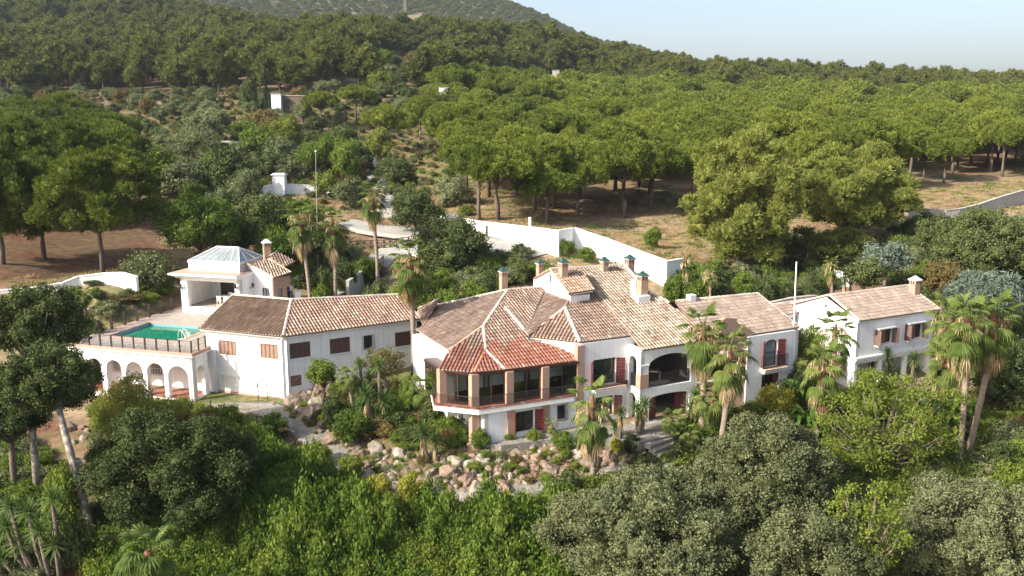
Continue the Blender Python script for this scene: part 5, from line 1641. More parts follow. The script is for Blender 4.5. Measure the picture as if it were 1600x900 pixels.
for x, y, z in zip(X, Y, Z):
    t = R.uniform()
    kd = 'olive' if t < .3 else 'darkshrub' if t < .5 else 'grey' if t < .7 else 'shrub' if t < .86 else 'lime' if t < .93 else 'rust'
    nmd = {'olive': 'grey-green bushy tree', 'darkshrub': 'dark evergreen shrub', 'grey': 'dull green oak shrub', 'shrub': 'fresh green shrub', 'lime': 'yellow-green shrub', 'rust': 'brownish drying shrub'}[kd]
    s = R.uniform(.9, 1.9) * (1.0 if kd == 'olive' else 1.15)
    where = 'in the clearing high in the forest' if y > 240 else 'in the scrub between the upper drive and the left pines'
    plant(kd, x, y, s, s * R.uniform(.9, 1.3), 'olive_tree' if kd == 'olive' else 'shrub', nmd + ' ' + where, 'shrub' if kd != 'olive' else 'tree', nmd + 's ' + where, z=z, parts=('trunk', 'crown') if kd == 'olive' else ('stem', 'foliage'))
P_ = plant_px
P_('stone', 605, 166, 94, 0, 'umbrella_pine', 'wide bright umbrella pine standing alone above the upper drive', 'pine tree', ybase=243)
P_('stone', 748, 222, 108, 0, 'umbrella_pine', 'umbrella pine with bare straight trunk, first on the left behind the white wall', 'pine tree', ybase=346)
P_('stone', 655, 150, 70, 205, 'umbrella_pine', 'umbrella pine partly hidden behind the lone bright pine', 'pine tree')
P_('stone', 720, 185, 80, 165, 'umbrella_pine', 'umbrella pine at the left edge of the stand beside the grassy strip', 'pine tree')
P_('stone', 500, 142, 62, 205, 'umbrella_pine', 'dark round pine right of the small brown building', 'pine tree')
P_('stone', 555, 132, 60, 215, 'umbrella_pine', 'round pine between the brown building and the far white wall', 'pine tree')
P_('stone', 183, 177, 66, 165, 'umbrella_pine', 'round solitary pine among the olives above the left stand', 'pine tree')
P_('cypress', 413, 104, 9, 212, 'cypress_tree', 'taller thin cypress left of the white-ended building', 'cypress')
P_('cypress', 420, 138, 8, 211, 'cypress_tree', 'shorter thin cypress touching the white-ended building', 'cypress')
P_('darkshrub', 388, 118, 30, 214, 'conifer', 'dark broad conifer left of the two cypresses', 'tree')

# ---------------------------------------------------------------- trees with crowns of their own
def big_tree(name, label, cat, mat, px, py, rx, ry, Y, n=14, seed=1, l=.2, w=.12, spacing=.34, tuft=.34, per=10, deep=.85, along=False, out=.5, updir=0, bark='bark', tr=.25, top=1.0, bot=.7, rmin=.26, rmax=.42, low=-.75, foot=None, core=True, holes=0, lean=None, shell=.7, flat=1.0):
    c = at_Y(px, py, Y)
    d = Y * cp - (c.z - H) * sp
    RX = rx / F * d; RZ_ = ry / F * d
    gx0, gy0 = (c.x, Y) if foot is None else foot
    z = tz(gx0, gy0)
    e = empty(name, (gx0, gy0, z), label, cat)
    lobes = egg(n, (RX, RX * deep, RZ_), top, bot, 0, rmin, rmax, shell, seed, flat)
    ox, oy, oz = c.x - gx0, Y - gy0, c.z - z
    lobes = [((a[0] + ox, a[1] + oy, a[2] + oz), b) for a, b in lobes]
    parts = crown(lobes, spacing, tuft, per, l, w, out, along, low=low, updir=updir, core=core, holes=holes)
    g = random.Random(seed)
    zb = max(.5, oz - RZ_ * .55)
    pts = [(0, 0, -.8), (ox * .15 + g.uniform(-.2, .2), oy * .15, zb * .45), (ox * .7 + g.uniform(-.2, .2), oy * .7, zb)]
    if lean: pts = lean
    tm = trunk_mesh('trunk_mesh', pts, tr, tr * .6, limbset((pts[-1][0], pts[-1][1]), lobes[:-1], tr * .45, pts[-1][2] * .8, g), bark)
    for nm, me in (('trunk', tm), ('crown', foliage_mesh('crown_mesh', parts, mat))):
        o = bpy.data.objects.new(nm, me); COL.objects.link(o); o.parent = e
    return e
B = big_tree
pine = dict(along=True, l=.36, w=.10, out=.68, updir=.7, spacing=.42, tuft=.30, per=14, low=-.6)
B('big_pine', 'largest bright pine with plumed branches right of the white boundary wall', 'pine tree', 'L_aleppo_light', 1160, 314, 86, 104, 98, n=58, seed=5, rmin=.12, rmax=.26, shell=.9, top=1.0, bot=.9, deep=.9, flat=.8, **pine)
B('big_pine', 'broad plumed pine leaning right, beside the largest bright pine', 'pine tree', 'L_aleppo_light', 1332, 304, 92, 76, 109, n=50, seed=6, rmin=.12, rmax=.27, shell=.9, deep=.9, flat=.8, **pine)
B('big_pine', 'low spreading pine branches under the two plumed pines near the gas tank', 'pine tree', 'L_aleppo', 1290, 385, 75, 28, 100, n=18, seed=16, rmin=.22, rmax=.32, shell=.8, deep=.8, **pine)
B('big_pine', 'small bright pine beside the upper drive, above the pole', 'pine tree', 'L_aleppo_light', 447, 214, 27, 34, 168, n=16, seed=7, rmin=.24, rmax=.36, **pine)
B('big_pine', 'small bright pine right of the upper drive gate pier', 'pine tree', 'L_aleppo_light', 592, 228, 22, 28, 158, n=14, seed=8, rmin=.24, rmax=.36, **pine)
lf1 = dict(l=.24, w=.15, spacing=.42, tuft=.4, per=9)
pine2 = dict(pine); pine2.update(l=.34, w=.09, spacing=.40, tuft=.25, per=14, low=-.8, top=.9, bot=.75, rmin=.15, rmax=.27, shell=.86, flat=.9, tr=.3)
for i_, (px_, py_, rx_, ry_, Y_, lb_) in enumerate(((150, 304, 94, 78, 88, 'largest shade-dark umbrella pine at the right end of the left stand, nearest the pool house'),
    (60, 310, 66, 74, 92, 'shade-dark umbrella pine left of the largest one, over red earth'), (-8, 306, 66, 82, 88, 'shade-dark umbrella pine cut by the left edge, nearest the camera'),
    (96, 240, 70, 52, 106, 'shade-dark umbrella pine just behind the largest one of the left stand'), (24, 232, 66, 54, 108, 'shade-dark umbrella pine in the second row near the left edge'),
    (-60, 250, 70, 62, 104, 'shade-dark umbrella pine mostly outside the left edge'), (190, 262, 44, 36, 112, 'small shade-dark umbrella pine tucked behind the largest one'))):
    B('umbrella_pine', lb_, 'pine tree', 'L_stone_shade', px_, py_, rx_, ry_, Y_, n=34, seed=300 + i_, **pine2)
B('oak_tree', 'dense dark oak in the middle behind the villa roofs', 'oak', 'L_oak_dark', 706, 392, 66, 54, 94, n=20, seed=21, **lf1)
B('oak_tree', 'dark oak above the timber fence, left of the densest oak', 'oak', 'L_oak_dark', 648, 328, 44, 34, 108, n=14, seed=22, **lf1)
B('oak_tree', 'small dark round oak on the bare slope by the upper drive', 'oak', 'L_oak_dark', 620, 266, 31, 22, 140, n=10, seed=23, **lf1)
B('oak_tree', 'grey-leaved oak beside the grassy strip, left of the front pine row', 'oak', 'L_oak', 708, 303, 34, 30, 122, n=11, seed=24, **lf1)
B('broadleaf_tree', 'light green leafy tree behind the pool house skylight', 'tree', 'L_green', 308, 352, 74, 48, 91, n=18, seed=25, **lf1)
B('broadleaf_tree', 'olive-green tree between the curved white wall and the pool house', 'tree', 'L_oak', 238, 424, 46, 36, 86, n=13, seed=26, **lf1)
B('broadleaf_tree', 'dark green tree behind the pool house chimney', 'tree', 'L_oak_dark', 412, 344, 50, 48, 98, n=15, seed=27, **lf1)
B('broadleaf_tree', 'fresh green tree between the pool house chimney and the first palm', 'tree', 'L_green', 430, 388, 34, 34, 92, n=12, seed=127, **lf1)
B('broadleaf_tree', 'bright leafy tree left of the first rear palm crown', 'tree', 'L_green', 440, 348, 40, 34, 103, n=13, seed=140, **lf1)
B('broadleaf_tree', 'yellow-green leafy tree between the first two rear palm crowns', 'tree', 'L_lime', 478, 338, 30, 22, 108, n=11, seed=141, **lf1)
B('broadleaf_tree', 'dark green tree behind the second rear palm trunk', 'tree', 'L_oak_dark', 505, 378, 40, 30, 96, n=13, seed=142, **lf1)
B('broadleaf_tree', 'dark green tree behind the pool house lantern', 'tree', 'L_oak_dark', 362, 372, 44, 32, 97, n=13, seed=143, **lf1)
B('olive_tree', 'grey-green olive tree above the leafy trees by the pool house', 'olive tree', 'L_olive', 352, 312, 30, 22, 112, n=11, seed=144, **lf1)
B('olive_tree', 'silvery olive tree below the white wall with the gate pier', 'olive tree', 'L_olive', 385, 292, 30, 27, 116, n=11, seed=28, **lf1)
B('olive_tree', 'silvery olive tree left of the tallest rear palm', 'olive tree', 'L_olive', 548, 300, 32, 26, 118, n=11, seed=29, **lf1)
B('oak_tree', 'wide grey-brown oak above the leafy tree, beside the left pines', 'oak', 'L_oak', 312, 232, 50, 34, 150, n=14, seed=30, **lf1)
B('broadleaf_tree', 'green rounded tree by the white wall on the upper drive', 'tree', 'L_green', 500, 240, 40, 28, 145, n=13, seed=31, **lf1)
B('broadleaf_tree', 'green bushy tree right of the pole on the upper drive', 'tree', 'L_green', 540, 250, 28, 30, 140, n=11, seed=131, **lf1)
B('almond_tree', 'small open almond tree in front of the white wall with the gate pier', 'almond tree', 'L_lime', 508, 288, 20, 20, 122, n=9, seed=132, **lf1)
B('oak_tree', 'large dark oak at the right edge behind the cottage', 'oak', 'L_oak_dark', 1545, 398, 80, 60, 86, n=40, seed=32, rmin=.16, rmax=.29, shell=.84, **lf1)
B('oak_tree', 'dark oak clump below the tan retaining wall', 'oak', 'L_oak_dark', 1462, 370, 36, 34, 96, n=12, seed=133, **lf1)
B('shrub_tree', 'grey-blue feathery shrub behind the cottage ridge', 'shrub', 'L_blue', 1385, 403, 42, 24, 88, n=12, seed=33, **lf1)
B('shrub_tree', 'brown-green rounded shrub right of the cottage chimney', 'shrub', 'L_rust', 1476, 437, 36, 26, 82, n=11, seed=34, **lf1)
B('shrub_tree', 'dark green thicket left of the grey-blue shrub', 'shrub', 'L_oak_dark', 1350, 428, 34, 26, 84, n=11, seed=35, **lf1)
B('conifer', 'pale grey-blue conifer with flat sprays at the right edge above the palms', 'conifer', 'L_blue', 1548, 462, 66, 34, 76, n=20, seed=36, along=True, l=.5, w=.1, out=.5, spacing=.4, tuft=.4, per=10)
B('broadleaf_tree', 'dark leafy tree in shade behind the two tall right palms', 'tree', 'L_oak_dark', 1575, 590, 62, 62, 64, n=18, seed=37, l=.2, w=.12, spacing=.38, tuft=.36)
fo = dict(l=.135, w=.095, spacing=.31, tuft=.24, per=20, out=.45)
B('oak_tree', 'upper crown of dark evergreen oak at the left edge below the pool terrace', 'oak', 'L_oak_dark', 58, 505, 74, 60, 54, n=30, seed=41, rmin=.17, rmax=.3, shell=.84, foot=(-30, 52), bark='bark_pale', **fo)
lt = at_Y(88, 650, 48); bs = ground_px(152, 862, 30, 60)
oz0 = tz(bs.x, bs.y)
lean = [(0, 0, -.4), ((lt.x - bs.x) * .45, (48 - bs.y) * .5, (lt.z - oz0) * .48), ((lt.x - bs.x) * .9, 48 - bs.y, lt.z - oz0), ((lt.x - bs.x) * 1.0 - .4, 49 - bs.y, lt.z - oz0 + 2.2)]
B('oak_tree', 'dark evergreen oak with a long pale leaning trunk in the left foreground', 'oak', 'L_oak_dark', 78, 600, 74, 58, 49, n=36, seed=42, rmin=.16, rmax=.29, shell=.84, foot=(bs.x, bs.y), bark='bark_pale', lean=lean, tr=.26, **fo)
B('oak_tree', 'lowest dark oak crown hanging at the left edge behind the leaning trunk', 'oak', 'L_oak_dark', 12, 640, 66, 64, 52, n=28, seed=60, rmin=.17, rmax=.3, shell=.84, **fo)
B('oak_tree', 'big rounded dark oak right of the leaning pale trunk', 'oak', 'L_oak_dark', 278, 742, 122, 100, 48, n=52, seed=43, rmin=.14, rmax=.27, shell=.86, **fo)
B('oak_tree', 'widest grey-green oak in the front middle', 'oak', 'L_oak', 1000, 838, 158, 86, 44, n=56, seed=44, rmin=.13, rmax=.25, shell=.88, **fo)
B('oak_tree', 'grey-green oak below the loggia palms, behind the widest oak', 'oak', 'L_oak', 1195, 752, 112, 92, 49, n=50, seed=45, rmin=.14, rmax=.26, shell=.87, **fo)
B('oak_tree', 'grey-green oak at the bottom edge right of the widest oak', 'oak', 'L_oak', 1262, 872, 96, 72, 41, n=42, seed=46, rmin=.15, rmax=.28, shell=.86, **fo)
B('oak_tree', 'blue-grey oak in the bottom right corner', 'oak', 'L_oak', 1520, 842, 112, 84, 45, n=50, seed=47, rmin=.14, rmax=.26, shell=.87, **fo)
fe = dict(l=.2, w=.09, spacing=.36, tuft=.28, per=12, core=False, flat=.4, holes=.2)
B('feathery_tree', 'wide feathery yellow-green tree in front of the cottage', 'tree', 'L_lime', 1385, 668, 104, 84, 55, n=64, seed=48, rmin=.1, rmax=.22, shell=.96, **fe)
B('feathery_tree', 'thin yellow-green tree between the two front right oaks', 'tree', 'L_lime', 1352, 832, 62, 76, 42, n=46, seed=49, rmin=.12, rmax=.24, shell=.95, **fe)
B('bamboo_clump', 'feathery yellow bamboo clump below the pool arcade', 'bamboo', 'L_bamboo', 198, 640, 46, 46, 57, n=14, seed=50, along=True, l=.34, w=.05, spacing=.3, tuft=.4, per=14, updir=.9, top=1.1, bot=1, core=False, tr=.04, rmin=.3, rmax=.45)
B('bamboo_clump', 'lower dull bamboo tuft right of the feathery clump under the arches', 'bamboo', 'L_bamboo', 262, 640, 26, 22, 59, n=8, seed=51, along=True, l=.3, w=.05, spacing=.3, tuft=.4, per=12, updir=.9, core=False, tr=.04)
B('shrub_tree', 'bronze-tinted leafy shrub against the bent wing wall', 'shrub', 'L_rust', 600, 568, 34, 26, 64, n=10, seed=52, l=.18, w=.12, spacing=.34, tuft=.3, core=False)
B('shrub_tree', 'bushy bright citrus tree on top of the stone outcrop', 'shrub', 'L_lime', 503, 584, 27, 22, 63, n=10, seed=53, l=.16, w=.11, spacing=.28, tuft=.26)

def bush(px, yt, w, Y, kind, label, cat='shrub', name='shrub', h=None): return plant_px(kind, px, yt, w, Y, name, label, cat)
for a in [
 (655, 558, 40, 65.5, 'shrub', 'round green bush at the foot of the slim palm by the wing'),
 (750, 668, 38, 56.2, 'shrub', 'clipped bush at the foot of the brick corner column'),
 (795, 672, 25, 57, 'shrub', 'narrow clipped bush left of the lower red-shuttered window'),
 (834, 669, 26, 57, 'lime', 'yellowish clipped bush under the lower red-shuttered window'),
 (878, 672, 38, 56.6, 'shrub', 'larger clipped round bush under the small barred window'),
 (742, 722, 32, 54.2, 'lime', 'egg-shaped yellow-green bush among the rockery boulders'),
 (797, 724, 26, 54.2, 'lime', 'small yellow-green bush on the rockery, right of the egg-shaped one'),
 (942, 670, 18, 57.3, 'darkshrub', 'slim dark bush right of the lone front palm'),
 (987, 676, 32, 56.8, 'darkshrub', 'dark round bush at the top of the stone steps'),
 (997, 708, 40, 54.6, 'darkshrub', 'loose dark bush beside the lower path below the steps'),
 (490, 689, 52, 56, 'lime', 'yellow-green bush at the left bend of the paved path'),
 (546, 712, 50, 54, 'lime', 'olive-yellow bush below the paved path, second from the bend'),
 (590, 742, 50, 51.5, 'yellow', 'left half of the bright yellow bush below the path'),
 (640, 738, 56, 51, 'yellow', 'bright yellow bush below the path centre'),
 (697, 772, 34, 50, 'yellow', 'small yellow bush on the lower edge of the path'),
 (792, 764, 18, 50.5, 'yellow', 'tiny yellow sapling on the lower edge of the path'),
 (548, 640, 62, 58.5, 'shrub', 'green bush dotted with yellow flowers right of the stone outcrop'),
 (425, 643, 52, 59.5, 'shrub', 'upright green bush left of the paved path start'),
 (400, 660, 70, 57, 'shrub', 'spreading green bush below the wing corner'),
 (90, 722, 62, 47, 'lime', 'yellow-green shrub left of the leaning pale trunk'),
 (964, 684, 26, 56.4, 'yellow', 'golden yellow bush between the lone palm and the steps'),
 (1165, 640, 60, 60, 'rust', 'reddish-green shrub at the foot of the right block'),
 (1216, 598, 60, 61.5, 'yellow', 'yellow-flowering shrub covering the right block door'),
 (1226, 640, 60, 60, 'shrub', 'green shrub below the yellow-flowering one'),
 (1075, 652, 46, 59, 'shrub', 'low bright shrub in front of the loggia gate'),
 (1062, 688, 52, 56.8, 'darkshrub', 'dark low shrub right of the stone steps'),
 (1108, 660, 40, 58, 'shrub', 'shrub between the two loggia palms'),
 (884, 373, 32, 98.5, 'shrub', 'shrub in the corner of the white boundary wall'),
 (917, 386, 36, 96, 'shrub', 'round shrub against the white boundary wall, right of the corner'),
 (1019, 354, 29, 103, 'shrub', 'small round-headed sapling on the bare ground behind the wall'),
 (502, 416, 36, 84, 'darkshrub', 'clipped dark bush between the first two rear palms'),
 (540, 402, 40, 88, 'darkshrub', 'clipped dark bush right of the second rear palm'),
 (572, 400, 34, 91, 'shrub', 'clipped bush beside the concrete drive'),
 (500, 440, 34, 80, 'shrub', 'low clipped hedge bush behind the wing ridge'),
 (585, 440, 52, 79, 'darkshrub', 'flat clipped bush left of the tall villa palm'),
 (620, 443, 46, 79, 'shrub', 'flat clipped bush behind the tall villa palm'),
 (660, 452, 50, 77, 'shrub', 'light green leafy bush over the wing roof end'),
 (700, 446, 52, 78, 'shrub', 'light green leafy bush behind the brown hipped roof'),
 (740, 438, 50, 79, 'shrub', 'light green leafy bush left of the lone brick chimney'),
 (772, 425, 40, 82, 'darkshrub', 'dark bush behind the lone brick chimney'),
 (815, 405, 30, 88, 'darkshrub', 'dark bush behind the white gable'),
 (800, 392, 26, 95, 'shrub', 'small bush against the white wall above the gable'),
 (960, 405, 30, 89, 'shrub', 'bush between the roof chimneys and the boundary wall'),
 (1055, 428, 44, 86, 'shrub', 'leafy bush right of the green-hooded roof chimney'),
 (1090, 436, 46, 85, 'shrub', 'leafy bush behind the right block ridge'),
 (1130, 440, 50, 86, 'darkshrub', 'dark bush behind the right block ridge end'),
 (1165, 425, 44, 90, 'shrub', 'bush in the shade under the largest pine'),
 (1200, 432, 44, 88, 'darkshrub', 'dark bush right of the largest pine trunk'),
 (1105, 410, 40, 92, 'shrub', 'bush between boundary wall end and largest pine'),
 (1275, 425, 34, 88, 'darkshrub', 'dark bush behind the flagpole'),
 (147, 438, 32, 82.5, 'darkshrub', 'small dark bush in front of the curved white wall'),
 (110, 455, 42, 80, 'shrub', 'low palm-like bush at the left end of the curved wall'),
 (165, 470, 50, 78, 'grey', 'grey bush in the stony garden beside the deck fence'),
 (200, 462, 46, 80, 'rust', 'reddish bush in the stony garden beside the deck fence'),
 (232, 455, 42, 82, 'lime', 'bright bush behind the deck fence near the pool house'),
 (140, 490, 56, 73, 'darkshrub', 'dark bush left of the deck fence'),
 (255, 440, 40, 86, 'shrub', 'bush left of the pool house pier'),
 (1262, 510, 56, 68, 'lime', 'bright bush in the gap between villa and cottage'),
 (1256, 560, 50, 66, 'darkshrub', 'dark bush at the foot of the villa right corner'),
 (1380, 590, 60, 61, 'shrub', 'green bush in front of the cottage porch'),
 (1330, 600, 60, 60, 'shrub', 'green bush left of the cottage porch'),
 (1440, 610, 70, 60, 'darkshrub', 'dark bush right of the cottage porch yuccas'),
 (1480, 640, 60, 58, 'lime', 'bright shrub left of the two tall right palms'),
 (1560, 690, 60, 55, 'darkshrub', 'dark bush right of the two tall right palms'),
 (1590, 720, 70, 52, 'lime', 'olive-yellow shrub at the right edge'),
 (1450, 735, 60, 52, 'grey', 'grey shrub above the bottom right oak'),
 (1500, 745, 60, 51, 'grey', 'dull green shrub above the bottom right oak, further right'),
 (320, 640, 60, 59, 'rust', 'dry brownish shrub below the last arch'),
 (350, 630, 50, 60, 'lime', 'low yellow-green shrub below the wing'),
 (120, 800, 44, 44, 'darkshrub', 'dark shrub beside the red path'),
 (200, 850, 70, 41, 'shrub', 'green shrub under the rounded dark oak'),
 (640, 590, 40, 61, 'shrub', 'green shrub left of the glazed room'),
 (675, 620, 44, 59.5, 'darkshrub', 'dark shrub under the glazed room corner'),
 (700, 650, 48, 58, 'shrub', 'green shrub beside the brick corner column'),
 (640, 690, 46, 57, 'shrub', 'green shrub on the rockery left of the tall yucca'),
 (715, 690, 40, 57, 'darkshrub', 'dark shrub behind the rockery'),
 (520, 615, 44, 61, 'darkshrub', 'dark shrub on the stone outcrop'),
]:
    kind = a[4]
    bush(*a)
# ---------------------------------------------------------------- palms, yuccas, paddle plants
def strip(pts, wid, nrm, tint):
    """ribbon blade through pts (k,3) with widths and a width direction"""
    pts = np.array(pts); k = len(pts)
    wid = np.array(wid)[:, None] * .5
    V = np.stack([pts - nrm * wid, pts + nrm * wid], 1).reshape(-1, 3)
    i = np.arange(k - 1) * 2
    Q = np.stack([i, i + 1, i + 3, i + 2], -1)
    return V, Q, np.full((len(V), 3), tint)
def fan_frond(az, el, pet, blade, droop, seg=19, tint=.5, spread=2.9, g=R):
    """palmate frond: petiole plus a fan of pleated segments with drooping tips"""
    hdir = np.array([math.cos(az), math.sin(az), 0]); side = np.array([-math.sin(az), math.cos(az), 0]); up = np.array([0, 0, 1.])
    parts = []
    p = np.zeros(3); pts = [p]
    e = el
    for i in range(3):
        p = p + (hdir * math.cos(e) + up * math.sin(e)) * pet / 3; e -= .12 + droop * .12; pts.append(p)
    parts.append(strip(pts, [.07, .05, .045, .04], side, tint))
    ax = hdir * math.cos(e) + up * math.sin(e); nrm = np.cross(side, ax)
    for j in range(seg):
        a = (j / (seg - 1) - .5) * spread
        d = ax * math.cos(a) + side * math.sin(a)
        ln = blade * (1 - .28 * abs(a) / (spread / 2)) * g.uniform(.9, 1.08)
        w_ = unit(np.cross(nrm, d) + nrm * (.55 if j % 2 else -.55))
        bl = [p, p + d * ln * .42 + nrm * .02, p + d * ln * .75 - up * ln * (.06 + .10 * droop), p + d * ln * .95 - up * ln * (.22 + .28 * droop)]
        parts.append(strip(bl, [.02, blade * .125, blade * .055, .006], w_, float(np.clip(tint + g.normal(0, .12), 0, 1))))
    return parts
M['boot'] = mat_simple('palm_boot', (.22, .09, .045), (.12, .06, .035), 8, .9)
def palm(label, px, Y, ptop, trunk_r=.2, fl=1.0, nlive=30, ndead=16, px_base=None, hub=1.0, stalks=12, name='fan_palm', skirt=.9, group=None):
    """ptop photo pixel where the crown springs from the trunk"""
    if group: fl *= 1.16
    top = at_Y(ptop[0], ptop[1], Y)
    bx = at_Y(px_base or px, 500, Y).x; z = tz(bx, Y)
    e = empty(name, (bx, Y, z), label, 'palm tree', group)
    t = Vector((top.x - bx, 0, top.z - z))
    n = 9; pts = []; rad = []
    for i in range(n):
        f = i / (n - 1); pts.append((t.x * f + .12 * math.sin(f * 3), .05 * math.sin(f * 5), -.5 + (t.z + .5) * f)); rad.append(trunk_r * (1.35 - .35 * min(1, f * 3)) * (1 if f < .8 else 1.05))
    mb = MB(); mb.tube(pts, rad, 10)
    for i in range(int(t.z / .3)):          # leaf-scar rings
        zz = i * .3 + .1; f = (zz + .5) / (t.z + .5)
        if f > 1: break
        c = Vector((t.x * f + .12 * math.sin(f * 3), .05 * math.sin(f * 5), zz)); r = trunk_r * 1.06 * (1.35 - .35 * min(1, f * 3))
        mb.grid([[c + Vector((math.cos(a * .7854) * rr, math.sin(a * .7854) * rr, h)) for a in range(8)] for h, rr in ((0, r * .96), (.04, r * 1.05), (.09, r * .96))])
    o = bpy.data.objects.new('trunk', mb.mesh('trunk_mesh', M['palm_bark'], True)); COL.objects.link(o); o.parent = e
    base = np.array([t.x, 0, t.z])
    hb_ = MB(); hb_.tube([(t.x, 0, t.z - .1), (t.x, 0, t.z + hub * .5), (t.x, 0, t.z + hub)], [trunk_r * 1.5, trunk_r * 1.3, trunk_r * .5], 8)
    o = bpy.data.objects.new('crown_boot', hb_.mesh('boot_mesh', M['boot'])); COL.objects.link(o); o.parent = e
    if stalks and ndead:
        S_ = []
        for i in range(stalks):
            az = i * 2.39996 + 1; hd = np.array([math.cos(az), math.sin(az), 0]); sd = np.array([-math.sin(az), math.cos(az), 0]); up = np.array([0, 0, 1.]); L = fl * R.uniform(.7, 1.05)
            q = base + up * hub * R.uniform(.4, .85)
            S_.append(strip([q, q + hd * L * .5 + up * .25, q + hd * L * .9 + up * .05, q + hd * L * 1.1 - up * .3], [.03, .03, .03, .02], sd, .6))
            for j in range(16):
                f = R.uniform(.45, 1); c_ = q + hd * L * f * 1.05 + up * (.2 - .45 * f ** 3)
                a_ = R.uniform(0, 6.28); dd_ = np.array([math.cos(a_), math.sin(a_), 0]) * R.uniform(.05, .22)
                S_.append(strip([c_, c_ + dd_ - up * .1, c_ + dd_ * 1.2 - up * R.uniform(.25, .55)], [.04, .07, .02], np.array([-dd_[1], dd_[0], 0]) / max(.01, np.linalg.norm(dd_)), R.uniform(.5, 1)))
        o = bpy.data.objects.new('seed_stalks', foliage_mesh('stalks_mesh', join(S_), 'L_dead')); COL.objects.link(o); o.parent = e
    live = []; dead = []
    for i in range(nlive):
        f = i / nlive
        el = 1.35 - 2.35 * f + R.uniform(-.15, .15)
        az = i * 2.39996 + R.uniform(-.25, .25)
        L = fan_frond(az, el, fl * R.uniform(.55, .85), fl * R.uniform(.68, .9), .35 + f * 1.1, tint=float(np.clip(.65 - f * .35 + R.normal(0, .12), 0, 1)))
        off = base + np.array([math.cos(az) * trunk_r * .7, math.sin(az) * trunk_r * .7, hub * (1 - f) ** 1.0])
        live += [(v + off, q, c) for v, q, c in L]
    o = bpy.data.objects.new('live_fronds', foliage_mesh('fronds_mesh', join(live), 'L_palm')); COL.objects.link(o); o.parent = e
    if ndead:
        for i in range(ndead):
            az = i * 2.39996 + R.uniform(-.3, .3); f = R.uniform(0, 1)
            L = fan_frond(az, -.35 - .9 * f, fl * R.uniform(.45, .85), fl * R.uniform(.5, .85), 1.6, seg=9, tint=R.uniform(.1, .95), spread=1.3)
            off = base + np.array([math.cos(az) * trunk_r, math.sin(az) * trunk_r, -.05 - skirt * .55 * f])
            dead += [(v + off, q, c) for v, q, c in L]
        o = bpy.data.objects.new('dead_fronds', foliage_mesh('fronds_mesh', join(dead), 'L_dead')); COL.objects.link(o); o.parent = e
    return e
G8 = 'tall fan palms round the house'
palm('fan palm with a shaggy tan skirt, leftmost of the three behind the wing', 480, 80, (471, 362), .17, 1.02, 26, 30, px_base=487, skirt=1.5, group=G8, hub=1.9)
palm('fan palm with rusty seed stalks, middle of the three behind the wing', 523, 81, (521, 374), .17, .98, 26, 26, skirt=1.4, group=G8, hub=1.9)
palm('tallest rear fan palm beside the concrete drive', 592, 90, (582, 326), .18, 1.02, 28, 22, px_base=592, skirt=1.2, group=G8, hub=1.9)
palm('tall fan palm in front of the wing with its trunk crossing the shuttered window', 642, 66, (641, 434), .19, 1.05, 30, 30, px_base=643, skirt=1.0, group=G8, hub=1.9)
palm('lone fan palm with brown skirt in front of the french windows', 930, 53.6, (925, 662), .2, 1.05, 24, 14, px_base=930, skirt=1.6, group=G8, hub=1.9)
palm('fan palm covering the loggia right edge, left of the loggia pair', 1102, 58.6, (1098, 545), .2, 1.05, 30, 24, px_base=1103, skirt=1.2, group=G8, hub=1.9)
palm('fan palm with hanging dead fronds, right of the loggia pair', 1133, 57, (1139, 580), .2, 1.1, 30, 26, px_base=1131, skirt=1.2, group=G8, hub=1.9)
palm('lower front fan palm of the pair left of the cottage', 1284, 57.5, (1284, 600), .17, 1.0, 28, 20, px_base=1284, group=G8, hub=1.9)
palm('upper rear fan palm of the pair left of the cottage', 1296, 60, (1303, 548), .17, .98, 28, 22, px_base=1297, group=G8, hub=1.9)
palm('tall fan palm with straight pale trunk, left of the right-hand trio', 1522, 55, (1510, 535), .19, 1.15, 32, 22, px_base=1521, group=G8, hub=1.9)
palm('tall fan palm with leaning trunk, right of the right-hand trio', 1532, 56, (1550, 530), .19, 1.15, 32, 26, px_base=1531, group=G8, hub=1.9)
palm('shorter fan palm behind the right-hand trio trunks', 1480, 60, (1482, 530), .18, 1.15, 32, 10, px_base=1500, group=G8, hub=1.9)
palm('fan palm with orange dead fronds beside the right-hand trunks', 1470, 59, (1478, 585), .18, 1.0, 26, 18, px_base=1482, group=G8, hub=1.9)
palm('small pale palm behind the right block ridge', 1108, 84, (1108, 438), .1, .6, 22, 4, px_base=1108)
palm('small yellowish palm left of the largest pine', 1072, 88, (1072, 418), .1, .55, 20, 6, px_base=1072)
palm('young fan palm right of the flagpole against the pines', 1296, 84, (1298, 425), .14, .62, 24, 14, px_base=1298, skirt=1.2)
palm('low fan palm with dark fronds in the garden left of the glazed room', 660, 60.5, (660, 612), .15, .85, 26, 0, name='low_fan_palm', hub=.3, stalks=0)
palm('low fan palm beside the bent wing shrubs', 546, 61.5, (543, 592), .12, .7, 24, 0, name='low_fan_palm', hub=.3, stalks=0)
palm('big-leaved fan palm at the bottom edge below the rounded oak', 235, 38.5, (232, 868), .16, 1.2, 24, 0, name='low_fan_palm', hub=.3, stalks=0)
palm('small palm under the loggia pair', 1115, 58, (1112, 628), .12, .95, 26, 8, name='low_fan_palm', hub=.3, stalks=0)
palm('bright arching small palm in front of the loggia gate', 1052, 58.5, (1050, 660), .12, .75, 26, 0, name='low_fan_palm', hub=.3, stalks=0)
palm('small palm in front of the dark bush beside the red-shuttered gate', 1062, 57, (1075, 680), .12, .6, 22, 0, name='low_fan_palm', hub=.3, stalks=0)
palm('small palm beside the curved white wall', 130, 78, (130, 465), .12, .7, 22, 0, name='low_fan_palm', hub=.3, stalks=0)
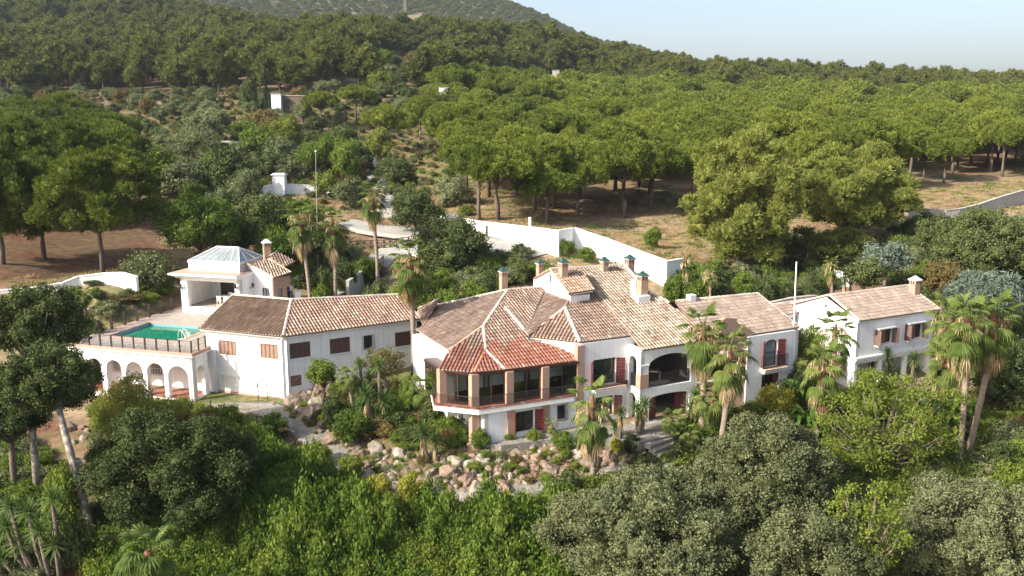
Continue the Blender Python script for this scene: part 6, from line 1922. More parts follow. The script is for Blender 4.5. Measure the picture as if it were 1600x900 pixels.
palm('small palm with broad pale fan below the house, right of the barred window', 905, 57, (862, 668), .06, .38, 16, 0, name='low_fan_palm', hub=.3, stalks=0)
def rosette(c, r, n=58, tint=.5):
    out = []
    for i in range(n):
        f = (i + .5) / n; el = 1.45 - 2.0 * f; az = i * 2.39996
        h = np.array([math.cos(az), math.sin(az), 0]); s = np.array([-math.sin(az), math.cos(az), 0]); up = np.array([0, 0, 1.])
        d = h * math.cos(el) + up * math.sin(el); L = r * R.uniform(.85, 1.1)
        b = [c, c + d * L * .5, c + d * L * .85 - up * L * .04, c + d * L - up * L * (.08 + .15 * f)]
        out.append(strip(b, [.05, .085, .055, .005], s, float(np.clip(tint + R.normal(0, .2), 0, 1))))
    return out
def yucca(label, pxb, Y, heads, skirt=True, group=None, sk='L_dead'):
    bx = at_Y(pxb, 500, Y).x; z = tz(bx, Y)
    e = empty('yucca', (bx, Y, z), label, 'yucca', group)
    L = []; D = []; mb = MB()
    for k, (px, py, r) in enumerate(heads):
        yo = Y + R.uniform(-.5, .5)
        p = at_Y(px, py, yo); d = yo * cp - (p.z - H) * sp
        rr = r / F * d
        c = np.array([p.x - bx, yo - Y, p.z - z])
        L += rosette(c, rr)
        b0 = Vector((c[0] * .35, c[1] * .35, -.3)); cc = Vector(c)
        mb.tube([b0, b0.lerp(cc, .5) + Vector((c[0] * .15, 0, 0)), cc], [.15, .12, .1], 7)
        if skirt:
            for i in range(26):
                az = i * 2.4; f = R.uniform(0, 1); h = np.array([math.cos(az), math.sin(az), 0]); s = np.array([-math.sin(az), math.cos(az), 0])
                q = c - np.array([0, 0, .1 + f * rr * .9]); 
                D.append(strip([q, q + h * .16 - np.array([0, 0, .25]), q + h * .2 - np.array([0, 0, .75 * rr + .2])], [.05, .07, .01], s, R.uniform(0, 1)))
    for nm, me in (('stem', mb.mesh('stem_mesh', M['bark'], True)), ('leaf_heads', foliage_mesh('heads_mesh', join(L), 'L_yucca'))):
        o = bpy.data.objects.new(nm, me); COL.objects.link(o); o.parent = e
    if D:
        o = bpy.data.objects.new('dead_leaves', foliage_mesh('dead_mesh', join(D), sk)); COL.objects.link(o); o.parent = e
yucca('many-headed yucca clump, upper part against the bent wing wall', 588, 62, [(562, 572, 19), (592, 572, 19), (577, 592, 18), (556, 600, 17)], False)
yucca('many-headed yucca clump, front part with straw skirts on the rockery top', 596, 60, [(572, 618, 22), (600, 626, 24), (614, 648, 25), (586, 654, 26), (605, 660, 24), (566, 634, 19)])
yucca('two-headed yucca with a straw skirt standing on the rockery', 678, 55, [(660, 676, 27), (680, 690, 22)])
yucca('tall twin-headed yucca in front of the loggia corner', 1000, 58, [(996, 640, 19), (1008, 632, 18), (1003, 650, 15)])
yucca('slim yucca between the lone palm and the loggia corner', 974, 57.2, [(970, 645, 15), (961, 668, 17)])
yucca('yucca clump in front of the right gate leaf of the loggia', 1088, 59.5, [(1086, 618, 20), (1080, 640, 22), (1092, 650, 20)])
yucca('left yucca of the pair in front of the cottage porch', 1388, 62, [(1387, 556, 17), (1390, 578, 18)], False)
yucca('right yucca of the pair in front of the cottage porch', 1430, 62, [(1428, 562, 17), (1432, 582, 20)], False)
yucca('third yucca between the porch yuccas and the right palms', 1462, 61, [(1462, 590, 19), (1468, 606, 17)], False)
yucca('big yucca clump in the bottom left corner beside the red path', 52, 43.5, [(82, 780, 28), (44, 800, 26), (88, 812, 24), (8, 822, 26), (30, 852, 27), (86, 852, 28), (56, 886, 28), (14, 790, 20), (60, 830, 26), (2, 872, 24)], False)
yucca('yucca with a thick pale skirt behind the link building', 1300, 84, [(1300, 418, 15)], True)
yucca('smaller yucca right of the pale-skirted one', 1327, 84, [(1330, 425, 12), (1320, 440, 13)], True)
NB = 1
yucca('single dark yucca in the paved court behind the villa chimneys', 777, 97, [(777, 396, 9)], True)
yucca('pale yucca shoot on the rockery in front of the small palm', 912, 56, [(902, 690, 10), (915, 700, 9)], False)
def paddle(label, px, Y, ytop, wpx, n=16, name='banana_plant'):
    p = at_Y(px, ytop, Y); z = tz(p.x, Y); h = p.z - z; d = Y * cp - (p.z - H) * sp; w = wpx / F * d / 2
    e = empty(name, (p.x, Y, z), label, 'banana plant')
    L = []; mb = MB()
    for i in range(n):
        az = i * 2.4; f = i / n; hh = h * R.uniform(.45, .85); r0 = np.array([R.uniform(-.3, .3), R.uniform(-.3, .3), hh * .5])
        hd = np.array([math.cos(az), math.sin(az), 0]); s = np.array([-math.sin(az), math.cos(az), 0]); up = np.array([0, 0, 1.])
        ln = w * R.uniform(.8, 1.1)
        b = [r0, r0 + hd * ln * .35 + up * h * .3, r0 + hd * ln * .75 + up * h * .38, r0 + hd * ln + up * h * .22]
        L.append(strip(b, [.06, .42, .38, .05], s, R.uniform(0, 1)))
        mb.tube([(r0[0] * .6, r0[1] * .6, -.2), tuple(r0)], [.07, .04], 5)
    for nm, me in (('stem', mb.mesh('stem_mesh', M['bark'], True)), ('leaves', foliage_mesh('leaf_mesh', join(L), 'L_banana'))):
        o = bpy.data.objects.new(nm, me); COL.objects.link(o); o.parent = e
paddle('broad-leaved banana plant at the right corner of the villa', 1240, 62.5, 580, 46, 18)
paddle('broad-leaved banana plant between the cottage-side palms and the feathery tree', 1338, 59, 582, 56, 18)
paddle('broad-leaved banana plant below the cottage-side palms', 1270, 58, 622, 60, 18)
paddle('low banana plant beside the two tall right palm trunks', 1490, 57, 600, 56, 16)

# ---------------------------------------------------------------- undergrowth of the slope (uncountable)
def scatter(name, polys, kinds, x0, x1, y0, y1, s, smin, smax, excl=None, hz=1.0, label=None):
    X, Y, Z = cand(polys, x0, x1, y0, y1, s, excl)
    k = len(X)
    if k == 0: return
    ms = [c for kd in kinds for c, t in PROTO[kd]]
    S = R.uniform(smin, smax, k)
    gn_scatter(name, np.stack([X, Y, Z - .1], -1), np.stack([S, S, S * hz * R.uniform(.8, 1.2, k)], -1), R.uniform(0, 6.28, k), R.integers(0, len(ms), k), ms)
for v in range(3):
    lobes = egg(6, (.62, .62, .45), 1.0, .6, .38, .35, .55, .6, 500 + v)
    for k, mm in (('u_creeper', 'L_creeper'), ('u_lime', 'L_lime'), ('u_green', 'L_green'), ('u_dark', 'L_oak_dark'), ('u_grey', 'L_oak'), ('u_rust', 'L_rust')):
        PROTO.setdefault(k, []).append((foliage_mesh('undergrowth_mesh', crown(lobes, .15, .13, 9, .085, .055, .45, low=-.4), mm), None))
    n = 90
    P0_ = np.stack([R.normal(0, .22, n), R.normal(0, .22, n), np.full(n, .12)], -1)
    D0 = unit(np.stack([R.normal(0, .35, n), R.normal(0, .35, n), np.ones(n)], -1))
    for k, mm in (('g_dry', 'L_dry'), ('g_green', 'L_grass')):
        PROTO.setdefault(k, []).append((foliage_mesh('grass_mesh', leaves(P0_, D0, .42, .035, .85, True), mm), None))
hedge = [[(395, 702), (470, 735), (560, 790), (640, 835), (700, 880), (1500, 1300), (-300, 1300), (300, 830), (330, 700)], [(640, 832), (700, 822), (870, 812), (900, 900), (900, 1200), (640, 1200)]]
scatter('creeper_thicket', [[(385, 720), (470, 775), (580, 835), (620, 870), (560, 920), (430, 920), (330, 820), (330, 720)], [(640, 842), (700, 838), (880, 826), (885, 880), (800, 890), (700, 890)]], ['u_creeper', 'u_green'], -40, 20, 36, 62, .75, 1.3, 2.1, hz=2.1)
scatter('lime_thicket', [[(300, 840), (380, 815), (450, 870), (600, 870), (700, 885), (880, 872), (900, 1300), (150, 1300), (150, 890)]], ['u_lime', 'u_lime', 'u_green', 'u_creeper'], -30, 20, 20, 50, .75, 1.2, 1.9, hz=1.6)
scatter('path_edge_growth', [[(330, 685), (400, 690), (500, 742), (620, 800), (650, 850), (560, 850), (380, 730)], [(640, 815), (860, 800), (1000, 775), (1100, 750), (1100, 790), (880, 840), (640, 850)]], ['u_green', 'u_creeper', 'u_lime', 'u_rust'], -40, 20, 40, 62, .8, .7, 1.15)
scatter('slope_undergrowth', [[(870, 770), (1000, 745), (1100, 720), (1300, 690), (1750, 690), (1900, 1500), (870, 1500)]], ['u_green', 'u_dark', 'u_grey', 'u_lime'], -5, 60, 22, 60, .9, 1.1, 1.7, hz=1.1)
scatter('left_undergrowth', [[(-400, 640), (60, 700), (100, 760), (85, 900), (60, 1400), (-600, 1400)], [(150, 700), (330, 690), (330, 860), (160, 1000), (140, 860)]], ['u_dark', 'u_green', 'u_grey'], -60, -8, 22, 62, .9, 1.0, 1.6)
scatter('garden_undergrowth', [[(520, 600), (680, 590), (690, 650), (740, 690), (700, 700), (560, 690), (520, 660)], [(1080, 650), (1240, 640), (1600, 620), (1900, 640), (1900, 700), (1100, 700)], [(150, 640), (300, 645), (440, 690), (330, 700), (150, 690)]], ['u_green', 'u_dark', 'u_lime', 'u_rust'], -40, 60, 50, 66, .95, .8, 1.6)
scatter('court_undergrowth', [[(440, 395), (560, 395), (600, 440), (560, 455), (440, 455)], [(640, 420), (830, 400), (860, 440), (640, 470)], [(1040, 430), (1260, 420), (1340, 440), (1220, 480), (1060, 470)], [(1290, 430), (1900, 400), (1900, 560), (1470, 560), (1440, 470)], [(1380, 345), (1900, 345), (1900, 420), (1380, 420)]], ['u_green', 'u_dark', 'u_grey'], -40, 90, 60, 112, 1.6, 1.0, 2.2)
NOG = [[(540, 350), (800, 380), (870, 400), (700, 420), (600, 395)], [(530, 460), (560, 430), (620, 385), (640, 395), (590, 450)]]
scatter('hillside_scrub', [[(-500, 145), (700, 145), (740, 345), (640, 300), (560, 330), (380, 350), (260, 350), (200, 230), (-500, 200)]], ['u_grey', 'u_dark', 'u_rust', 'u_green', 'u_grey'], -190, 10, 108, 275, 3.4, .7, 1.7, NOG)
scatter('dry_grass', [[(-500, 150), (700, 150), (900, 352), (1600, 280), (2000, 280), (2000, 420), (1040, 440), (780, 400), (640, 400), (380, 430), (-500, 470)]], ['g_dry', 'g_dry', 'g_green'], -150, 110, 78, 240, 1.25, .8, 1.9, NOG + [[(-600, 300), (250, 330), (250, 405), (100, 432), (-600, 440)]], hz=.6)
scatter('bank_growth', [[(112, 462), (235, 452), (262, 478), (150, 515), (95, 505)]], ['u_rust', 'u_dark', 'u_grey', 'u_green'], -50, -25, 66, 90, 1.3, .6, 1.3)
scatter('rockery_plants', [[(540, 700), (700, 712), (1000, 702), (960, 738), (780, 768), (690, 772), (600, 752)], [(446, 640), (470, 600), (520, 604), (560, 690), (500, 700)]], ['u_rust', 'u_lime', 'u_green', 'u_grey'], -40, 14, 48, 66, 1.0, .35, .8)
scatter('rockery_grass', [[(430, 680), (560, 760), (700, 800), (900, 780), (1080, 745), (1060, 700), (1000, 700), (740, 700), (640, 650), (520, 620), (430, 640)], [(300, 630), (440, 645), (470, 700), (400, 700), (290, 660)]], ['g_dry', 'g_dry', 'g_green'], -40, 14, 48, 66, .5, .55, 1.1, hz=.75)
# ---------------------------------------------------------------- paths, walls, rocks and small things
def ribbon(name, pts, width, mat, lift=.05, kerb=None, sub=6):
    P = []
    for i in range(len(pts) - 1):
        for k in range(sub): P.append(pts[i].lerp(pts[i + 1], k / sub))
    P.append(pts[-1])
    for _ in range(3):
        P = [P[0]] + [(P[i - 1] + P[i] * 2 + P[i + 1]) / 4 for i in range(1, len(P) - 1)] + [P[-1]]
    if not hasattr(width, '__len__'): width = [width] * len(pts)
    rows = []
    n = len(P)
    for i, p in enumerate(P):
        d = P[min(i + 1, n - 1)] - P[max(i - 1, 0)]; d.z = 0; d.normalize(); s = Vector((-d.y, d.x, 0))
        f = i / (n - 1) * (len(width) - 1); a = int(min(f, len(width) - 2)); w = width[a] + (width[a + 1] - width[a]) * (f - a)
        row = []
        for k in range(7):
            q = p + s * (w * (k / 6 - .5)); row.append((q.x, q.y))
        rows.append(row)
    A = np.array(rows); Zt = terr(A[..., 0], A[..., 1])
    zc = Zt.max(1, keepdims=True) * .6 + Zt * .4 + lift
    V = np.concatenate([A, np.maximum(zc, Zt + lift)[..., None]], -1)
    lo = V[:, [0, 6]].copy(); lo[..., 2] -= .35
    i = np.arange(n * 7).reshape(n, 7)
    Q = np.stack([i[:-1, :-1], i[:-1, 1:], i[1:, 1:], i[1:, :-1]], -1).reshape(-1, 4)
    j = n * 7 + np.arange(n * 2).reshape(n, 2)
    Q2 = np.stack([i[:-1, 0], i[1:, 0], j[1:, 0], j[:-1, 0]], -1); Q3 = np.stack([i[1:, 6], i[:-1, 6], j[:-1, 1], j[1:, 1]], -1)
    me = np_mesh(name, np.concatenate([V.reshape(-1, 3), lo.reshape(-1, 3)]), np.concatenate([Q, Q2, Q3]), mat, None, False)
    return link(name, me, kind='structure')
GPx = lambda l: [ground_px(x, y) for x, y in l]
ribbon('paved_path', GPx([(415, 642), (448, 652), (482, 676), (512, 706), (545, 735), (600, 763), (650, 777), (710, 784), (780, 779), (860, 768), (930, 756), (990, 742), (1050, 732), (1095, 735)]), [2.6, 2.4, 2.4, 2.0, 1.8, 1.5, 1.5, 1.6, 1.6, 1.6, 1.6, 1.8], M['paving'])
ribbon('house_pavement', GPx([(300, 640), (360, 637), (420, 641)]), [1.6, 2.2, 2.6], M['paving'], .045)
tp_ = Uline(W1o, -1.6)
mb = MB(); mb.prism([tp_ - W * .2, tp_ - W * .9 + U * .5, Uline(W1o, 2) - W * 1.3, Uline(W1o, 5) - W * 2.3, Uline(W1o, 7.5) - W * 4.6, Uline(W1o, 10.3) - W * 4.6, Uline(W1o, 12.5) - W * 3.2, Uline(W1o, 20) - W * 2.8, Uline(W1o, 20) + W * .5, Uline(W1o, 4) + W * .3], -.5, .14)
mb.build('terrace_paving', M['paving'], None, kind='structure')
ribbon('red_earth_path', GPx([(112, 770), (116, 830), (118, 900), (120, 980)]), [1.2, 1.7, 2.0, 2.2], mat_simple('red_earth', (.26, .09, .045), (.18, .06, .035), 2, .95, .8, 6), .05)
ribbon('drive', [at_z(500, 462, 3.6), ground_px(545, 448), ground_px(580, 422), ground_px(604, 398), ground_px(640, 387), ground_px(700, 400)], [6, 4.2, 3.6, 3.4, 5, 6], M['drive'], .08)
ribbon('upper_yard', [ground_px(540, 352), ground_px(600, 364), ground_px(680, 372), ground_px(760, 388), ground_px(840, 402)], [4, 5, 5.5, 7, 5], M['yard'], .08)
ribbon('upper_drive', GPx([(610, 345), (600, 310), (588, 285), (572, 262), (552, 240), (470, 232), (380, 226), (330, 224)]), [3.2, 3.0, 3.0, 3.0, 3.2, 3, 3, 3], M['drive'], .08)
# stone steps down from the terrace
sp0 = at_z(1030, 688, 0); sp1 = at_z(1050, 722, -1.7)
stp = empty('stone_steps', sp0, 'flight of rough stone steps from the villa terrace down to the lower path', 'steps')
dd_ = (sp1 - sp0); dh_ = Vector((dd_.x + .6, dd_.y - 2.2, 0)).normalized(); sd_ = Vector((-dh_.y, dh_.x, 0))
for i in range(7):
    c = Vector((sp0.x, sp0.y, 0)) + dh_ * (.38 * i) - ZU * (.24 * i + .16)
    mb = MB(off=c); mb.box(c, dh_ * .27, sd_ * 1.2, ZU * .13)
    o = bpy.data.objects.new('step', mb.mesh('step_mesh', M['paving'])); COL.objects.link(o); o.parent = stp; o.location = c - sp0
# rocks
def rock_mesh(seed):
    bm = bmesh.new(); bmesh.ops.create_icosphere(bm, subdivisions=3, radius=1)
    g = random.Random(seed)
    from mathutils import noise
    planes = [(Vector((g.gauss(0, 1), g.gauss(0, 1), g.gauss(0, 1))).normalized(), g.uniform(.55, .85)) for _ in range(9)]
    for v in bm.verts:
        p = v.co.copy()
        for n_, d_ in planes:
            k = p.dot(n_)
            if k > d_: p -= n_ * (k - d_) * .9
        p *= 1 + .16 * noise.noise(v.co * 2.3 + Vector((seed, 0, 0))) + .07 * noise.noise(v.co * 6 + Vector((0, seed, 0)))
        v.co = p
    me = bpy.data.meshes.new('rock_mesh'); bm.to_mesh(me); bm.free()
    ca = me.color_attributes.new('col', 'FLOAT_COLOR', 'POINT')
    b = g.choice([(.24, .20, .155), (.19, .145, .11), (.30, .255, .205), (.20, .14, .10)])
    ca.data.foreach_set('color', [*b, 1.0] * len(me.vertices)); me.materials.append(M['rock']); me.update()
    return me
RK = [rock_mesh(i) for i in range(9)]
def rocks(polys, n, smin, smax, label, group, seed, red=False):
    g = random.Random(seed)
    xs = [p[0] for q in polys for p in q]; ys = [p[1] for q in polys for p in q]
    done = []; t = 0
    while len(done) < n and t < n * 60:
        t += 1
        x, y = g.uniform(min(xs), max(xs)), g.uniform(min(ys), max(ys))
        s = smin + (smax - smin) * g.random() ** 2.2
        p = ground_px(x, y, 35, 110)
        if not in_px(polys, np.array([p.x]), np.array([p.y]), np.array([p.z]))[0]: continue
        if any((p.x - q[0]) ** 2 + (p.y - q[1]) ** 2 < ((s + q[2]) * .62) ** 2 for q in done): continue
        done.append((p.x, p.y, s))
        o = bpy.data.objects.new('boulder', g.choice(RK)); COL.objects.link(o)
        o.location = (p.x, p.y, p.z - s * .08); o.rotation_euler = (g.uniform(-.5, .5), g.uniform(-.5, .5), g.uniform(0, 6.28)); o.scale = (s * g.uniform(.8, 1.25), s * g.uniform(.7, 1.1), s * g.uniform(.6, .95))
        u_, v_, _ = proj((p.x, p.y, p.z)); sz_ = 'large' if s > (smin + (smax - smin) * .45) else 'small'
        ll = label
        if 'rockery' in group: ll = sz_ + ' ' + label + (', at its left end' if u_ < 640 else ', below the tall yucca' if u_ < 730 else ', below the corner column' if u_ < 810 else ', below the barred window' if u_ < 900 else ', near the lone palm' if u_ < 960 else ', near the steps')
        elif 'outcrop' in group: ll = sz_ + ' ' + label + (', upper part' if v_ < 650 else ', lower part')
        tag(o, ll, 'boulder', group)
rocks([[(540, 696), (600, 700), (700, 712), (800, 712), (900, 706), (1000, 706), (1015, 728), (960, 738), (900, 748), (780, 768), (690, 772), (600, 752), (555, 726)]], 150, .28, .95, 'pale weathered boulder of the rockery between villa and lower path', 'boulders of the rockery', 3)
rocks([[(446, 640), (458, 610), (480, 598), (520, 604), (540, 640), (560, 690), (545, 712), (510, 690), (480, 660)]], 48, .35, 1.7, 'reddish boulder of the stone outcrop beside the wing corner', 'boulders of the outcrop', 4)
rocks([[(130, 470), (235, 462), (255, 480), (160, 512), (120, 505)], [(470, 410), (560, 405), (560, 440), (480, 450)]], 40, .25, .6, 'small reddish stone bedded in the garden bank behind the terrace', 'stones of the upper garden', 5)
rocks([[(105, 665), (200, 665), (180, 730), (120, 730)], [(1190, 430), (1330, 425), (1330, 450), (1200, 470)], [(-60, 650), (20, 640), (10, 740), (-60, 760)]], 40, .25, .7, 'reddish stone lying on the bare bank', 'stones of the bare banks', 6)
rocks([[(1385, 735), (1440, 735), (1440, 780), (1385, 780)]], 2, .7, 1.0, 'dark boulder on the slope above the bottom right oak', 'boulders above the bottom right oak', 8)

rocks([[(745, 698), (905, 690), (1000, 694), (1000, 706), (900, 708), (750, 714)]], 30, .3, .8, 'brownish edging stone along the front of the villa terrace', 'edging stones of the villa terrace', 9)
# white boundary walls
def garden_wall(name, label, tops, hgt, mat='white', th=.3, coping=True, smooth=1):
    """tops: (photo x, photo y of the top edge, distance)"""
    P = [at_Y(*t) for t in tops]
    e = empty(name, (P[0].x, P[0].y, P[0].z - hgt), label, 'wall')
    mb = MB(); cb = MB()
    for a, b in zip(P[:-1], P[1:]):
        d = (b - a); d.z = 0; d.normalize(); s = Vector((-d.y, d.x, 0)) * th
        lo = lambda p: Vector((p.x, p.y, min(p.z - hgt, tz(p.x, p.y)) - .6))
        A, B_ = a - d * .0, b + d * .0
        mb.poly([lo(A), lo(B_), B_, A]); mb.poly([lo(A) + s, A + s, B_ + s, lo(B_) + s]); mb.poly([A, B_, B_ + s, A + s])
        mb.poly([lo(A), A, A + s, lo(A) + s]); mb.poly([lo(B_), B_, B_ + s, lo(B_) + s])
        if coping:
            m_ = (A + B_) / 2 + s / 2 + ZU * .045
            cb.box(m_, (B_ - A) / 2, s.normalized() * (th / 2 + .05), ZU * .04)
    mb.build('wall_face', M[mat], e)
    if coping: cb.build('coping', M['white_trim' if mat == 'white' else mat], e)
    return e
garden_wall('boundary_wall', 'long bright white boundary wall stepping down behind the villa roofs', [(688, 333, 113), (745, 346, 108), (873, 361, 98), (897, 357, 101), (945, 373, 97.5), (1000, 394, 93), (1042, 409, 90), (1068, 405, 92)], 2.3)
garden_wall('boundary_wall', 'white wall with a gate pier beside the upper drive', [(408, 293, 122), (428, 289, 124), (452, 288, 125), (512, 292, 126), (530, 305, 122)], 1.9)
garden_wall('garden_wall', 'low curved white wall left of the pool terrace', [(-60, 458, 79), (40, 452, 80.5), (98, 443, 81.5), (122, 433, 82.3), (160, 428, 82.6), (190, 427, 82.6), (212, 434, 82)], 1.7)
garden_wall('retaining_wall', 'weathered tan retaining wall climbing to the right edge', [(1420, 325, 116), (1478, 329, 112), (1500, 327, 112.5), (1530, 320, 114), (1562, 309, 117), (1600, 298, 121), (1700, 286, 128)], 1.8, 'tan_wall')
garden_wall('garden_wall', 'low stone edging wall beside the concrete drive', [(545, 440, 86), (585, 412, 94), (600, 398, 99)], .5, 'tan_wall')
garden_wall('garden_wall', 'low stone wall in the shade behind the link building', [(1185, 478, 84), (1240, 466, 86), (1280, 462, 87)], .8, 'tan_wall')
gp_ = at_Y(437, 290, 124.5)
e = empty('gate_pier', gp_ - ZU * 2, 'square white gate pier with a little cap on the upper white wall', 'gate pier')
mb = MB(); mb.box(gp_ + ZU * -.2, (.85, 0, 0), (0, .7, 0), ZU * 1.7); mb.build('pier', M['white'], e)
mb = MB(); mb.box(gp_ + ZU * 1.55, (1.0, 0, 0), (0, .85, 0), ZU * .06); mb.box(gp_ + ZU * 1.68, (.8, 0, 0), (0, .65, 0), ZU * .07); mb.build('cap', M['white_trim'], e)
gp_ = ground_px(583, 262); e = empty('gate_pier', gp_, 'small white gate pier at the top of the upper drive', 'gate pier')
mb = MB(); mb.box(gp_ + ZU * .9, (.6, 0, 0), (0, .5, 0), ZU * 1.1); mb.build('pier', M['white'], e)
mb = MB(); mb.box(gp_ + ZU * 2.05, (.7, 0, 0), (0, .6, 0), ZU * .05); mb.build('cap', M['white_trim'], e)
# openings and markers on the boundary wall
p = at_Y(762, 362, 106.6); e = empty('wall_niche', p, 'small dark framed niche in the long white boundary wall', 'niche')
mb = MB(); mb.box(p - Vector((0, .05, 0)), (.28, 0, 0), (0, .04, 0), ZU * .75); mb.build('recess', M['interior'], e)
mb = MB(); mb.box(p - Vector((0, .08, 0)) - ZU * .8, (.36, 0, 0), (0, .06, 0), ZU * .05); mb.build('sill', M['white_trim'], e)
p = at_Y(827.5, 352, 104.5); e = empty('marker_post', p, 'short white post standing behind the white boundary wall', 'post')
mb = MB(); mb.box(p + ZU * .2, (.16, 0, 0), (0, .16, 0), ZU * .7); mb.build('post', M['white'], e)
mb = MB(); mb.box(p + ZU * .93, (.2, 0, 0), (0, .2, 0), ZU * .03); mb.build('cap', M['white_trim'], e)
# crossed timber fence above the drive
def cross_fence(label, tops, n, h=1.0):
    P = [at_Y(*t) for t in tops]
    for q in P: q.z = tz(q.x, q.y) + .1
    e = empty('timber_fence', P[0], label, 'fence')
    for a, b in zip(P[:-1], P[1:]):
        for k in range(n):
            p = a.lerp(b, k / n); q = a.lerp(b, (k + 1) / n)
            mb = MB(); mb.box(p + ZU * h / 2, (.07, 0, 0), (0, .07, 0), ZU * (h / 2 + .05)); mb.build('post', M['wood_post'], e)
            mb = MB(); mb.tube([p + ZU * .1, q + ZU * (h - .1)], .045, 4); mb.tube([p + ZU * (h - .1), q + ZU * .1], .045, 4); mb.tube([p + ZU * h, q + ZU * h], .05, 4); mb.build('cross_rail', M['wood_post'], e)
    return e
cross_fence('dark crossed timber fence between the drive and the upper yard', [(548, 382, 102.5), (600, 380, 103), (648, 374, 104)], 5)
post_fence('post_fence', 'thin dark posts along the garden edge below the wing', [ground_px(240, 640), ground_px(330, 648), ground_px(402, 676), ground_px(462, 700)], 1.1, 2.6, .03, (.95, .1), mesh=False)
# iron gate frame left open by the wing
gb = ground_px(404, 628); e = empty('iron_gate', gb, 'open iron gate frame standing on the pavement in front of the wing', 'gate')
mb = MB()
q0_ = gb; q1_ = gb + d1 * .85
for a, b in ((q0_, q0_ + ZU * 1.45), (q1_, q1_ + ZU * 1.45), (q0_ + ZU * 1.45, q1_ + ZU * 1.45), (q0_ + ZU * .75, q1_ + ZU * .75), (q0_ + ZU * .08, q1_ + ZU * .08)): mb.tube([a, b], .035, 5)
mb.build('gate_frame', M['iron'], e)
mb = MB(); mb.box(q0_ + ZU * 1.2, (.05, 0, 0), (0, .05, 0), ZU * .1); mb.build('hinge', M['iron'], e)
# flagpole, upper pole, pylon
fb = at_Y(1240, 540, 66.5); z0_ = tz(fb.x, fb.y); ft = at_Y(1244.5, 411, 66.5)
e = empty('flagpole', (fb.x, fb.y, z0_), 'tall bare white flagpole between the villa and the cottage', 'flagpole')
mb = MB(); mb.tube([(fb.x, fb.y, z0_), ft], [.075, .05], 8); mb.build('pole', M['white_trim'], e)
mb = MB(); mb.tube([ft, ft + ZU * .1], [.07, .03], 8); mb.build('finial', M['white_trim'], e)
for (lx_, x0_, y0_, x1_, y1_, Y_, r_, lab) in ((0, 497, 420, 493, 236, 95, .04, 'thin pale pole rising between the rear palms'),):
    a = at_Y(x0_, y0_, Y_); b = at_Y(x1_, y1_, Y_); a.z = tz(a.x, a.y)
    e = empty('lamp_pole', a, lab, 'pole'); mb = MB(); mb.tube([a, b], [r_, r_ * .7], 7); mb.build('pole', M['yard'], e)
    mb = MB(); mb.box(b, (.1, 0, 0), (0, .06, 0), ZU * .05); mb.build('lamp_head', M['white_trim'], e)
pb_ = at_Y(633, 24, 600); e = empty('lattice_mast', pb_ - ZU * 6, 'tiny grey lattice mast on the skyline of the upper forest', 'mast')
mb = MB()
for sx in (-1, 1):
    for sy in (-1, 1): mb.tube([pb_ + Vector((sx * 1.1, sy * 1.1, -10)), pb_ + Vector((sx * .25, sy * .25, 15))], .14, 4)
mb.build('mast_leg', M['yard'], e, kind='stuff')
mb = MB()
for k in range(12):
    z0_ = -8 + k * 1.9; w0 = 1.1 - (k * 1.9 + 2) / 25 * .85; w1_ = 1.1 - (k * 1.9 + 3.9) / 25 * .85
    for s in (-1, 1): mb.tube([pb_ + Vector((-w0, s * w0, z0_)), pb_ + Vector((w1_, s * w1_, z0_ + 1.9))], .09, 3)
mb.build('bracing', M['yard'], e, kind='stuff')
# far buildings
def far_box(name, label, px0, px1, yt, yb, Y, mat, dep=5, roofm=None, parts=()):
    a = at_Y(px0, yb, Y); b = at_Y(px1, yb, Y); t = at_Y((px0 + px1) / 2, yt, Y)
    e = empty(name, (a.x, Y, a.z - .5), label, 'building')
    w = Wall(Vector((a.x, Y, 0)), Vector((b.x, Y, 0)), a.z - 2, t.z)
    for (x0, x1, y0, y1) in parts:
        o = w.op_px(x0, y0, x1, y1); g = MB(); w.panel(g, o[0], o[1], o[2], o[3], -.2); g.build('window', M['interior'], e)
    mb = MB(); w.fill(mb); mb.prism([(a.x + .01, Y + .3), (b.x - .01, Y + .3), (b.x - .01, Y + dep), (a.x + .01, Y + dep)], a.z - 2, t.z - .02); mb.build('wall', M[mat], e)
    mb = MB(); mb.box(((a.x + b.x) / 2, Y + dep / 2, t.z + .08), ((b.x - a.x) / 2 + .15, 0, 0), (0, dep / 2 + .15, 0), (0, 0, .08)); mb.build('roof_slab', M[roofm or 'yard'], e)
far_box('hut', 'white end block of the small building beside the cypresses', 425, 439.5, 147, 179, 207, 'white')
far_box('hut', 'brown-fronted flat building right of the white end block', 440, 481, 150, 176, 208.5, 'bark', roofm='deck_edge', parts=((446, 454, 156, 168), (462, 474, 164, 175)))
far_box('hut', 'tiny tan block at the edge of the upper pine stand', 864, 874, 110, 123, 330, 'tan_wall', 4)
far_box('hut', 'small white wall piece glinting among the middle pines', 686, 700, 137, 150, 232, 'white', 3)
far_box('hut', 'tiny white block above the small white wall piece', 716, 720, 127, 132, 245, 'white', 2)
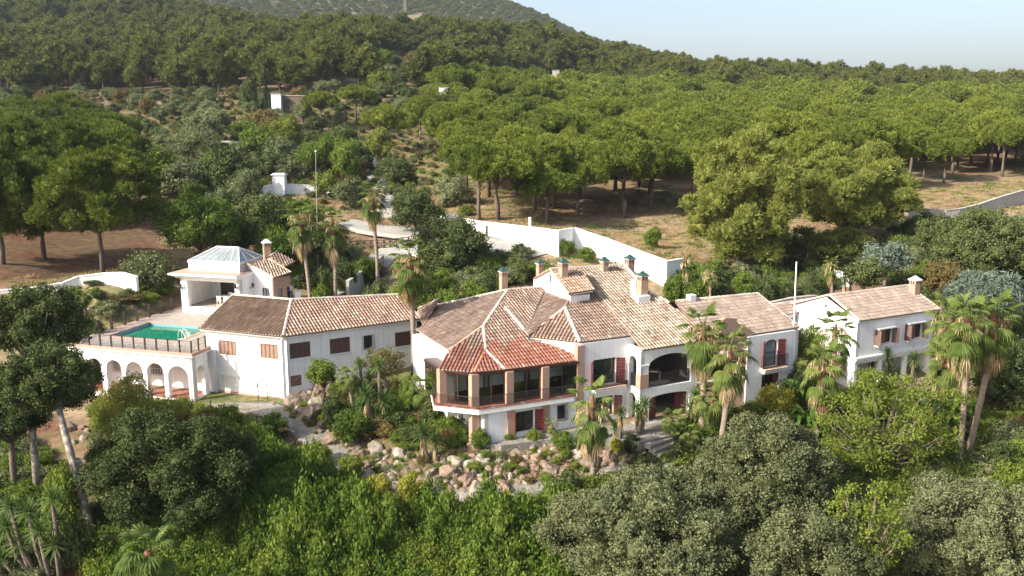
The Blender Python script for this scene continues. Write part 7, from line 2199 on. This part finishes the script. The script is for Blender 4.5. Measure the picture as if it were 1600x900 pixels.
# gas tank in the shade under the pines
t0 = at_Y(1264, 398, 99); e = empty('gas_tank', t0 - ZU * 1.2, 'white horizontal gas tank in the shade under the plumed pines', 'tank')
mb = MB(); mb.tube([t0 - Vector((.25, 0, 0)), t0, t0 + Vector((1.5, .2, 0)), t0 + Vector((1.75, .2, 0))], [.3, .55, .55, .3], 14); mb.build('tank_body', M['yard'], e, smooth=True)  # body greyed in its colour to stand for the pines' shade
for k in (.3, 1.2):
    mb = MB(); mb.box(t0 + Vector((k, 0, -.95)), (.12, 0, 0), (0, .5, 0), (0, 0, .35)); mb.build('cradle', M['white_trim'], e)
mb = MB(); mb.tube([t0 + Vector((.7, .1, .6)), t0 + Vector((.7, .1, .85))], .18, 8); mb.build('valve_hood', M['white_trim'], e)
for i, (px, py, s) in enumerate(((1272, 414, .55), (1282, 421, .45))):
    q = at_Y(px, py, 93 - i); q.z = tz(q.x, q.y) + s * .7; e = empty('stone_block', q, ['larger', 'smaller'][i] + ' pale squared block lying below the white gas tank', 'block')
    mb = MB(); mb.box(q, (s, .1, 0), (-.1, s * .7, 0), (0, 0, s * .6)); bo = mb.build('block', M['white_trim'], e)
bl = at_Y(1322, 412, 93); e = empty('tarpaulin', Vector((bl.x, bl.y, tz(bl.x, bl.y))), 'pale grey sloping sheet cover under the right plumed pine', 'cover')
mb = MB(); zc_ = tz(bl.x, bl.y)
mb.poly([(bl.x - .9, bl.y, zc_), (bl.x + .9, bl.y, zc_), (bl.x + .4, bl.y + 1.2, zc_ + 1.5), (bl.x - .9, bl.y + 1.2, zc_ + 1.7)]); mb.poly([(bl.x + .9, bl.y, zc_), (bl.x + 1.0, bl.y + 1.6, zc_), (bl.x + .4, bl.y + 1.2, zc_ + 1.5)])
mb.build('sheet', M['white_trim'], e)

# ---------------------------------------------------------------- pool house
ph0 = at_z(285, 488, DZ)
def PH(a, b, z=0): q = ph0 + A1 * a + B1 * b; return Vector((q.x, q.y, z))
ph = empty('pool_house', (ph0.x, ph0.y, DZ), 'white pool house with a glass pyramid skylight and open porch behind the pool', 'pool house')
s_of = lambda px, py: (on_plane(px, py, ph0, B1) - ph0)
aR = s_of(374, 440).dot(A1); zT = on_plane(300, 433.5, ph0, B1).z
pw = Wall(PH(0, 0), PH(aR, 0), DZ - .3, zT, th=.45)
a_0 = s_of(292.5, 450).dot(A1); a_1 = s_of(366.5, 450).dot(A1); zB = on_plane(300, 480, ph0, B1).z; zO = on_plane(330, 440, ph0, B1).z
pw.op(a_0, a_1, zB, zO)
MBW = MB(); pw.fill(MBW)
dP = 6.2
ps_ = Wall(PH(aR, 0), PH(aR, dP), DZ - .3, zT, th=.3); ps_.fill(MBW)
pl_ = Wall(PH(0, dP), PH(0, 0), DZ - .3, zT, th=.3); pl_.fill(MBW)
pb_w = Wall(PH(.3, 4.6), PH(aR - .3, 4.6), DZ, zT - .05)
gs = (on_plane(344.5, 450, PH(0, 4.6), B1) - PH(.3, 4.6)).dot(A1)
o = pb_w.op(gs, aR - .9, DZ + .02, DZ + 2.5); window_frame(pb_w, o, ph, name='glass_door', nv=1, depth=.1)
pb_w.fill(MBW)
MBW.build('wall', M['white'], ph)
mb = MB(); mb.prism([PH(.1, .1), PH(aR - .1, .1), PH(aR - .1, 4.6), PH(.1, 4.6)], DZ - .2, zB - .02); mb.build('porch_floor', M['deck'], ph)
# roof slab with moulded edge, tiled surround
ov_ = .75
def slabp(mb, k, z0, z1): mb.prism([PH(-k, -k), PH(aR + k * .25, -k), PH(aR + k * .25, dP), PH(-k, dP)], z0, z1)
mb = MB(); slabp(mb, .35, zT, zT + .14); slabp(mb, .55, zT + .14, zT + .26); slabp(mb, ov_, zT + .26, zT + .42); rs_ = mb.build('roof_slab', M['white_trim'], ph)
mb = MB(); mb.prism([PH(-ov_ + .12, -ov_ + .12), PH(aR + .1, -ov_ + .12), PH(aR + .1, dP), PH(-ov_ + .12, dP)], zT + .42, zT + .47); mb.build('roof_tiling', M['deck_edge'], rs_)
zR = zT + .47
# lantern box and skylight
cl0 = at_z(295, 421.5, zR); cl1 = at_z(371.5, 426.5, zR)
la0 = (cl0 - ph0).dot(A1); lb0 = (cl0 - ph0).dot(B1); la1 = (cl1 - ph0).dot(A1)
lz = on_plane(333, 410, cl0, B1).z
lD = 4.2
mb = MB(); mb.prism([PH(la0, lb0), PH(la1, lb0), PH(la1, lb0 + lD), PH(la0, lb0 + lD)], zR - .01, lz - .1); mb.prism([PH(la0 - .06, lb0 - .06), PH(la1 + .06, lb0 - .06), PH(la1 + .06, lb0 + lD + .06), PH(la0 - .06, lb0 + lD + .06)], lz - .1, lz + .03)
mb.build('lantern_box', M['white'], ph)
c_ = [PH(la0, lb0, lz + .04), PH(la1, lb0, lz + .04), PH(la1, lb0 + lD, lz + .04), PH(la0, lb0 + lD, lz + .04)]
rz_ = on_plane(347, 386, PH(0, lb0 + lD / 2), B1).z
la = la1 - la0
rA = PH(la0 + la * .32, lb0 + lD / 2, rz_); rB = PH(la1 - la * .24, lb0 + lD / 2, rz_)
sk = MB(); sk.tube([rA, rB], .06, 6)
skf = None
fr_ = MB()
for a, b in ((c_[0], rA), (c_[1], rB), (c_[2], rB), (c_[3], rA), (rA, rB), (c_[0], c_[1]), (c_[1], c_[2]), (c_[2], c_[3]), (c_[3], c_[0])): fr_.tube([a + ZU * .03, b + ZU * .03], .07, 5)
for (p0_, p1_, q0_, q1_, n_) in ((c_[0], c_[1], rA, rB, 6), (c_[1], c_[2], rB, rB, 3), (c_[3], c_[2], rA, rB, 6)):
    for k in range(1, n_):
        a = p0_.lerp(p1_, k / n_); f = min(1, max(0, (k / n_ - .0))); b = q0_.lerp(q1_, f); fr_.tube([a + ZU * .02, b + ZU * .02], .045, 4)
skf = fr_.build('skylight_frame', M['white_trim'], ph)
for (p0_, p1_, q0_, q1_, n_) in ((c_[0], c_[1], rA, rB, 6), (c_[1], c_[2], rB, rB, 3), (c_[2], c_[3], rB, rA, 6), (c_[3], c_[0], rA, rA, 3)):
    for k in range(n_):
        g = MB(); q = [p0_.lerp(p1_, k / n_), p0_.lerp(p1_, (k + 1) / n_), q0_.lerp(q1_, (k + 1) / n_), q0_.lerp(q1_, k / n_)]
        if (q[2] - q[3]).length < .01: q = q[:3]
        g.poly(q); g.build('pane', M['glass_sky'], skf)
railing(rs_, [PH(aR - .05, .3, zR), PH(aR - .05, 3.6, zR)], .85, .13)
s_, z_ = ps_.sz(391, 446); wall_lamp(ps_, max(.8, s_), z_ - .2, ph)
for px in (283, 370):
    s_, z_ = pw.sz(px, 447); wall_lamp(pw, min(max(s_, .2), aR - .25), z_ - .2, ph)
# right part: small tiled gabled room
RP = Roof(ph)
kk = at_z(427.4, 433.9, zT + .1)
m0 = at_z(384.7, 413, zT + 1.3)
pA = slope_plane(kk, -W, .42)
q_ = [hit(427.4, 433.9, pA), hit(454.5, 425.6, pA), hit(420.5, 405, pA), hit(386, 412, pA)]
RP.plane([q_[0], q_[1], q_[2], q_[3]], 'lichen')
r_hi = q_[2] + ZU * .25
q2_ = [hit(420.5, 405, pA), hit(433, 396.5, pA), hit(462, 411.5, pA), hit(446, 420, pA)]
RP.plane([p + ZU * .22 for p in q2_], 'aged')
RP.ridge(q_[3], q_[0], r=.11); RP.ridge(q_[1], q_[2], r=.1); RP.ridge(q2_[0] + ZU * .22, q2_[1] + ZU * .22)
RP.done()
rwl = Wall(kk - U * .05 + W * .3, q_[1] + W * .3, DZ - .5, zT)
for (x0, x1, mt) in ((405, 417, 0), (427, 436, 0)):
    pass
o = rwl.op(rwl.L * .28, rwl.L * .52, DZ, DZ + 2.3); fr = window_frame(rwl, o, ph, nv=0, depth=.08, pane='glass_sky')
o = rwl.op(rwl.L * .78, rwl.L * .98, DZ, DZ + 2.4); window_frame(rwl, o, ph, name='door', nv=0)
mb = MB(); rwl.fill(mb); mb.build('brick_wall', M['brick'], ph)
lw_ = Wall(PH(aR, 2.2), kk + W * .3 + A1 * 0, DZ - .5, zT)
o = lw_.op(lw_.L * .45, lw_.L * .8, DZ, DZ + 2.4); window_frame(lw_, o, ph, name='glass_door', nv=1, depth=.08, pane='glass_sky')
mb = MB(); lw_.fill(mb)
mb.poly([Vector((kk.x, kk.y, zT)) + W * .3, lw_.at(0, zT), q_[3] - ZU * .1])
mb.build('side_wall', M['white'], ph)
chb = q_[2] + W * .9 - U * .3; tp = at_Y(416, 374, chb.y)
chimney(ph, Vector((tp.x, chb.y, chb.z - .2)), .62, tp.z, U, 'white', down=1.5)
# table and chairs in the porch
tc_ = PH(a_0 + (a_1 - a_0) * .62, 2.3, zB)
tb = empty('porch_table', tc_, 'long white table under the pool house porch', 'table')
def part_at(name, mbs, mat, par): o = bpy.data.objects.new(name, mbs.mesh(name, M[mat])); COL.objects.link(o); o.parent = par; return o
mb = MB(); mb.box((0, 0, .74), A1 * 1.15, B1 * .45, ZU * .025); part_at('tabletop', mb, 'white_trim', tb)
for a in (-1, 1):
    for b in (-1, 1):
        mb = MB(); mb.box(A1 * a * 1.05 + B1 * b * .37 + ZU * .36, A1 * .035, B1 * .035, ZU * .36); part_at('leg', mb, 'white_trim', tb)
cpos = [(-.75, -.75, 0), (0, -.75, 0), (.75, -.75, 0), (-.75, .75, 1), (0, .75, 1), (.75, .75, 1)]
cl_ = ['left front', 'middle front', 'right front', 'left rear', 'middle rear', 'right rear']
def cpart(nm, mbx, par): return part_at(nm, mbx, 'white_trim', par)
first = None
for (a, b, r_), nm in zip(cpos, cl_):
    loc = tc_ + A1 * a + B1 * b
    e = empty('porch_chair', loc, 'white chair at the %s side of the long porch table' % nm, 'chair', 'chairs round the porch table')
    sg = 1 if r_ == 0 else -1
    mb = MB(); mb.box(ZU * .45, A1 * .22, B1 * .22, ZU * .025); cpart('seat', mb, e)
    mb = MB(); mb.box(-B1 * sg * .21 + ZU * .82, A1 * .2, B1 * .02, ZU * .1); mb.box(-B1 * sg * .21 + ZU * .62, A1 * .2, B1 * .018, ZU * .04); cpart('backrest', mb, e)
    for x in (-1, 1):
        for y in (-1, 1):
            mb = MB(); top_ = .9 if y == -sg else .44; mb.box(A1 * x * .2 + B1 * y * .2 + ZU * top_ / 2, A1 * .018, B1 * .018, ZU * top_ / 2); cpart('leg', mb, e)
# white side cabinet and person beside the pool house
cb_ = at_Y(465, 466, q_[1].y + .6); e = empty('cabinet', Vector((cb_.x, cb_.y, cb_.z - .6)), 'waist-high white box beside the man at the pool house', 'box')
mb = MB(); mb.box(cb_ + ZU * .15, U * .28, W * .2, ZU * .55); mb.build('box_body', M['white_trim'], e); mb = MB(); mb.box(cb_ + ZU * .72, U * .31, W * .23, ZU * .02); mb.build('box_lid', M['white_trim'], e)
def person(label, foot, face, shirt, trousers):
    e = empty('person', foot, label, 'person', rz=face)
    bm = bmesh.new(); lay = None
    J = {'pelvis': ((0, 0, .95), .14), 'waist': ((0, .0, 1.1), .13), 'chest': ((0, .01, 1.32), .155), 'neck': ((0, .0, 1.5), .06), 'head0': ((0, -.01, 1.58), .085), 'head': ((0, -.02, 1.67), .098), 'crown': ((0, -.01, 1.745), .07),
         'lh': ((-.1, 0, .88), .1), 'lk': ((-.12, -.03, .5), .065), 'la': ((-.12, .02, .09), .045), 'lt': ((-.13, -.14, .04), .035),
         'rh': ((.1, 0, .88), .1), 'rk': ((.12, -.05, .5), .065), 'ra': ((.13, 0, .09), .045), 'rt': ((.14, -.16, .04), .035),
         'ls': ((-.19, .01, 1.42), .062), 'le': ((-.25, .04, 1.14), .045), 'lw': ((-.2, -.16, 1.0), .03), 'lp': ((-.17, -.23, .98), .032),
         'rs': ((.19, .01, 1.42), .062), 're': ((.25, .04, 1.14), .045), 'rw': ((.2, -.16, 1.0), .03), 'rp': ((.17, -.23, .98), .032)}
    Eg = [('pelvis', 'waist'), ('waist', 'chest'), ('chest', 'neck'), ('neck', 'head0'), ('head0', 'head'), ('head', 'crown'), ('pelvis', 'lh'), ('lh', 'lk'), ('lk', 'la'), ('la', 'lt'), ('pelvis', 'rh'), ('rh', 'rk'), ('rk', 'ra'), ('ra', 'rt'),
          ('chest', 'ls'), ('ls', 'le'), ('le', 'lw'), ('lw', 'lp'), ('chest', 'rs'), ('rs', 're'), ('re', 'rw'), ('rw', 'rp')]
    names = list(J)
    for s, k in (('l', -1), ('r', 1)):
        px_, py_, pz_ = J[s + 'p'][0]
        for i in range(4):
            n1, n2 = '%sf%d' % (s, i), '%sg%d' % (s, i)
            J[n1] = ((px_ + (i - 1.5) * .018, py_ - .045, pz_ - .01), .009); J[n2] = ((px_ + (i - 1.5) * .02, py_ - .085 + abs(i - 1.3) * .008, pz_ - .035), .008)
            Eg += [(s + 'p', n1), (n1, n2)]
        J[s + 'th'] = ((px_ - k * .045, py_ - .02, pz_ + .01), .010); Eg.append((s + 'p', s + 'th'))
    names = list(J); me = bpy.data.meshes.new('person_mesh')
    me.from_pydata([J[n][0] for n in names], [(names.index(a), names.index(b)) for a, b in Eg], [])
    o = bpy.data.objects.new('body', me); COL.objects.link(o); o.parent = e
    md = o.modifiers.new('skin', 'SKIN'); sv_ = me.skin_vertices[0].data
    for i, n in enumerate(names): sv_[i].radius = (J[n][1], J[n][1] * (.8 if n in ('chest', 'waist', 'pelvis') else 1)); 
    sv_[names.index('pelvis')].use_root = True
    o.modifiers.new('sub', 'SUBSURF').levels = 1; o.modifiers['sub'].render_levels = 1
    m, nt, b = new_mat('person_clothes')       # shirt above the belt, trousers below, skin on face and hands
    tc = nt.nodes.new("ShaderNodeTexCoord"); sx = nt.nodes.new("ShaderNodeSeparateXYZ"); nt.links.new(tc.outputs['Object'], sx.inputs[0])
    r = nt.nodes.new("ShaderNodeValToRGB"); r.color_ramp.interpolation = 'CONSTANT'
    E_ = r.color_ramp.elements; E_[0].position = 0; E_[0].color = (.03, .02, .02, 1); E_[1].position = .035; E_[1].color = (*trousers, 1)
    for ps1, c1 in ((.52, shirt), (.757, (.45, .27, .2))): x = E_.new(ps1); x.color = (*c1, 1)
    dv_ = nt.nodes.new("ShaderNodeMath"); dv_.operation = 'DIVIDE'; dv_.inputs[1].default_value = 2; nt.links.new(sx.outputs[2], dv_.inputs[0]); nt.links.new(dv_.outputs[0], r.inputs[0]); nt.links.new(r.outputs[0], b.inputs['Base Color'])
    me.materials.append(m)
    hb = MB(); rings = []
    for zz, rr in ((1.66, .108), (1.72, .108), (1.78, .085), (1.815, .03)): rings.append([(math.cos(t) * rr, math.sin(t) * rr + .012 + (.015 if zz < 1.7 else 0), zz + (.04 if math.sin(t) < -.3 and zz < 1.7 else 0)) for t in [k * math.pi / 5 for k in range(10)]])
    hb.grid(rings, True, caps=True); ho = bpy.data.objects.new('hair', hb.mesh('hair', M['iron'], True)); COL.objects.link(ho); ho.parent = e
    return e
pf = at_Y(455, 462, q_[1].y + .3); z_t = on_plane(455, 442, pf, Vector((0, -1, 0))).z
person('man in a pale lilac shirt and dark trousers standing beside the pool house', (pf.x, pf.y, z_t - 1.78), -.3, (.42, .38, .5), (.03, .032, .05))

# ---------------------------------------------------------------- distant mountain
sky_pts = [(-900, -260), (-300, -190), (200, -120), (500, -60), (700, -28), (790, -6), (832, 8), (870, 26), (905, 42), (945, 54), (985, 63), (1010, 70), (1040, 80), (1080, 92), (1130, 102), (1200, 116), (1400, 150), (1900, 190), (2600, 220)]
sx_ = np.array([p[0] for p in sky_pts], float); sy_ = np.array([p[1] for p in sky_pts], float)
cols = np.concatenate([np.arange(-900, 300, 40), np.arange(300, 1150, 6), np.arange(1150, 2600, 50)])
rowsN = 46
MV = []
YR = 1350.0
for c in cols:
    yy = np.interp(c, sx_, sy_) + 9
    top = at_Y(c, yy, YR)
    r = ray(c, 100)
    for k in range(rowsN):
        f = k / (rowsN - 8)
        if f <= 1:
            Yk = 720 + (YR - 720) * f; zb_ = 20 + (top.z - 20) * (f ** 1.25)
        else:
            Yk = YR + (f - 1) * 1500; zb_ = top.z - (f - 1) * 700
        X_ = r.x / r.y * Yk
        MV.append((X_, Yk, zb_))
MV = np.array(MV); amp = np.clip((MV[:, 2] - 30) / 60, 0, 1)
MV[:, 2] += amp * (nz(MV[:, 0], MV[:, 1], .02, 5) * 6)
ii = np.arange(len(cols) * rowsN).reshape(len(cols), rowsN)
MQ = np.stack([ii[:-1, :-1], ii[1:, :-1], ii[1:, 1:], ii[:-1, 1:]], -1).reshape(-1, 4)
mc = mixc(C(.11, .12, .055), C(.24, .18, .12), nz(MV[:, 0], MV[:, 1], .012, 7) * 1.2 - .35)
link('distant_mountain', np_mesh('distant_mountain', MV, MQ, M['ground'], mc, True), kind='structure')
ncol = len(cols)
def mz(X, Y):
    u = 800 + X / Y * (ray(800, 100).y) * F
    f = (Y - 720) / (YR - 720)
    yy = np.interp(u, sx_, sy_) + 9
    t = (450 - yy) / F; tz_ = H + YR * ((-sp + t * cp) / (cp + t * sp))
    return 20 + (tz_ - 20) * np.clip(f, 0, 1) ** 1.25, u
Xm, Ym = jgrid(-560, 330, 900, 1360, 9.5)
Zm, um = mz(Xm, Ym)
Zm = Zm + np.clip((Zm - 30) / 60, 0, 1) * nz(Xm, Ym, .02, 5) * 6
pm_ = (450 - F * (Ym * sp + (Zm - H) * cp) / (Ym * cp - (Zm - H) * sp))
bare = nz(Xm, Ym, .012, 7) > .72
ok = (um > 240) & (um < 1120) & (pm_ > -40) & (pm_ < 110) & ~bare
print('mountain trees', ok.sum())
mm_ = [c for c, t in PROTO['aleppo'][:3]]
k = int(ok.sum()); S = R.uniform(.7, 1.25, k)
gn_scatter('mountain_pine_forest', np.stack([Xm[ok], Ym[ok], Zm[ok] - 2.5], -1), np.stack([S * 1.2, S * 1.2, S * .85], -1), R.uniform(0, 6.28, k), R.integers(0, 3, k), mm_)
# ---------------------------------------------------------------- air: thin haze over the whole valley
zt_h = 420.0
m = bpy.data.materials.new('haze_air'); m.use_nodes = True
nt = m.node_tree; nt.nodes.clear()
o_ = nt.nodes.new('ShaderNodeOutputMaterial'); v_ = nt.nodes.new('ShaderNodeVolumePrincipled')
v_.inputs['Color'].default_value = (.80, .88, 1.0, 1); v_.inputs['Density'].default_value = .00010; v_.inputs['Anisotropy'].default_value = .2
nt.links.new(v_.outputs[0], o_.inputs['Volume'])
mb = MB(); mb.box((0, 1100, (zt_h - 420) / 2), (2900, 0, 0), (0, 2900, 0), (0, 0, (zt_h + 420) / 2))
hz = mb.build('haze', m, None, kind='stuff')
